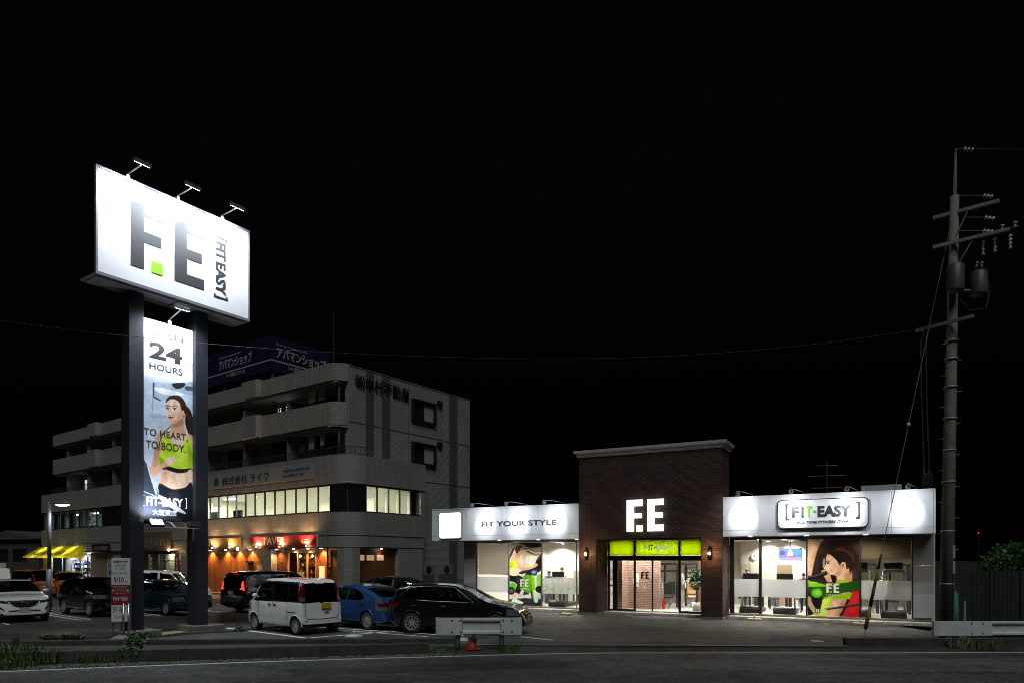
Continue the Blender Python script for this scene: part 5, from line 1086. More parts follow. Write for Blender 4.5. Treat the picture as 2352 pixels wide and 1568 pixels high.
def make_car(name, label, loc, deg, s, group='cars in the car park'):
    root = thing(name, label, 'car', loc, deg, group)
    SEG = [('floor',2),('sill',2),('low',7),('up',6),('shoulder',2),('gh',12),('edge',3),('top',9)] if s.get('ns', 0) < 150 else [('floor',2),('sill',2),('low',10),('up',9),('shoulder',3),('gh',16),('edge',4),('top',20)]
    L, W, H, wb, fo, wr = s['dim']; xa, xr = L-fo, L-fo-wb; hwm = W/2
    px = np.array([p[0] for p in s['top']]); pz = np.array([p[1] for p in s['top']])
    xs = np.linspace(0, L, 1200); zt = np.interp(xs, px, pz); k = np.exp(-np.linspace(-2.2,2.2,41)**2); k /= k.sum()
    zt = np.convolve(np.pad(zt, 20, 'edge'), k, 'valid')
    arc = np.concatenate([[0], np.cumsum(np.hypot(np.diff(xs), np.diff(zt)))]); NS = s.get('ns', 116)
    sx = np.interp(np.linspace(0, arc[-1], NS), arc, xs); sz = np.interp(sx, xs, zt)
    belt = interp(s['belt']); bot = s.get('bot', .2); rk = s.get('roofk', .74); fr_, lf = s.get('front', (.24,.85)); rr_, lr = s.get('rear', (.12,.5))
    def hw(x):
        w = hwm
        if x > L-lf: w *= 1-fr_*((x-(L-lf))/lf)**2.4
        if x < lr: w *= 1-rr_*((lr-x)/lr)**2.4
        return w
    def zb(x): return bot + (.10*max(0,(x-(L-.5))/.5)**2 + .14*max(0,(.4-x)/.4)**2)
    def section(x, z):
        w = hw(x); b0 = zb(x); zs = min(belt(x), z-.025); zs = max(zs, b0+.05); t = max(0, min(1, (z-zs)/(H-belt(L*.45))))
        wr_ = w*(.955*(1-t)+rk*t); cr = min(.09, .5*(z-zs)); zm = b0+.5*(zs-b0)
        cp = [(0,b0),(w*.88,b0),(w*.975,b0+.10*min(1,(zs-b0)/.3)),(w,zm),(w*.985,zs-.12*min(1,(zs-b0)/.4)),(w*.955,zs),(wr_+.02,z-cr),(wr_-.07*(t+.15),z-.012),(0,z+.012)]
        out = []
        for (nm, n), (p, q) in zip(SEG, zip(cp[:-1], cp[1:])):
            for i in range(n): f = i/n; out.append((p[0]+(q[0]-p[0])*f, p[1]+(q[1]-p[1])*f))
        out.append(cp[-1]); a = np.array(out)
        for _ in range(2): a[1:-1] = .25*a[:-2]+.5*a[1:-1]+.25*a[2:]
        return a
    seg = [nm for nm, n in SEG for _ in range(n)]; M_ = len(seg)+1
    V = np.zeros((NS, 2*M_-1, 3))
    for i in range(NS):
        a = section(sx[i], sz[i]); V[i,:M_,0] = sx[i]; V[i,:M_,1] = -a[:,0]; V[i,:M_,2] = a[:,1]
        V[i,M_:,0] = sx[i]; V[i,M_:,1] = a[::-1][1:,0]; V[i,M_:,2] = a[::-1][1:,1]
    for _ in range(3): V[1:-1,:,1:] = .25*V[:-2,:,1:]+.5*V[1:-1,:,1:]+.25*V[2:,:,1:]
    V[:,:,0] -= L/2
    NR = 2*M_-1; segs = seg + seg[::-1]
    def side_y(x, z):
        a = section(x, float(np.interp(x, xs, zt))); m = a[:,1] ; j0 = 5; return float(np.interp(z, m[j0:M_-SEG[-1][1]-1], a[j0:M_-SEG[-1][1]-1,0]))
    parts = {}
    def put(key, mat, i, j): parts.setdefault(key, (mat, []))[1].append((i*NR+j, i*NR+j+1, (i+1)*NR+j+1, (i+1)*NR+j))
    body = s['paint']
    for i in range(NS-1):
        for j in range(NR-1):
            c = (V[i,j]+V[i+1,j]+V[i,j+1]+V[i+1,j+1])/4; x, y, z = c[0]+L/2, c[1], c[2]; sg = segs[j]; w = hw(x)
            if sg in ('low','up','sill','floor') and abs(y) > w*.6 and (math.hypot(x-xa, z-wr) < wr+.055 or math.hypot(x-xr, z-wr) < wr+.055): continue
            done = False
            for key, mat, pred in s['patch']:
                if pred(x, abs(y), z, sg, y): put((key, y > 0) if key not in ('windscreen','rear_window','grille','lower_grille','rear_trim','number_recess') else (key, 0), mat, i, j); done = True; break
            if done: continue
            if sg in ('gh','edge','shoulder'):
                for n_, (key, mat, poly) in enumerate(s['side']):
                    if inside(x, z, poly): put((key, y > 0, n_), mat, i, j); done = True; break
            if done: continue
            dr = [n_ for n_, (a, b_) in enumerate(s.get('doors', ())) if a < x < b_ and sg in ('low','up','shoulder','gh') and z < belt(x)-.015 and z > zb(x)+.1]
            if dr: put(('door', y > 0, dr[0]), body, i, j); continue
            put(('underbody',), m_trim, i, j) if sg == 'floor' else (put(('lower_body',), s['lower'], i, j) if sg == 'sill' and 'lower' in s else put(('body',), body, i, j))
    flat = V.reshape(-1,3)
    for key, (mat, fs) in parts.items():
        used = sorted({v for f in fs for v in f}); mp = {v: n_ for n_, v in enumerate(used)}
        m = MB(); m.add(flat[used].tolist(), [[mp[v] for v in f] for f in fs])
        if key[0] == 'body':
            for e_ in (0, NS-1):
                b_ = len(m.v); m.v += [tuple(p) for p in V[e_]]; m.f.append([b_+q for q in (range(NR) if e_ else range(NR-1,-1,-1))]); m.m.append(0); m.sm.append(False)
        m.build(key[0], mat, root, smooth=True)
    # wheels
    ty = MB().lathe([(wr*.66,-.09),(wr*.9,-.1),(wr*.985,-.075),(wr,-.03),(wr,.03),(wr*.985,.075),(wr*.9,.1),(wr*.66,.09)], 28, 'y', cap=False)
    r_ = MB(); r_.mi = 1; r_.lathe([(0,-.02),(wr*.66,-.02),(wr*.66,.05)], 28, 'y', cap=False); r_.mi = 0
    r_.lathe([(wr*.60,-.085),(wr*.68,-.092),(wr*.69,-.06),(wr*.60,-.05)], 28, 'y', cap=False); r_.lathe([(0,-.085),(wr*.14,-.08),(wr*.16,-.03)], 14, 'y')
    ns = s.get('spokes', 5)
    for q in range(ns):
        a = 2*math.pi*q/ns + .3; ca, sa = math.cos(a), math.sin(a); w0, w1 = wr*s.get('spw',.15), wr*s.get('spw',.15)*.8
        pts = [(wr*.1, -w0),(wr*.62,-w1),(wr*.62,w1),(wr*.1,w0)]
        r_.add([(p*ca-t*sa, -.078+.012*(p > wr*.3), p*sa+t*ca) for p, t in pts] + [(p*ca-t*sa, -.04, p*sa+t*ca) for p, t in pts], [(0,1,2,3),(7,6,5,4),(0,4,5,1),(1,5,6,2),(2,6,7,3),(3,7,4,0)])
    tm = rm_ = None
    for ax in (xa, xr):
        for sd in (-1, 1):
            wh = bpy.data.objects.new('wheel', None); COL.objects.link(wh); wh.parent = root; wh.empty_display_size = .1
            wh.location = (ax-L/2, sd*(hwm-.115), wr); wh.rotation_euler = (0, random.uniform(0,1), math.pi if sd > 0 else 0) if False else (0,0,math.pi if sd > 0 else 0)
            if tm is None:
                t_ = ty.build('tyre', m_tyre, wh, smooth=True); q_ = r_.build('rim', [s.get('rim', m_rim), m_rimd], wh); tm, rm_ = t_.data, q_.data
            else:
                for nm, d in (('tyre', tm), ('rim', rm_)): o = bpy.data.objects.new(nm, d); COL.objects.link(o); o.parent = wh
            ra = wr+.055; aw_ = MB(); n = 18; vs = []
            for q in range(n+1):
                a = math.pi*(-.06+1.12*q/n); cx_, cz = ax+ra*math.cos(a)-L/2, wr+ra*math.sin(a)
                yy = hw(ax+ra*math.cos(a)); vs += [(cx_, sd*(yy*.985), cz),(cx_, sd*(yy-.36), cz)]
            aw_.add(vs, [(2*q,2*q+1,2*q+3,2*q+2) for q in range(n)]); aw_.build('wheel_well', m_trim, root)
            lip = MB(); lip.tube([(ax+ra*math.cos(a)-L/2, sd*(side_y(min(L-.02,max(.02,ax+ra*math.cos(a))), wr+ra*math.sin(a))-.004), wr+ra*math.sin(a)) for a in np.linspace(-.1,math.pi+.1,20)], s.get('lip',.02), 6); lip.build('arch_lip', s.get('lipm', body), root, smooth=True)
    # seams, handles, mirrors, seats
    for sd in (-1, 1):
        for x in sorted({q for d in s.get('doors', ()) for q in d}):
            z0, z1 = zb(x)+.1, belt(x)
            if math.hypot(x-xr, z0-wr) < wr+.06: z0 = wr + math.sqrt(max(0,(wr+.06)**2-(x-xr)**2))
            if z1 > z0+.05: MB().tube([(x-L/2, sd*(side_y(x, z)+.001), z) for z in np.linspace(z0, z1, 8)], .006, 4).build('door_gap', m_trim, root)
        for x, z in s.get('handles', ()):
            y = side_y(x, z)+.018; MB().box(x-.09-L/2, x+.09-L/2, sd*y-.012, sd*y+.012, z-.014, z+.014).build('door_handle', s.get('handlem', body), root, bevel=.008)
        mx_, mz = s['mirror']; y = hw(mx_)*.93
        m = MB(); m.tube([(mx_-L/2, sd*(y-.02), mz-.02),(mx_-L/2, sd*(y+.1), mz)], .025, 6); m.ball((mx_-.01-L/2, sd*(y+.15), mz+.03), (.06,.10,.075), 10, 8); m.build('wing_mirror', s.get('mirrorm', body), root, smooth=True)
        for x in (s['seats'] if 'seats' in s else (L*.50, L*.30)):
            m = MB(); m.prism([(x-.28-L/2,.55),(x+.22-L/2,.5),(x+.22-L/2,.62),(x-.16-L/2,.68),(x-.30-L/2,1.12),(x-.40-L/2,1.10)], 'y', sd*.12, sd*.58); m.box(x-.42-L/2, x-.34-L/2, sd*.25-.0, sd*.47, 1.13, 1.30); m.build('seat', m_seat, root, fix=True)
    for key, mat, bx in s.get('boxes', ()): MB().box(bx[0]-L/2, bx[1]-L/2, *bx[2:]).build(key, mat, root, bevel=.006)
    for key, mat, pts, r in s.get('tubes', ()): MB().tube([(p[0]-L/2, p[1], p[2]) for p in pts], r, 6).build(key, mat, root, smooth=True)
    s['_hw'] = hw
    return root
def ws(x0, x1, k=.9, rk=.74): return lambda x, y, z, sg, yy: sg in ('top','edge') and x0 < x < x1
black = paint('black_car_paint', (.006,.006,.008), .18); white = paint('pearl_white_paint', (.72,.73,.74), .3); silver_white = paint('white_car_paint', (.74,.75,.76), .3)
blue = paint('metallic_blue_paint', (.02,.07,.20), .3, .35); green = paint('dark_teal_paint', (.006,.035,.045), .22, .3); orange = paint('orange_car_paint', (.55,.13,.02), .3)
def gh_poly(*a): return [(a[i], a[i+1]) for i in range(0, len(a), 2)]

def at_wheels(rear_axle_xy, deg, L, fo, wb):
    """car centre from the middle of the rear axle"""
    d = L/2-(L-fo-wb); return (rear_axle_xy[0]+d*math.cos(R(deg)), rear_axle_xy[1]+d*math.sin(R(deg)), 0)
# boxy white kei van
kei = dict(ns=190, dim=(3.395,1.475,1.735,2.425,.57,.275), paint=white, belt=[(0,1.0),(3.4,.97)], bot=.19, roofk=.86, front=(.16,.5), rear=(.07,.35),
  top=[(0,.36),(.015,.55),(.05,.95),(.10,1.3),(.17,1.58),(.26,1.68),(.55,1.72),(1.5,1.735),(2.2,1.71),(2.45,1.65),(2.62,1.5),(2.95,1.06),(3.05,1.0),(3.22,.93),(3.34,.75),(3.39,.45),(3.395,.36)],
  side=[('side_window', m_privacy, gh_poly(.28,1.02,.34,1.55,.80,1.57,.80,1.02)), ('side_window', m_privacy, gh_poly(.86,1.02,.86,1.57,1.66,1.58,1.66,1.02)), ('side_window', m_carglass, gh_poly(1.74,1.0,1.74,1.58,2.32,1.56,2.62,1.25,2.70,1.0)), ('window_pillar', m_trim, gh_poly(.22,.99,.26,1.62,2.4,1.64,2.85,1.04,2.85,.98))],
  patch=[('reverse_lens', m_tailclear, lambda x,y,z,sg,yy: x < .2 and .575 < y and 1.02 < z < 1.16 and sg in ('gh','edge','top','shoulder')),
         ('tail_light', m_tail, lambda x,y,z,sg,yy: x < .24 and y > .555 and .98 < z < 1.60 and sg in ('gh','edge','top','shoulder')),
         ('rear_window', m_privacy, lambda x,y,z,sg,yy: x < .22 and y <= .555 and .98 < z < 1.58 and sg in ('top','edge','gh')),
         ('windscreen', m_carglass, lambda x,y,z,sg,yy: sg in ('top','edge') and 2.36 < x < 2.97),
         ('headlight', m_lens, lambda x,y,z,sg,yy: x > 3.0 and y > .38 and .66 < z < .90 and x < 3.38),
         ('grille', m_trim, lambda x,y,z,sg,yy: x > 3.3 and y < .35 and .55 < z < .7)],
  doors=[(.84,1.7),(1.7,2.55)], handles=[(1.55,.90),(1.86,.90)], handlem=m_chr, mirror=(2.58,1.12), seats=(1.75,.85), spokes=8, spw=.11, lip=.018,
  boxes=[('number_plate', m_plateY, (-.02,.03,-.30,.03,.80,.97)), ('tailgate_handle', m_chr, (-.005,.03,-.22,-.08,.66,.70)), ('bumper_slot', m_trim, (.0,.06,-.62,-.5,.40,.45)), ('bumper_slot', m_trim, (.0,.06,.5,.62,.40,.45)), ('slide_rail', m_trim, (.35,.82,-.742,-.73,.68,.70)), ('slide_rail', m_trim, (.35,.82,.73,.742,.68,.70))],
  tubes=[('tailgate_gap', m_trim, [(.03,-.60,.97),(.005,-.60,.62),(-.002,-.52,.50),(-.004,0,.48),(-.002,.52,.50),(.005,.60,.62),(.03,.60,.97)], .006)])
make_car('kei_van', 'boxy white small van with black pillars and yellow plate, seen from behind', at_wheels((-6.18,21.48), 139.4, 3.395,.57,2.425), 139.4, kei)
# blue hatchback
pri = dict(ns=180, dim=(4.45,1.725,1.49,2.7,.9,.31), paint=blue, belt=[(0,.98),(1.2,.95),(3.3,.90),(4.45,.72)], bot=.18, roofk=.70, front=(.3,1.0), rear=(.16,.6),
  top=[(0,.38),(.02,.55),(.06,.85),(.10,.99),(.18,1.04),(.45,1.12),(.85,1.27),(1.35,1.42),(1.9,1.485),(2.4,1.46),(2.9,1.28),(3.38,1.02),(3.6,.96),(4.1,.82),(4.34,.66),(4.43,.5),(4.45,.38)],
  side=[('side_window', m_carglass, gh_poly(1.05,1.02,1.2,1.16,1.5,1.29,1.93,1.38,1.93,.97,1.2,.98)), ('side_window', m_carglass, gh_poly(2.0,.97,2.0,1.38,2.35,1.36,2.9,1.15,3.12,.98,3.1,.95))],
  patch=[('brake_lens', m_tail, lambda x,y,z,sg,yy: x < .34 and .56 < y and .78 < z < .90 and sg != 'floor'), ('tail_light', m_tailclear, lambda x,y,z,sg,yy: x < .42 and y > .54 and .66 < z < .97 and sg != 'floor'),
         ('rear_window', m_carglass, lambda x,y,z,sg,yy: sg in ('top','edge') and .30 < x < 1.12 and y < .60), ('rear_window', m_privacy, lambda x,y,z,sg,yy: sg in ('top','edge') and x < .12 and .86 < z < 1.0 and y < .52),
         ('windscreen', m_carglass, lambda x,y,z,sg,yy: sg in ('top','edge') and 2.45 < x < 3.36), ('headlight', m_lens, lambda x,y,z,sg,yy: 3.8 < x < 4.36 and y > .45 and .62 < z < .80)],
  doors=[(1.05,1.97),(1.97,3.05)], handles=[(1.15,.84),(2.15,.84)], mirror=(2.98,1.02), spokes=7, spw=.13, boxes=[('number_plate', m_plate, (-.015,.04,-.17,.17,.70,.86))])
make_car('hatchback_car', 'metallic blue hatchback between the white van and the black car', at_wheels((-4.25,23.15), 141, 4.45,.9,2.7), 141, pri)
# black tall hatchback at the entrance
bcl = dict(ns=180, dim=(4.36,1.79,1.55,2.7,.87,.33), paint=black, belt=[(0,1.04),(1.0,1.02),(2.9,.97),(4.36,.75)], bot=.17, roofk=.74, front=(.3,.95), rear=(.14,.5),
  top=[(0,.36),(.015,.6),(.05,.98),(.14,1.28),(.26,1.46),(.6,1.53),(1.4,1.555),(2.05,1.52),(2.55,1.36),(3.1,1.06),(3.3,1.0),(3.9,.90),(4.18,.77),(4.31,.6),(4.36,.38)],
  side=[('side_window', m_carglass, gh_poly(.45,1.10,.6,1.38,.95,1.44,1.62,1.46,1.62,1.04,.9,1.06)), ('side_window', m_carglass, gh_poly(1.69,1.03,1.69,1.46,2.1,1.42,2.5,1.26,2.85,1.02,2.85,1.0))],
  patch=[('tail_light', m_tail, lambda x,y,z,sg,yy: x < .34 and y > .5 and .80 < z < 1.0), ('rear_window', m_privacy, lambda x,y,z,sg,yy: sg in ('top','edge') and .06 < x < .26 and 1.05 < z < 1.42),
         ('windscreen', m_carglass, lambda x,y,z,sg,yy: sg in ('top','edge') and 2.14 < x < 3.08), ('headlight', m_lens, lambda x,y,z,sg,yy: 3.85 < x < 4.32 and y > .50 and .60 < z < .80), ('grille', m_dlens, lambda x,y,z,sg,yy: x > 4.1 and y < .46 and .52 < z < .74)],
  doors=[(.75,1.66),(1.66,2.9)], handles=[(.88,.88),(1.85,.88)], handlem=m_chr, mirror=(2.72,1.05), mirrorm=m_trim, spokes=10, spw=.06,
  boxes=[('grille_bar', m_chr, (4.28,4.36,-.40,.40,.63,.655)), ('grille_bar', m_chr, (4.30,4.365,-.38,.38,.56,.58)), ('number_plate', m_plate, (4.35,4.38,-.165,.165,.40,.56)), ('fog_lamp', m_chr, (4.2,4.3,-.66,-.52,.38,.42)), ('fog_lamp', m_chr, (4.2,4.3,.52,.66,.38,.42))],
  tubes=[('window_trim', m_rim, [(.5,-.80,1.07),(1.4,-.865,1.025),(2.8,-.865,.985)], .014), ('window_trim', m_rim, [(.5,-.80,1.07),(.62,-.72,1.40),(1.0,-.70,1.47),(1.65,-.69,1.49),(2.15,-.70,1.45),(2.8,-.84,1.0)], .010)])
make_car('compact_car', 'glossy black compact car parked behind the short white guard rail', at_wheels((-2.95,22.25), -13, 4.36,.87,2.7), -13, bcl)
# white crossover, front towards the viewer
cx = dict(ns=200, dim=(4.275,1.765,1.55,2.57,.9,.34), paint=silver_white, lower=m_trim, belt=[(0,1.1),(1.0,1.06),(2.7,1.0),(4.275,.86)], bot=.2, roofk=.72, front=(.26,.75), rear=(.14,.5), lipm=m_trim, lip=.045,
  top=[(0,.42),(.03,.8),(.1,1.05),(.25,1.32),(.5,1.47),(1.2,1.54),(1.85,1.51),(2.3,1.37),(2.8,1.09),(2.98,1.03),(3.6,.99),(3.95,.93),(4.12,.82),(4.2,.66),(4.26,.5),(4.275,.36)],
  side=[('side_window', m_carglass, gh_poly(.55,1.14,.7,1.36,1.0,1.42,1.5,1.44,1.5,1.08)), ('side_window', m_carglass, gh_poly(1.56,1.07,1.56,1.44,1.9,1.41,2.3,1.24,2.6,1.05))],
  patch=[('windscreen', m_carglass, lambda x,y,z,sg,yy: sg in ('top','edge') and 1.93 < x < 2.80), ('rear_window', m_privacy, lambda x,y,z,sg,yy: sg in ('top','edge') and .1 < x < .4),
         ('grille', m_trim, lambda x,y,z,sg,yy: x > 3.9 and z < .82 and z > .55+.30*(y/.5)**3 and y < .50), ('headlight', m_dlens, lambda x,y,z,sg,yy: 3.72 < x and y > .48 and .70+.06*(y-.48)/.35 < z < .80+.05*(y-.48)/.35),
         ('lower_grille', m_trim, lambda x,y,z,sg,yy: x > 4.0 and y < .52-.4*(z-.36) and .36 < z < .47), ('fog_slot', m_trim, lambda x,y,z,sg,yy: x > 3.9 and .60 < y < .76 and .42+.9*(y-.60) < z < .50+.9*(y-.60))],
  doors=[(.95,1.53),(1.53,2.62)], handles=[(1.05,.92),(1.7,.92)], mirror=(2.5,1.08), spokes=10, spw=.06,
  boxes=[('number_plate', m_plate, (4.265,4.29,-.165,.165,.40,.56)), ('grille_bar', m_rimd, (4.14,4.2,-.44,.44,.74,.75)), ('grille_bar', m_rimd, (4.17,4.225,-.40,.40,.68,.69)), ('grille_bar', m_rimd, (4.2,4.24,-.34,.34,.62,.63)), ('lower_trim', m_chr, (4.2,4.275,-.50,.50,.405,.418))],
  tubes=[('grille_trim', m_chr, [(4.06,-.50,.83),(4.10,-.46,.72),(4.18,-.34,.60),(4.22,0,.555),(4.18,.34,.60),(4.10,.46,.72),(4.06,.50,.83)], .014), ('emblem', m_chr, [(4.205+.0*a, .095*math.cos(a), .735+.072*math.sin(a)) for a in np.linspace(0,6.28,17)], .012), ('emblem', m_chr, [(4.2,-.085,.765),(4.215,-.03,.76),(4.22,0,.72),(4.215,.03,.76),(4.2,.085,.765)], .010)])
make_car('crossover_car', 'white crossover with dark grille facing the road at the left edge', (-19.35,26.55,0), -45, cx)
# black crossover
hv = dict(dim=(4.3,1.77,1.60,2.61,.86,.34), paint=black, belt=[(0,1.12),(1.0,1.08),(2.8,1.02),(4.3,.88)], bot=.2, roofk=.72, front=(.25,.8), rear=(.16,.55),
  top=[(0,.42),(.03,.8),(.1,1.08),(.3,1.36),(.6,1.53),(1.3,1.605),(2.0,1.57),(2.45,1.42),(2.98,1.10),(3.15,1.05),(3.7,1.0),(4.05,.9),(4.2,.72),(4.28,.5),(4.3,.38)],
  side=[('side_window', m_carglass, gh_poly(.6,1.16,.85,1.42,1.2,1.47,1.6,1.49,1.6,1.1)), ('side_window', m_carglass, gh_poly(1.67,1.09,1.67,1.5,2.05,1.46,2.5,1.26,2.78,1.06))],
  patch=[('windscreen', m_carglass, lambda x,y,z,sg,yy: sg in ('top','edge') and 2.08 < x < 2.98), ('headlight', m_lens, lambda x,y,z,sg,yy: 3.75 < x and y > .45 and .76 < z < .90), ('grille', m_dlens, lambda x,y,z,sg,yy: x > 4.0 and y < .45 and .74 < z < .86), ('lower_grille', m_dlens, lambda x,y,z,sg,yy: x > 4.05 and y < .55 and .42 < z < .58)],
  doors=[(.95,1.63),(1.63,2.85)], handles=[(1.8,.94)], handlem=m_chr, mirror=(2.68,1.12), spokes=5, spw=.16,
  boxes=[('number_plate', m_plate, (4.29,4.31,-.165,.165,.52,.66)), ('fog_lamp', m_chr, (4.1,4.2,-.66,-.56,.48,.54)), ('fog_lamp', m_chr, (4.1,4.2,.56,.66,.48,.54)), ('sill_trim', m_chr, (1.0,3.0,-.87,-.855,.34,.37)), ('grille_bar', m_chr, (4.16,4.22,-.5,.5,.87,.885))],
  tubes=[('window_trim', m_chr, [(.6,-.83,1.12),(1.7,-.86,1.07),(2.85,-.86,1.03)], .009), ('window_trim', m_chr, [(.6,.83,1.12),(1.7,.86,1.07),(2.85,.86,1.03)], .009)])
make_car('crossover_car', 'black crossover with bright headlamps between the white one and the notice', at_wheels((-18.55,29.75), -38, 4.3,.86,2.61), -38, hv)
# dark teal estate
cw = dict(dim=(4.5,1.72,1.45,2.69,.82,.31), paint=green, belt=[(0,.95),(3.0,.90),(4.5,.78)], bot=.17, roofk=.76, front=(.14,.55), rear=(.10,.4),
  top=[(0,.38),(.03,.7),(.1,.98),(.35,1.33),(.6,1.41),(1.5,1.45),(2.25,1.41),(2.5,1.30),(2.98,1.0),(3.12,.96),(3.8,.91),(4.25,.83),(4.40,.72),(4.48,.5),(4.5,.36)],
  side=[('side_window', m_carglass, gh_poly(.4,1.0,.55,1.30,1.1,1.33,1.1,1.0)), ('side_window', m_carglass, gh_poly(1.16,1.0,1.16,1.33,1.85,1.34,1.85,.98)), ('side_window', m_carglass, gh_poly(1.92,.98,1.92,1.34,2.25,1.31,2.75,1.02,2.75,.97))],
  patch=[('windscreen', m_carglass, lambda x,y,z,sg,yy: sg in ('top','edge') and 2.33 < x < 2.98), ('headlight', m_lens, lambda x,y,z,sg,yy: x > 4.2 and y > .42 and .60 < z < .78), ('grille', m_dlens, lambda x,y,z,sg,yy: x > 4.3 and y < .36 and .56 < z < .78)],
  doors=[(1.13,1.88),(1.88,2.85)], handles=[(1.25,.82),(2.0,.82)], mirror=(2.62,.98), spokes=5, spw=.2, handlem=m_chr,
  boxes=[('number_plate', m_plate, (4.49,4.52,-.165,.165,.36,.52)), ('side_moulding', m_chr, (1.0,3.3,-.872,-.855,.50,.53)), ('grille_bar', m_chr, (4.40,4.45,-.36,.36,.78,.80)), ('bumper_trim', m_chr, (4.35,4.47,-.78,.78,.53,.55))],
  tubes=[('roof_rail', m_chr, [(.5,-.62,1.40),(.7,-.62,1.46),(2.0,-.62,1.46),(2.2,-.62,1.41)], .014), ('roof_rail', m_chr, [(.5,.62,1.40),(.7,.62,1.46),(2.0,.62,1.46),(2.2,.62,1.41)], .014)])
make_car('estate_car', 'dark teal estate car between the two legs of the pylon sign', at_wheels((-16.0,30.5), -36, 4.5,.82,2.69), -36, cw)
# tall black van with its tail lights on
mv = dict(dim=(4.7,1.70,1.83,2.85,.9,.31), paint=black, belt=[(0,1.05),(3.6,1.0),(4.7,.9)], bot=.18, roofk=.82, front=(.2,.7), rear=(.08,.4),
  top=[(0,.36),(.02,.6),(.05,1.0),(.12,1.4),(.22,1.7),(.4,1.8),(1.5,1.83),(2.8,1.78),(3.2,1.62),(3.75,1.12),(3.95,1.06),(4.35,.95),(4.6,.75),(4.68,.5),(4.7,.36)],
  side=[('side_window', m_privacy, gh_poly(.3,1.1,.4,1.62,1.2,1.66,1.2,1.08)), ('side_window', m_privacy, gh_poly(1.28,1.08,1.28,1.66,2.2,1.66,2.2,1.06)), ('side_window', m_carglass, gh_poly(2.28,1.06,2.28,1.65,2.8,1.6,3.4,1.1))],
  patch=[('tail_light', m_taillit, lambda x,y,z,sg,yy: x < .14 and ((y > .66 and 1.02 < z < 1.36) or (y > .56 and 1.0 < z < 1.07))), ('tail_lens', m_tail, lambda x,y,z,sg,yy: x < .5 and y > .62 and .98 < z < 1.42 and sg in ('gh','edge','shoulder','up','top')),
         ('rear_window', m_privacy, lambda x,y,z,sg,yy: sg in ('top','edge') and x < .2 and y < .6 and 1.12 < z < 1.66), ('windscreen', m_carglass, lambda x,y,z,sg,yy: sg in ('top','edge') and 2.9 < x < 3.75), ('headlight', m_lens, lambda x,y,z,sg,yy: x > 4.2 and y > .5 and .7 < z < .9)],
  doors=[(1.24,2.24),(2.24,3.4)], handles=[(2.1,.95)], mirror=(3.3,1.15), spokes=5,
  boxes=[('number_plate', m_plate, (-.02,.03,-.165,.165,.80,.96)), ('chrome_garnish', m_chr, (-.005,.05,-.45,.45,1.02,1.06)), ('brake_lamp', m_taillit, (.18,.22,-.2,.2,1.74,1.77)), ('bumper_trim', m_chr, (-.01,.03,-.62,.62,.42,.435))])
make_car('minivan_car', 'tall black minivan with glowing red tail lights behind the white van', at_wheels((-11.75,30.6), 56, 4.7,.9,2.85), 56, mv)
import copy as _cp
def variant(base, **k): d = _cp.copy(base); d.update(k); return d
make_car('passenger_van', 'white van standing behind the dark teal estate car', (-17.8,35.0,0), 3, variant(mv, paint=white, dim=(4.4,1.69,1.80,2.6,.9,.3), top=[(p[0]*4.4/4.7, p[1]*.985) for p in mv['top']], patch=mv['patch'][2:], boxes=[]))
make_car('boxy_car', 'boxy orange car farthest left under the yellow awning', (-29.2,42.0,0), -28, variant(kei, ns=110, paint=orange, boxes=[], tubes=[], patch=kei['patch'][2:]))
make_car('hatchback_car', 'orange hatchback behind the lamp post, nose towards the viewer', (-26.6,41.2,0), -48, variant(hv, paint=orange, boxes=[], tubes=[]))
make_car('wagon_car', 'black wagon standing behind the black compact car', (-4.4,29.6,0), -12, variant(hv, boxes=[], dim=(4.3,1.77,1.60,2.61,.86,.34)))
make_car('wagon_car', 'low dark car parked at the far left edge behind the white crossover', (-26.2,33.5,0), -40, variant(cw, paint=black, boxes=[], tubes=[]))

# ------------------------------------------------------------------ window posters
m_film = print_mat('window_film_print', .35, thin=.45)
printed('window_poster', paint_profile(), m_film, gym, 8.79,10.53,.2,3.09, WY-.004)
logo(gym, 9.43,1.075,.44,.35, WY-.006, m_wtxt, m_gtxt, .003); text('[ FIT-EASY ]', m_wtxt, gym, 9.44,9.86,.94,1.02, WY-.006, depth=.003, bold=.01)
printed('window_poster', paint_cyclist(), m_film, gym, -4.06,-2.43,.19,3.09, WY-.004)
logo(gym, -3.49,1.06,.43,.35, WY-.006, m_wtxt, m_gtxt, .003); text('[ FIT-EASY ]', m_wtxt, gym, -3.48,-3.05,.93,1.01, WY-.006, depth=.003, bold=.01)

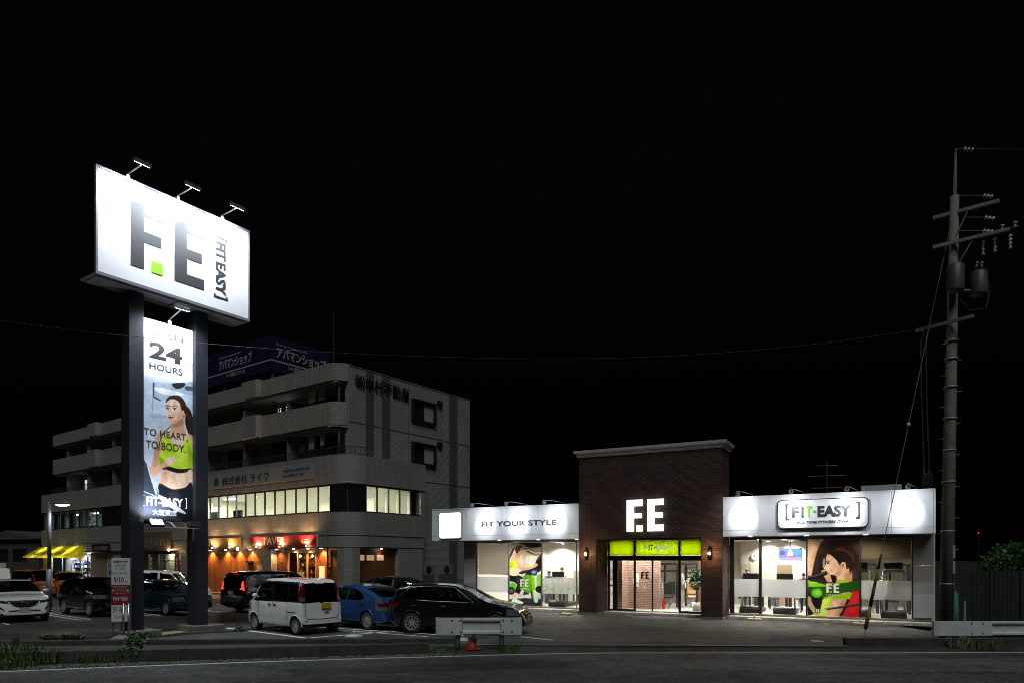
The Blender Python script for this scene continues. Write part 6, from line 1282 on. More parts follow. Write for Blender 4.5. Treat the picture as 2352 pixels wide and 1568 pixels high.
# ------------------------------------------------------------------ things inside the gym
def GT(name, label, cat, x, y, z=.15, deg=0, group=None): return thing(name, label, cat, GF.W(x, y, z), -28+deg, group)
m_mach = M('machine_black', (.02,.02,.022), .35, var=.1); m_machg = M('machine_silver', (.4,.41,.42), .35, metal=.5); m_pad = M('tan_pad', (.55,.33,.16), .6)
def treadmill(x, y, label, tall=0):
    t = GT('treadmill', label, 'treadmill', x, y, .15, 0, 'treadmills behind the glass')
    box('deck', m_mach, t, -.36,.36,.25,1.7,.02,.16); box('running_belt', m_tyre, t, -.25,.25,.3,1.65,.161,.166)
    h = MB(); h.prism([(-.12,.02),(-.14,.16),(-.05,.27),(.15,.31),(.42,.22),(.45,.02)], 'x', -.42, .42); h.build('motor_hood', m_mach, t, fix=True, bevel=.03)
    for s in (-1,1):
        MB().tube([(s*.36,.25,.1),(s*.35,.15,.8),(s*.33,.12,1.3+tall)], .035, 8).build('upright', m_machg, t, smooth=True)
        MB().tube([(s*.33,.12,1.2+tall),(s*.33,.45,1.15+tall),(s*.33,.65,1.0+tall)], .022, 8).build('handrail', m_mach, t, smooth=True)
    box('console', m_mach, t, -.30,.30,.05,.12,1.37+tall,1.62+tall, bevel=.02); box('console_base', m_machg, t, -.33,.33,.08,.3,1.24+tall,1.36+tall, bevel=.02)
treadmill(6.62,1.95,'leftmost treadmill behind the right-hand gym window'); treadmill(7.9,1.95,'treadmill between the window mullion and the profile poster')
treadmill(10.5,1.95,'treadmill partly hidden by the right edge of the profile poster', .45); treadmill(11.65,1.95,'rightmost treadmill under the bronze roller blind', .45); treadmill(-1.9,2.0,'treadmill behind the left window with green film letters')
tv = GT('television', 'lit television screen hung from the gym ceiling', 'television', 7.8, 5.0, 0)
P = Paint(48, 28, (.25,.3,.8)); P.ell(.5,.55,.12,.5,(.9,.75,.75),1); P.poly([(.4,.7),(.62,.66),(.66,1),(.36,1)],(.8,.1,.15),1); P.ell(.15,.35,.12,.2,(.1,.1,.4),1); P.ell(.85,.3,.2,.2,(.1,.5,.75),2); P.poly([(0,.8),(1,.74),(1,1),(0,1)],(.6,.6,.95),2,k=.6)
printed('screen', P.a, print_mat('lit_screen', .2, 1.6), tv, -.46,.46,2.3,2.79, -.03); box('bezel', m_dark, tv, -.48,.48,-.028,.02,2.28,2.81); MB().tube([(0,0,2.8),(0,0,3.19)], .02, 6).build('bracket', m_dark, tv)
ck = GT('wall_clock', 'round white clock on the gym wall', 'clock', 5.95, 7.56, 0); MB().lathe([(0,-.02),(.15,-.02),(.16,0)], 20, 'y', (0,0,2.48)).build('face', m_wtxt, ck); box('hand', m_dark, ck, -.008,.008,-.026,-.022,2.48,2.58); box('hand', m_dark, ck, 0,.07,-.026,-.022,2.472,2.486)
def rack(x, y, label, seed, w=1.1, h=2.0, pad=None):
    rg = random.Random(seed); t = GT('weight_machine', label, 'gym machine', x, y, .15, rg.uniform(-20,20), 'machines in the gym')
    for sx in (-w/2, w/2):
        for sy in (0,.8): box('post', m_mach, t, sx-.04,sx+.04,sy-.04,sy+.04,0,h)
    f = MB(); f.box(-w/2,w/2,-.04,.04,h-.08,h); f.box(-w/2,w/2,.76,.84,h-.08,h); f.box(-w/2-.04,-w/2+.04,0,.8,h-.08,h); f.box(w/2-.04,w/2+.04,0,.8,h-.08,h); f.build('top_frame', m_mach, t)
    st = MB()
    for k in range(7): st.box(-.18,.18,.5,.7,.15+k*.09,.22+k*.09)
    st.build('weight_stack', m_machg, t)
    box('seat_pad', pad or m_mach, t, -.2,.2,.0,.4,.45,.53, bevel=.03); box('back_pad', pad or m_mach, t, -.2,.2,.38,.46,.6,1.15, bevel=.03); box('seat_post', m_machg, t, -.05,.05,.15,.25,0,.45)
    MB().tube([(-.45,.1,1.5),(-.3,-.1,1.1),(-.3,-.2,.9)], .03, 6).build('lever', m_machg, t)
rack(2.5,4.6,'dark cable machine seen through the glass entrance door',1); rack(3.75,4.2,'machine with tan pads by the entrance plant',2,pad=m_pad); rack(3.0,7.0,'machine at the back of the entrance hall',3)
rack(10.9,4.6,'dark machine behind the right-hand treadmills',4); rack(9.6,4.6,'dark machine hidden mostly behind the profile poster',5); rack(6.4,5.2,'low machine seen below the frosted band at left of the right window',6,h=.9); rack(8.2,4.8,'low machine beside the profile poster below the frosted band',7,h=.9); rack(11.7,4.3,'dark machine behind the rightmost treadmill',10); rack(7.2,4.2,'low dark machine in the middle of the right-hand gym room',11,h=.85); rack(5.9,4.4,'low dark machine by the right side of the brick tower',12,h=.9); rack(-3.9,4.6,'machine behind the left roller blind',13,h=1.2); rack(-.6,3.4,'machine at the right end of the left gym room',14,h=1.0); rack(2.95,3.3,'tall dark machine just inside the glass door',15,w=.8,h=1.7); rack(4.2,5.6,'tall machine behind the entrance plant',16); rack(-1.3,4.2,'machine behind the left window beside the wall picture',8,h=1.1); rack(-3.0,4.4,'machine behind the cyclist poster',9,h=1.1)
ex = GT('fire_extinguisher', 'red fire extinguisher inside the entrance', 'extinguisher', 2.86, 2.7); MB().lathe([(.07,0),(.075,.05),(.075,.4),(.03,.47),(.02,.55)], 12).build('cylinder', M('red_enamel',(.4,.02,.02),.3), ex, smooth=True); box('nozzle', m_mach, ex, -.02,.1,-.02,.02,.5,.54)
# leaves
def leaf_cloud(n, c, r, size, rng, squash=1.0):
    m = MB()
    for _ in range(n):
        while True:
            p = [rng.uniform(-1,1) for _ in range(3)]
            if sum(a*a for a in p) < 1: break
        p = Vector((c[0]+p[0]*r[0], c[1]+p[1]*r[1], c[2]+p[2]*r[2])); d = Vector((rng.gauss(0,1), rng.gauss(0,1), rng.gauss(.2,.6))).normalized(); s_ = d.cross(Vector((rng.gauss(0,1),rng.gauss(0,1),rng.gauss(0,1)))).normalized(); L_ = size*rng.uniform(.6,1.3); w_ = L_*.32
        m.add([p, p+d*L_*.5+s_*w_, p+d*L_, p+d*L_*.5-s_*w_], [(0,1,2,3)])
    return m
m_leaf = M('dark_green_leaf', (.035,.10,.022), .4, var=.5, vscale=3); m_leaf2 = M('mid_green_leaf', (.035,.085,.016), .45, var=.6, vscale=4); m_grass = M('rank_grass', (.055,.09,.018), .6, var=.6, vscale=5); m_straw = M('dry_straw', (.19,.17,.105), .8, var=.4, vscale=6)
pt = GT('potted_plant', 'leafy green potted plant inside the entrance at right', 'plant', 4.35, 2.35); MB().lathe([(.13,0),(.18,.35),(.16,.35)], 14).build('pot', m_wtxt, pt, smooth=True); MB().tube([(0,0,.3),(.03,0,1.0)], .02, 6).build('stem', m_dwood, pt); tag(leaf_cloud(220,(0,0,1.35),(.34,.3,.5),.16,random.Random(3)).build('foliage', m_leaf2, pt), kind='stuff')

# people
def person(name, label, loc, deg, shirt, legs, skin, hair, lean=0.0, arm=.25, h=1.68, stride=.0):
    k = h/1.7; J = dict(pelvis=(0,0,.95), waist=(.01,0,1.1), chest=(.03+lean*.25,0,1.32), neck=(.03+lean*.4,0,1.46), head0=(.045+lean*.45,0,1.54), head1=(.05+lean*.5,0,1.66))
    rad = dict(pelvis=.145, waist=.125, chest=.15, neck=.058, head0=.085, head1=.088)
    E_ = [('pelvis','waist'),('waist','chest'),('chest','neck'),('neck','head0'),('head0','head1')]
    for s, sd in ((-1,'r'),(1,'l')):
        J['sh'+sd] = (.03+lean*.3, s*.19, 1.40); J['el'+sd] = (.06+arm*.5+lean*.3, s*.25, 1.16); J['wr'+sd] = (.10+arm*1.3+lean*.3, s*.20, 1.06+arm*.2); J['ha'+sd] = (.14+arm*1.5+lean*.3, s*.18, 1.02+arm*.2)
        J['hip'+sd] = (0, s*.09, .90); J['kn'+sd] = (.04+s*stride*.5, s*.10, .50); J['an'+sd] = (-.02+s*stride, s*.10, .09); J['to'+sd] = (.15+s*stride, s*.11, .04)
        rad.update({'sh'+sd:.065,'el'+sd:.045,'wr'+sd:.032,'ha'+sd:.035,'hip'+sd:.095,'kn'+sd:.06,'an'+sd:.042,'to'+sd:.038})
        E_ += [('chest','sh'+sd),('sh'+sd,'el'+sd),('el'+sd,'wr'+sd),('wr'+sd,'ha'+sd),('pelvis','hip'+sd),('hip'+sd,'kn'+sd),('kn'+sd,'an'+sd),('an'+sd,'to'+sd)]
    names = list(J); me = bpy.data.meshes.new('body'); me.from_pydata([[c*k for c in J[n]] for n in names], [(names.index(a), names.index(b)) for a, b in E_], [])
    o = bpy.data.objects.new('body', me); COL.objects.link(o); sk = o.modifiers.new('skin', 'SKIN'); o.modifiers.new('sub', 'SUBSURF').levels = 2
    for n, v in zip(names, me.skin_vertices[0].data): v.radius = (rad[n]*k, rad[n]*k*(1.25 if n in ('chest','pelvis','waist') else 1)); v.use_root = n == 'pelvis'
    dg = bpy.context.evaluated_depsgraph_get(); dg.update(); m2 = bpy.data.meshes.new_from_object(o.evaluated_get(dg)); bpy.data.objects.remove(o)
    for mt in (shirt, legs, skin, hair, m_mach): m2.materials.append(mt)
    hx = (.05+lean*.5)*k
    for p in m2.polygons:
        z = p.center.z/k; x = p.center.x/k; y = abs(p.center.y/k); p.use_smooth = True
        p.material_index = 4 if z < .1 else 1 if z < .98 and y < .22 and x < .22 else 2
        if .98 <= z < 1.47 and not (x > .16+lean*.3+arm*.7 and y > .1): p.material_index = 0
        if z > 1.50: p.material_index = 3 if (z > 1.68 or x < hx-.01) else 2
    root = thing(name, label, 'person', loc, deg); b = bpy.data.objects.new('body', m2); COL.objects.link(b); b.parent = root
    hd = MB(); hd.ball((hx*1-.012, 0, 1.635*k), (.093*k,.082*k,.10*k), 12, 8); hd.build('hair', hair, root, smooth=True)
    f = MB()
    for s in (-1,1): f.ball((hx+.078*k, s*.032*k, 1.60*k), .011, 6, 4)
    f.build('eyes', m_mach, root); MB().ball((hx+.092*k,0,1.575*k), (.015,.012,.02), 6, 4).build('nose', skin, root); MB().ball((hx+.085*k,0,1.54*k), (.008,.024,.006), 6, 4).build('mouth', M('lip',(.35,.12,.1),.6), root)
    return root
m_sk = M('skin', (.55,.36,.26), .5, var=.05); m_hr = M('black_hair', (.02,.016,.014), .4); m_hb = M('brown_hair', (.07,.04,.025), .4)
c_w = M('white_shirt',(.65,.64,.62),.8); c_b = M('blue_shirt',(.05,.10,.35),.8); c_k = M('black_shirt',(.02,.02,.022),.8); c_y = M('lime_shirt',(.35,.5,.04),.8); c_g = M('grey_trousers',(.08,.08,.09),.8)
def GP(x, y, z=.15): return GF.W(x, y, z)
person('person', 'person in a black shirt on the leftmost treadmill', GP(6.35,2.95,.31), -28-90, c_k, c_g, m_sk, m_hb, .1, .3, 1.62); person('person', 'person in black leaning beside the profile poster', GP(8.5,3.4), -28-100, c_k, c_k, m_sk, m_hr, .2, .3, 1.6)
person('person', 'person in a white top standing behind the left gym window', GP(-2.3,3.4), -28-60, c_w, c_g, m_sk, m_hb, .1, .2, 1.78); person('person', 'person in a blue shirt beside the white-topped one in the left window', GP(-3.0,3.2), -28-20, c_b, c_g, m_sk, m_hr, .25, .2, 1.62)
person('person', 'person in a lime top behind the right-hand treadmills', GP(11.35,3.3), -28-90, c_y, c_k, m_sk, m_hb, .15, .25, 1.58)
person('person', 'smiling cook in a white shirt inside the restaurant door', AF.W(-4.3,.02,.1), -36.3-90, c_w, c_k, m_sk, m_hr, .05, .2, 1.72)

# ------------------------------------------------------------------ things in front: guard rails, cone, bases
m_grail = M('white_guard_rail', (.52,.55,.55), .5, var=.12, vscale=3); m_bolt = M('dark_bolt', (.05,.05,.055), .4, metal=.6); m_gpost = M('galvanised_post', (.33,.36,.36), .5, metal=.3, var=.35, vscale=14)
gr = thing('guard_rail', 'short white guard rail with two posts in front of the black compact car', 'guard rail', (-.86,17.75,-.09), 1.2)
def rail_profile(): return [(0,.45),(-.02,.47),(-.02,.52),(.05,.56),(.05,.78),(-.02,.82),(-.02,.87),(0,.89),(.03,.89),(.03,.84),(.09,.79),(.09,.55),(.03,.50),(.03,.45)]
MB().prism(rail_profile(), 'x', -.42, .56).build('rail_middle', m_grail, gr, fix=True)
for x0, x1, r in ((-1.13,-.425,-1),(.565,1.13,1)):
    e_ = MB(); pr = [(x0 if r < 0 else x1, 0.10), (x0+.02 if r < 0 else x1-.02, .02), (x0+.16 if r < 0 else x1-.16, -.028), (x1 if r < 0 else x0, -.028), (x1 if r < 0 else x0, .0), (x0+.17 if r < 0 else x1-.17, .0), (x0+.05 if r < 0 else x1-.05, .06), (x0+.03 if r < 0 else x1-.03, .12)]
    e_.prism(pr, 'z', .445, .895); e_.build('rail_end', m_grail, gr, fix=True, bevel=.006)
for x in (-.56,.585): MB().tube([(x,.16,0),(x,.16,.86)], .07, 16).build('post', m_gpost, gr, smooth=True)
for x in (-.70,-.47,.63,.86):
    for z in (.52,.82): MB().lathe([(0,-.045),(.02,-.043),(.024,-.03)], 10, 'y', (x,0,z)).build('bolt', m_bolt, gr)
g2 = thing('guard_rail', 'long white guard rail running off to the right below the utility pole', 'guard rail', (11.42,18.5,-.09), 1.5)
MB().prism([(a, (b_-.45)*.88+.345) for a, b_ in rail_profile()], 'x', 1.6, 22).build('rail_middle', m_grail, g2, fix=True)
MB().prism([(0,.10),(.02,.02),(.14,-.024),(1.595,-.024),(1.595,0),(.16,.0),(.05,.06),(.03,.12)], 'z', .34, .735).build('rail_end', m_grail, g2, fix=True, bevel=.006)
for x in (.58,4.6,8.6,12.6): MB().tube([(x,.16,0),(x,.16,.70)], .07, 16).build('post', m_gpost, g2, smooth=True)
for x in (1.02,1.34):
    for z in (.41,.67): MB().lathe([(0,-.04),(.018,-.038),(.022,-.026)], 10, 'y', (x,0,z)).build('bolt', m_bolt, g2)
cn = thing('traffic_cone', 'red and white traffic cone behind the short guard rail', 'traffic cone', (-1.05,18.05,-.05), 10); m_cr = M('cone_red', (.33,.035,.02), .5, var=.2)
box('base', m_cr, cn, -.21,.21,-.21,.21,0,.035, bevel=.01); MB().lathe([(.155,.035),(.148,.06),(.118,.26)], 20).build('lower_cone', m_cr, cn, smooth=True); MB().lathe([(.119,.26),(.099,.38)], 20).build('reflective_band', M('cone_band',(.6,.6,.58),.4), cn, smooth=True); MB().lathe([(.098,.38),(.045,.68),(.03,.70)], 20).build('upper_cone', m_cr, cn, smooth=True)
m_base = M('cast_white_base', (.42,.41,.38), .7, var=.2)
def sign_base(p, label, round_=False, s=1):
    t = thing('sign_base', label, 'sign base', p, -28, 'weighted sign bases')
    if round_: MB().lathe([(.28*s,0),(.27*s,.03),(.10,.07),(.08,.08)], 22).build('weight', m_base, t, smooth=True)
    else: MB().prism([(-.26*s,0),(.26*s,0),(.25*s,.08),(-.25*s,.08)], 'y', -.2*s, .2*s).build('weight', m_base, t, fix=True, bevel=.015)
    MB().tube([(0,0,.05),(0,0,.2)], .035, 10).build('socket', m_base, t, smooth=True)
sign_base(gp(813,1461), 'round white sign base on the lot in front of the white van', True); sign_base(gp(1063,1470), 'round white sign base beside the traffic cone', True); sign_base(gp(1301,1411), 'square pale sign base left of the brick tower'); sign_base(gp(1733,1424), 'square pale sign base before the leftmost treadmill window'); sign_base(gp(1977,1434), 'square pale sign base beside the guy wire')
for (x, y), r, lb in (((1877,1472),.19,'larger pale round drain cover on the driveway'),((1900,1432),.10,'small pale round cover near the profile poster')):
    o = MB().lathe([(r,0),(r*.97,.012),(0,.013)], 24).build('drain_cover', m_base); o.location = gp(x, y, -.01); tag(o, lb, 'drain cover')

# ------------------------------------------------------------------ utility pole
m_cpole = M('spun_concrete', (.15,.143,.12), .85, var=.25, vscale=6, bump=.3, bscale=40); m_arm = M('galvanised_crossarm', (.2,.22,.23), .5, metal=.3, var=.2); m_ins = M('white_insulator', (.5,.5,.48), .2); m_cable = M('teal_black_cable', (.02,.035,.035), .5); m_tank = M('grey_transformer', (.06,.066,.07), .5, var=.1)
UP = Vector((12.37,19.5,0)); up = thing('utility_pole', 'tall concrete utility pole with crossarms and transformers at the right', 'utility pole', UP)
MB().tube([(0,0,-.1),(.12,0,6),(.26,0,12.65)], [.185,.155,.11], 20).build('shaft', m_cpole, up, smooth=True)
e_ = MB(); e_.tube([(.20,-.05,12.0),(.24,-.02,13.2),(.29,0,14.0)], .03, 6); e_.tube([(.33,.04,12.0),(.30,.02,13.2),(.29,0,14.0)], .025, 6); e_.build('top_extension', m_arm, up)
arms = [(12.17,(12.28,19.9),(13.51,18.93)),(11.27,(12.2,19.78),(13.62,18.68)),(9.02,(12.0,20.17),(12.87,18.97))]
for z, a, b_ in arms:
    A_, B_ = Vector((*a, z))-UP, Vector((*b_, z))-UP; d = (B_-A_).normalized(); n = Vector((-d.y, d.x, 0)); off = n*-.16
    m = MB(); c8_ = []
    for p in (A_, B_):
        for s_, t_ in ((-1,-1),(1,-1),(1,1),(-1,1)): c8_.append(p+off+n*s_*.04+Vector((0,0,t_*.045)))
    m.add(c8_, [(0,1,2,3),(7,6,5,4),(0,4,5,1),(1,5,6,2),(2,6,7,3),(3,7,4,0)]); m.build('crossarm', m_arm, up, fix=True)
    m = MB(); m.tube([A_.lerp(B_,.55)+off, Vector((.2,-.1,z-.75))], .022, 6); m.build('arm_brace', m_arm, up)
def insulator(p, ax, n=3, r=.055):
    p = Vector(p); ax = Vector(ax).normalized(); pts = []; rs = []
    for k in range(n): pts += [p+ax*(k*.11), p+ax*(k*.11+.03), p+ax*(k*.11+.07)]; rs += [.02, r, .022]
    MB().tube(pts, rs, 10).build('insulator', m_ins, up, smooth=True)
z, a, b_ = arms[1]; A_, B_ = Vector((*a,z))-UP, Vector((*b_,z))-UP
for t in (.58,.73,.92): insulator(A_.lerp(B_,t)+Vector((.1,-.1,-.1)), (0,0,-1), 4)
for t in (.82,.98): insulator(A_.lerp(B_,t)+Vector((.1,-.1,.05)), (0,0,1), 2, .07)
for zz, x in ((13.95,.45),(12.62,1.0),(12.0,1.05),(11.62,1.0)): insulator((x,-.1,zz), (1,.05,-.08), 3, .06); MB().tube([(.25,-.05,zz+.03),(x,-.1,zz)], .012, 5).build('stay_link', m_arm, up)
MB().lathe([(.0,9.78),(.21,9.80),(.22,9.85),(.22,10.5),(.18,10.56),(0,10.58)], 18, 'z', (.05,-.35,0)).build('transformer', m_tank, up, smooth=True); tt = MB().lathe([(.0,9.75),(.21,9.77),(.22,9.82),(.22,10.4),(.17,10.46),(0,10.48)], 18, 'z', (.85,-.15,0)).build('transformer', m_tank, up, smooth=True)
MB().tube([(.2,-.1,9.95),(.85,-.1,9.9)], .04, 6).build('tank_bracket', m_arm, up)
for x in (.78,.92): insulator((x,-.15,10.55), (.1,0,1), 2, .05)
lp = MB(); lp.tube([(.2,-.2,9.7),(.5,-.3,9.3),(.95,-.3,9.35),(1.12,-.2,9.9),(1.05,-.2,10.4)], .014, 5); lp.build('loop_cable', m_cable, up)
for x0, y0 in ((-.5,.35),(-.38,.3)):
    m = MB(); m.tube([(x0+.5,.1,9.3),(x0+.1,y0,9.0),(x0,y0,8.6),(x0+.02,y0,7),(x0+.1,y0,4.9),(x0+.05,y0,4.55)], .02, 6); m.build('drop_cable', m_cable, up)
m = MB()
for k in range(9): a = random.uniform(0,6); m.tube([(-.35+.1*math.cos(a+t),.3+.1*math.sin(a),4.55+.16*math.sin(t*1.3+k)+.02*k) for t in np.linspace(0,4,9)], .012, 5)
m.build('cable_tangle', m_cable, up)
for zz in (1.6,3.1,4.5,5.4,6.3,7.2,8.0,8.5): MB().lathe([(.178,zz),(.182,zz+.01),(.18,zz+.05)], 20, 'z', (.02*zz,0,0)).build('pole_band', m_arm, up, smooth=True)
for k in range(14): zz = 2.6+k*.45; s_ = -1 if k % 2 else 1; MB().tube([(.02*zz+s_*.14,0,zz),(.02*zz+s_*.30,-.02,zz)], .010, 5).build('climbing_step', m_arm, up)
for z0, z1 in ((2.35,2.72),(1.92,2.28)): box('number_tag', m_panel2, up, .10,.17,-.165,-.150,z0,z1)
MB().tube([(.22,-.02,0),(.22,-.02,2.0)], .015, 6).build('earth_pipe', m_gpost, up)
guy = thing('guy_wire', 'slanting guy wire with yellow and black guard beside the profile poster', 'guy wire', gp(1983.6,1463)); g0 = Vector((0,0,0)); g1 = Vector((12.62,19.5,12.35))-gp(1983.6,1463)
MB().tube([g0, g1], .012, 6).build('wire', m_arm, guy); m_gy = M('guard_yellow', (.22,.17,.025), .5, var=.25, vscale=8)
def gpt(t): return g0.lerp(g1, t)
ts_ = [.012,.06,.10,.15,.185]
for k, (t0, t1) in enumerate(((.02,.075),(.075,.125),(.125,.165),(.165,.20))): MB().tube([gpt(t0), gpt(t1)], [.055-.006*k,.05-.006*k], 10).build('guard_section', (m_gy,m_dark)[k % 2], guy, smooth=True)
MB().tube([gpt(.5),gpt(.505),gpt(.51)], [.03,.07,.03], 10).build('egg_insulator', m_ins, guy, smooth=True)
def wire(pts, r, label):
    o = MB().tube(pts, r, 5).build('overhead_wire', M('overhead_cable',(.025,.03,.03),.6)); tag(o, label, 'wire')
wire([(x, 19.8, 8.12+(.00416 if x < 1.4 else .0078)*(x-1.4)**2) for x in np.linspace(-22,12.1,40)], .006, 'thin overhead wire sagging across the whole scene from the utility pole'); wire([(12.7,19.4,13.95),(16,19.3,13.85),(24,19,13.9)], .012, 'thin wire leaving the top of the utility pole to the right')

# ------------------------------------------------------------------ right edge: panel fence, bush, net roll
pf = thing('panel_fence', 'dark corrugated panel fence right of the utility pole', 'fence', (13.75,21.0,0), 3); m_pf = M('dark_green_sheet', (.012,.016,.013), .7, var=.3, vscale=2)
for k in range(12):
    x = k*.98; m = MB()
    for q_ in range(7): m.box(x+q_*.138,x+q_*.138+.07,0,.02,0,1.97); m.box(x+q_*.138+.07,x+q_*.138+.138,.012,.03,0,1.97)
    m.build('fence_panel', m_pf, pf); box('fence_post', m_pf, pf, x-.03,x,-.03,.04,0,2.0)
bs = thing('laurel_bush', 'glossy green bush showing above the dark panel fence', 'bush', (16.6,22.6,0), 0)
tag(leaf_cloud(1500,(.2,0,2.25),(1.25,.6,.62),.16,random.Random(5)).build('foliage', m_leaf, bs), kind='stuff'); MB().tube([(0,0,0),(.1,0,1.2),(.3,0,2.2)], [.05,.04,.02], 8).build('stem', m_dwood, bs)
for dx in (-.5,.6): MB().tube([(0,0,.8),(dx,.1,2.2)], [.03,.012], 6).build('branch', m_dwood, bs)
b2 = thing('tall_bush', 'taller green bush at the right edge behind the fence', 'bush', (18.0,22.9,0), 0); tag(leaf_cloud(900,(.2,0,2.9),(.7,.6,1.0),.17,random.Random(6)).build('foliage', m_leaf, b2), kind='stuff'); MB().tube([(0,0,0),(.15,0,2.9)], [.06,.02], 8).build('stem', m_dwood, b2)
nr = thing('net_roll', 'rolled teal mesh net leaning beside the utility pole', 'net', (13.2,20.3,0), 0); MB().tube([(0,0,0),(.0,.05,1.33)], .075, 14).build('roll', M('teal_net',(.03,.14,.12),.7,var=.5,vscale=40), nr, smooth=True); MB().tube([(.01,.05,1.3),(.0,.05,1.38)], .03, 8).build('core', m_gpost, nr)
tk = MB().tube([(0,0,0),(0,0,1.1)], .03, 8).build('timber_stake', M('pale_stake',(.35,.27,.17),.8)); tk.location = (13.38,20.2,0); tag(tk, 'pale timber stake between the net roll and the panel fence', 'stake')

# ------------------------------------------------------------------ weeds
def blades(n, r, h, rng, lean=.35, w=.012):
    m = MB()
    for _ in range(n):
        a, d = rng.uniform(0,6.283), r*math.sqrt(rng.random()); p = Vector((d*math.cos(a), d*math.sin(a)*.6, 0)); hh = h*rng.uniform(.4,1.1); b_ = rng.uniform(0,6.283); l = Vector((math.cos(b_), math.sin(b_), 0))*hh*lean*rng.uniform(.3,1.6); s_ = Vector((-math.sin(b_), math.cos(b_), 0))*w
        q1, q2 = p+l*.35+Vector((0,0,hh*.6)), p+l+Vector((0,0,hh*rng.uniform(.7,1)))
        m.add([p-s_, p+s_, q1+s_*.8, q1-s_*.8, q2], [(0,1,2,3),(3,2,4)])
    return m
def weed(p, label, n, r, h, mat, kind='blades', seed=1, lean=.35, w=.012, cat='weed', name='weed_clump'):
    rng = random.Random(seed); m = blades(n, r, h, rng, lean, w) if kind == 'blades' else leaf_cloud(n, (0,0,h*.5), (r,r*.6,h*.55), .09, rng)
    t = thing(name, label, cat, p, 0, 'weeds along the kerb'); tag(m.build('foliage', mat, t), kind='stuff'); return t
weed((-11.5,15.75,.0), 'large green weeds on the kerb at the left edge', 420, .7, .42, m_grass, seed=2); weed((-11.2,15.2,-.1), 'low weeds at the road edge in the left corner', 220, .6, .3, m_grass, 'blades', 3); weed((-11.75,16.2,.1), 'tall single weed spike on the left kerb', 50, .10, .55, m_grass, seed=4, lean=.12)
weed((-10.75,15.7,-.05), 'grass tuft hanging over the kerb beside the left corner weeds', 110, .3, .42, m_grass, seed=5); weed((-12.95,19.6,.02), 'heap of dry straw-coloured grass left of the sign leg', 650, .55, .24, m_straw, seed=6, lean=1.8, cat='dry grass', name='grass_heap')
weed((-9.0,16.15,-.08), 'green weed in front of the kerb below the left sign leg', 160, .35, .42, m_leaf2, 'leaves', 7); weed((-9.45,17.2,.1), 'bushy weed between the two kerbs', 170, .3, .4, m_leaf2, 'leaves', 8); weed((-8.5,16.3,-.08), 'small spiky weed at the kerb foot below the right sign leg', 110, .2, .35, m_grass, seed=9, lean=.6)
weed((-9.75,15.95,-.08), 'thin weeds at the kerb foot left of the green one', 120, .5, .28, m_grass, seed=10); weed((-10.7,20.0,.02), 'low green leaves along the left plinth', 130, .4, .14, m_leaf2, 'leaves', 11); weed((-8.75,21.9,.02), 'low green leaves at the right plinth corner', 70, .2, .16, m_leaf2, 'leaves', 12)
weed((-1.9,17.7,-.09), 'low moss and grass at the end of the kerb', 500, .7, .10, m_grass, seed=13); weed((-.1,17.6,-.09), 'thin grass at the right post of the short guard rail', 60, .3, .35, m_grass, seed=14); weed((11.95,18.35,-.08), 'dry weeds at the post of the long guard rail', 160, .4, .38, m_straw, seed=15); weed((12.6,18.2,-.08), 'sparse weeds right of the long rail post', 90, .5, .3, m_grass, seed=16)
gv = MB(); rng = random.Random(21)
for _ in range(900):
    t = rng.random(); x = -11+9.5*t; y = float(np.interp(x, [p[0] for p in line], [p[1] for p in line]))+rng.uniform(.12,.55); s_ = rng.uniform(.008,.03); gv.box(x-s_,x+s_,y-s_,y+s_,-.1,-.1+s_*1.2)
tag(gv.build('kerb_gravel', m_conc), 'loose grit and litter along the foot of the roadside kerb', 'gravel', kind='stuff')

# ------------------------------------------------------------------ distance
hs = thing('small_house', 'low dark house with shallow gable roof at the far left', 'house', (-56.5,78,0), -20); m_hw = M('grey_house_wall', (.05,.05,.047), .85, var=.2, vscale=1)
box('wall', m_hw, hs, -6,3.6,0,8,0,4.1); hs.scale = (1,1,1.16); rf = MB(); rf.prism([(-6.5,4.0),(3.9,4.0),(3.9,4.1),(-1.2,4.9),(-6.5,4.1)], 'y', -.4, 8.4); rf.build('roof', M('grey_roof',(.06,.06,.065),.7,var=.2), hs, fix=True)
for x in (-3.6,-.6): w_ = box('window', m_dark, hs, x,x+2.2,-.05,-.01,1.9,3.1); box('pane', m_dglass, w_, x+.08,x+2.12,-.06,-.052,1.98,3.02)
trk = thing('box_truck', 'pale cargo box of a small truck at the far left edge', 'truck', (-35.6,46,0), -36); box('cargo_box', M('cream_cargo_box',(.36,.34,.30),.6,var=.1), trk, -1.6,1.6,-.8,.8,.75,2.1, bevel=.02); box('chassis', m_trim, trk, -1.6,2.6,-.6,.6,.4,.74); c_ = MB(); c_.prism([(1.65,.5),(2.75,.5),(2.75,1.1),(2.45,1.75),(1.65,1.8)], 'y', -.72, .72); c_.build('cab', white, trk, fix=True, bevel=.03)
for x in (-1.0,2.1):
    for s_ in (-1,1): MB().lathe([(.15,-.08),(.27,-.09),(.29,-.04),(.29,.04),(.27,.09),(.15,.08)], 20, 'y', (x,s_*.65,.29)).build('wheel', m_tyre, trk, smooth=True)
an = thing('tv_antenna', 'thin television antenna standing on the gym roof', 'antenna', GF.W(8.94,10.4,4.58), -20); MB().tube([(0,0,0),(0,0,2.6)], .02, 6).build('mast', m_st, an)
for z, w_ in ((2.4,.5),(1.9,.9),(1.3,.7)): MB().tube([(-w_,0,z),(w_,.1,z)], .012, 5).build('boom', m_st, an)
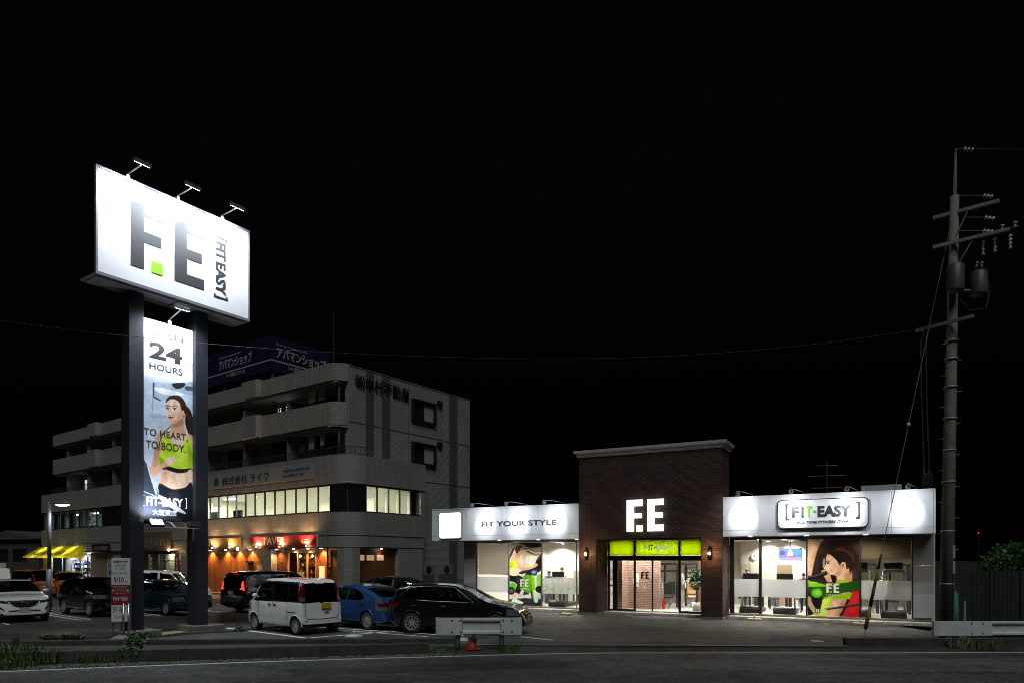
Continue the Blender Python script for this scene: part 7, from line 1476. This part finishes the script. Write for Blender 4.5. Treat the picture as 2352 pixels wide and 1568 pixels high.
for k in range(6): MB().tube([(-.8+k*.3,-.25,1.9),(-.8+k*.3,.3,1.9)], .008, 5).build('element', m_st, an)
ru = box('roof_unit', m_panel, None, 0,1.3,0,1.0,4.585,5.05); ru.location = GF.W(10.6,1.6); ru.rotation_euler = (0,0,R(-28)); tag(ru, 'low grey unit on the roof behind the right fascia', 'roof unit')
rd = thing('warning_lamp', 'tiny red lamp on a mast far off at the right', 'lamp', (81.9,120,0)); MB().tube([(0,0,0),(0,0,7)], .06, 6).build('mast', m_dark, rd); MB().ball((0,0,7.07), .09).build('lens', M('lit_red_lens',(.5,.02,.02),.3,emit=(1,.02,.04),es=8), rd, smooth=True)
# shop flags and a pipe railing
for i, (x, c_, lb) in enumerate(((-15.6,M('red_flag',(.32,.02,.02),.8,var=.15),'tall red shop flag beside the right sign leg'),(-19.2,M('green_flag',(.05,.08,.06),.8,var=.2),'dark green shop flag beside the timber shop door'))):
    fl2 = thing('shop_flag', lb, 'flag', AF.W(x,-1.9), -36.3, 'shop flags'); MB().tube([(0,0,0),(0,0,2.75)], .015, 6).build('flag_pole', m_steel, fl2); m = MB(); vs = []
    for j in range(9):
        for k in range(5): vs.append((.03+.52*k/4, .05*math.sin(k*1.3+j*.5), 2.7-.24*j))
    m.add(vs, [(j*5+k,(j+1)*5+k,(j+1)*5+k+1,j*5+k+1) for j in range(8) for k in range(4)]); m.build('flag_cloth', c_, fl2, smooth=True)
    for j, ch in enumerate('おすすめ商品' if i == 0 else '営業中'): text(ch, m_wtxt, fl2, .14,.44,2.25-j*.33,2.5-j*.33, -.06, depth=.004, bold=.02)
    box('flag_foot', m_base, fl2, -.2,.2,-.2,.2,0,.12)
pr = thing('pipe_railing', 'low grey pipe railing in front of the air conditioners', 'railing', AF.W(1.9,4.6), -36.3+90)
for z in (.55,1.0): MB().tube([(0,0,z),(5.2,0,z)], .025, 6).build('rail', m_st, pr)
for x in (0,1.7,3.4,5.2): MB().tube([(x,0,0),(x,0,1.0)], .03, 6).build('post', m_st, pr)
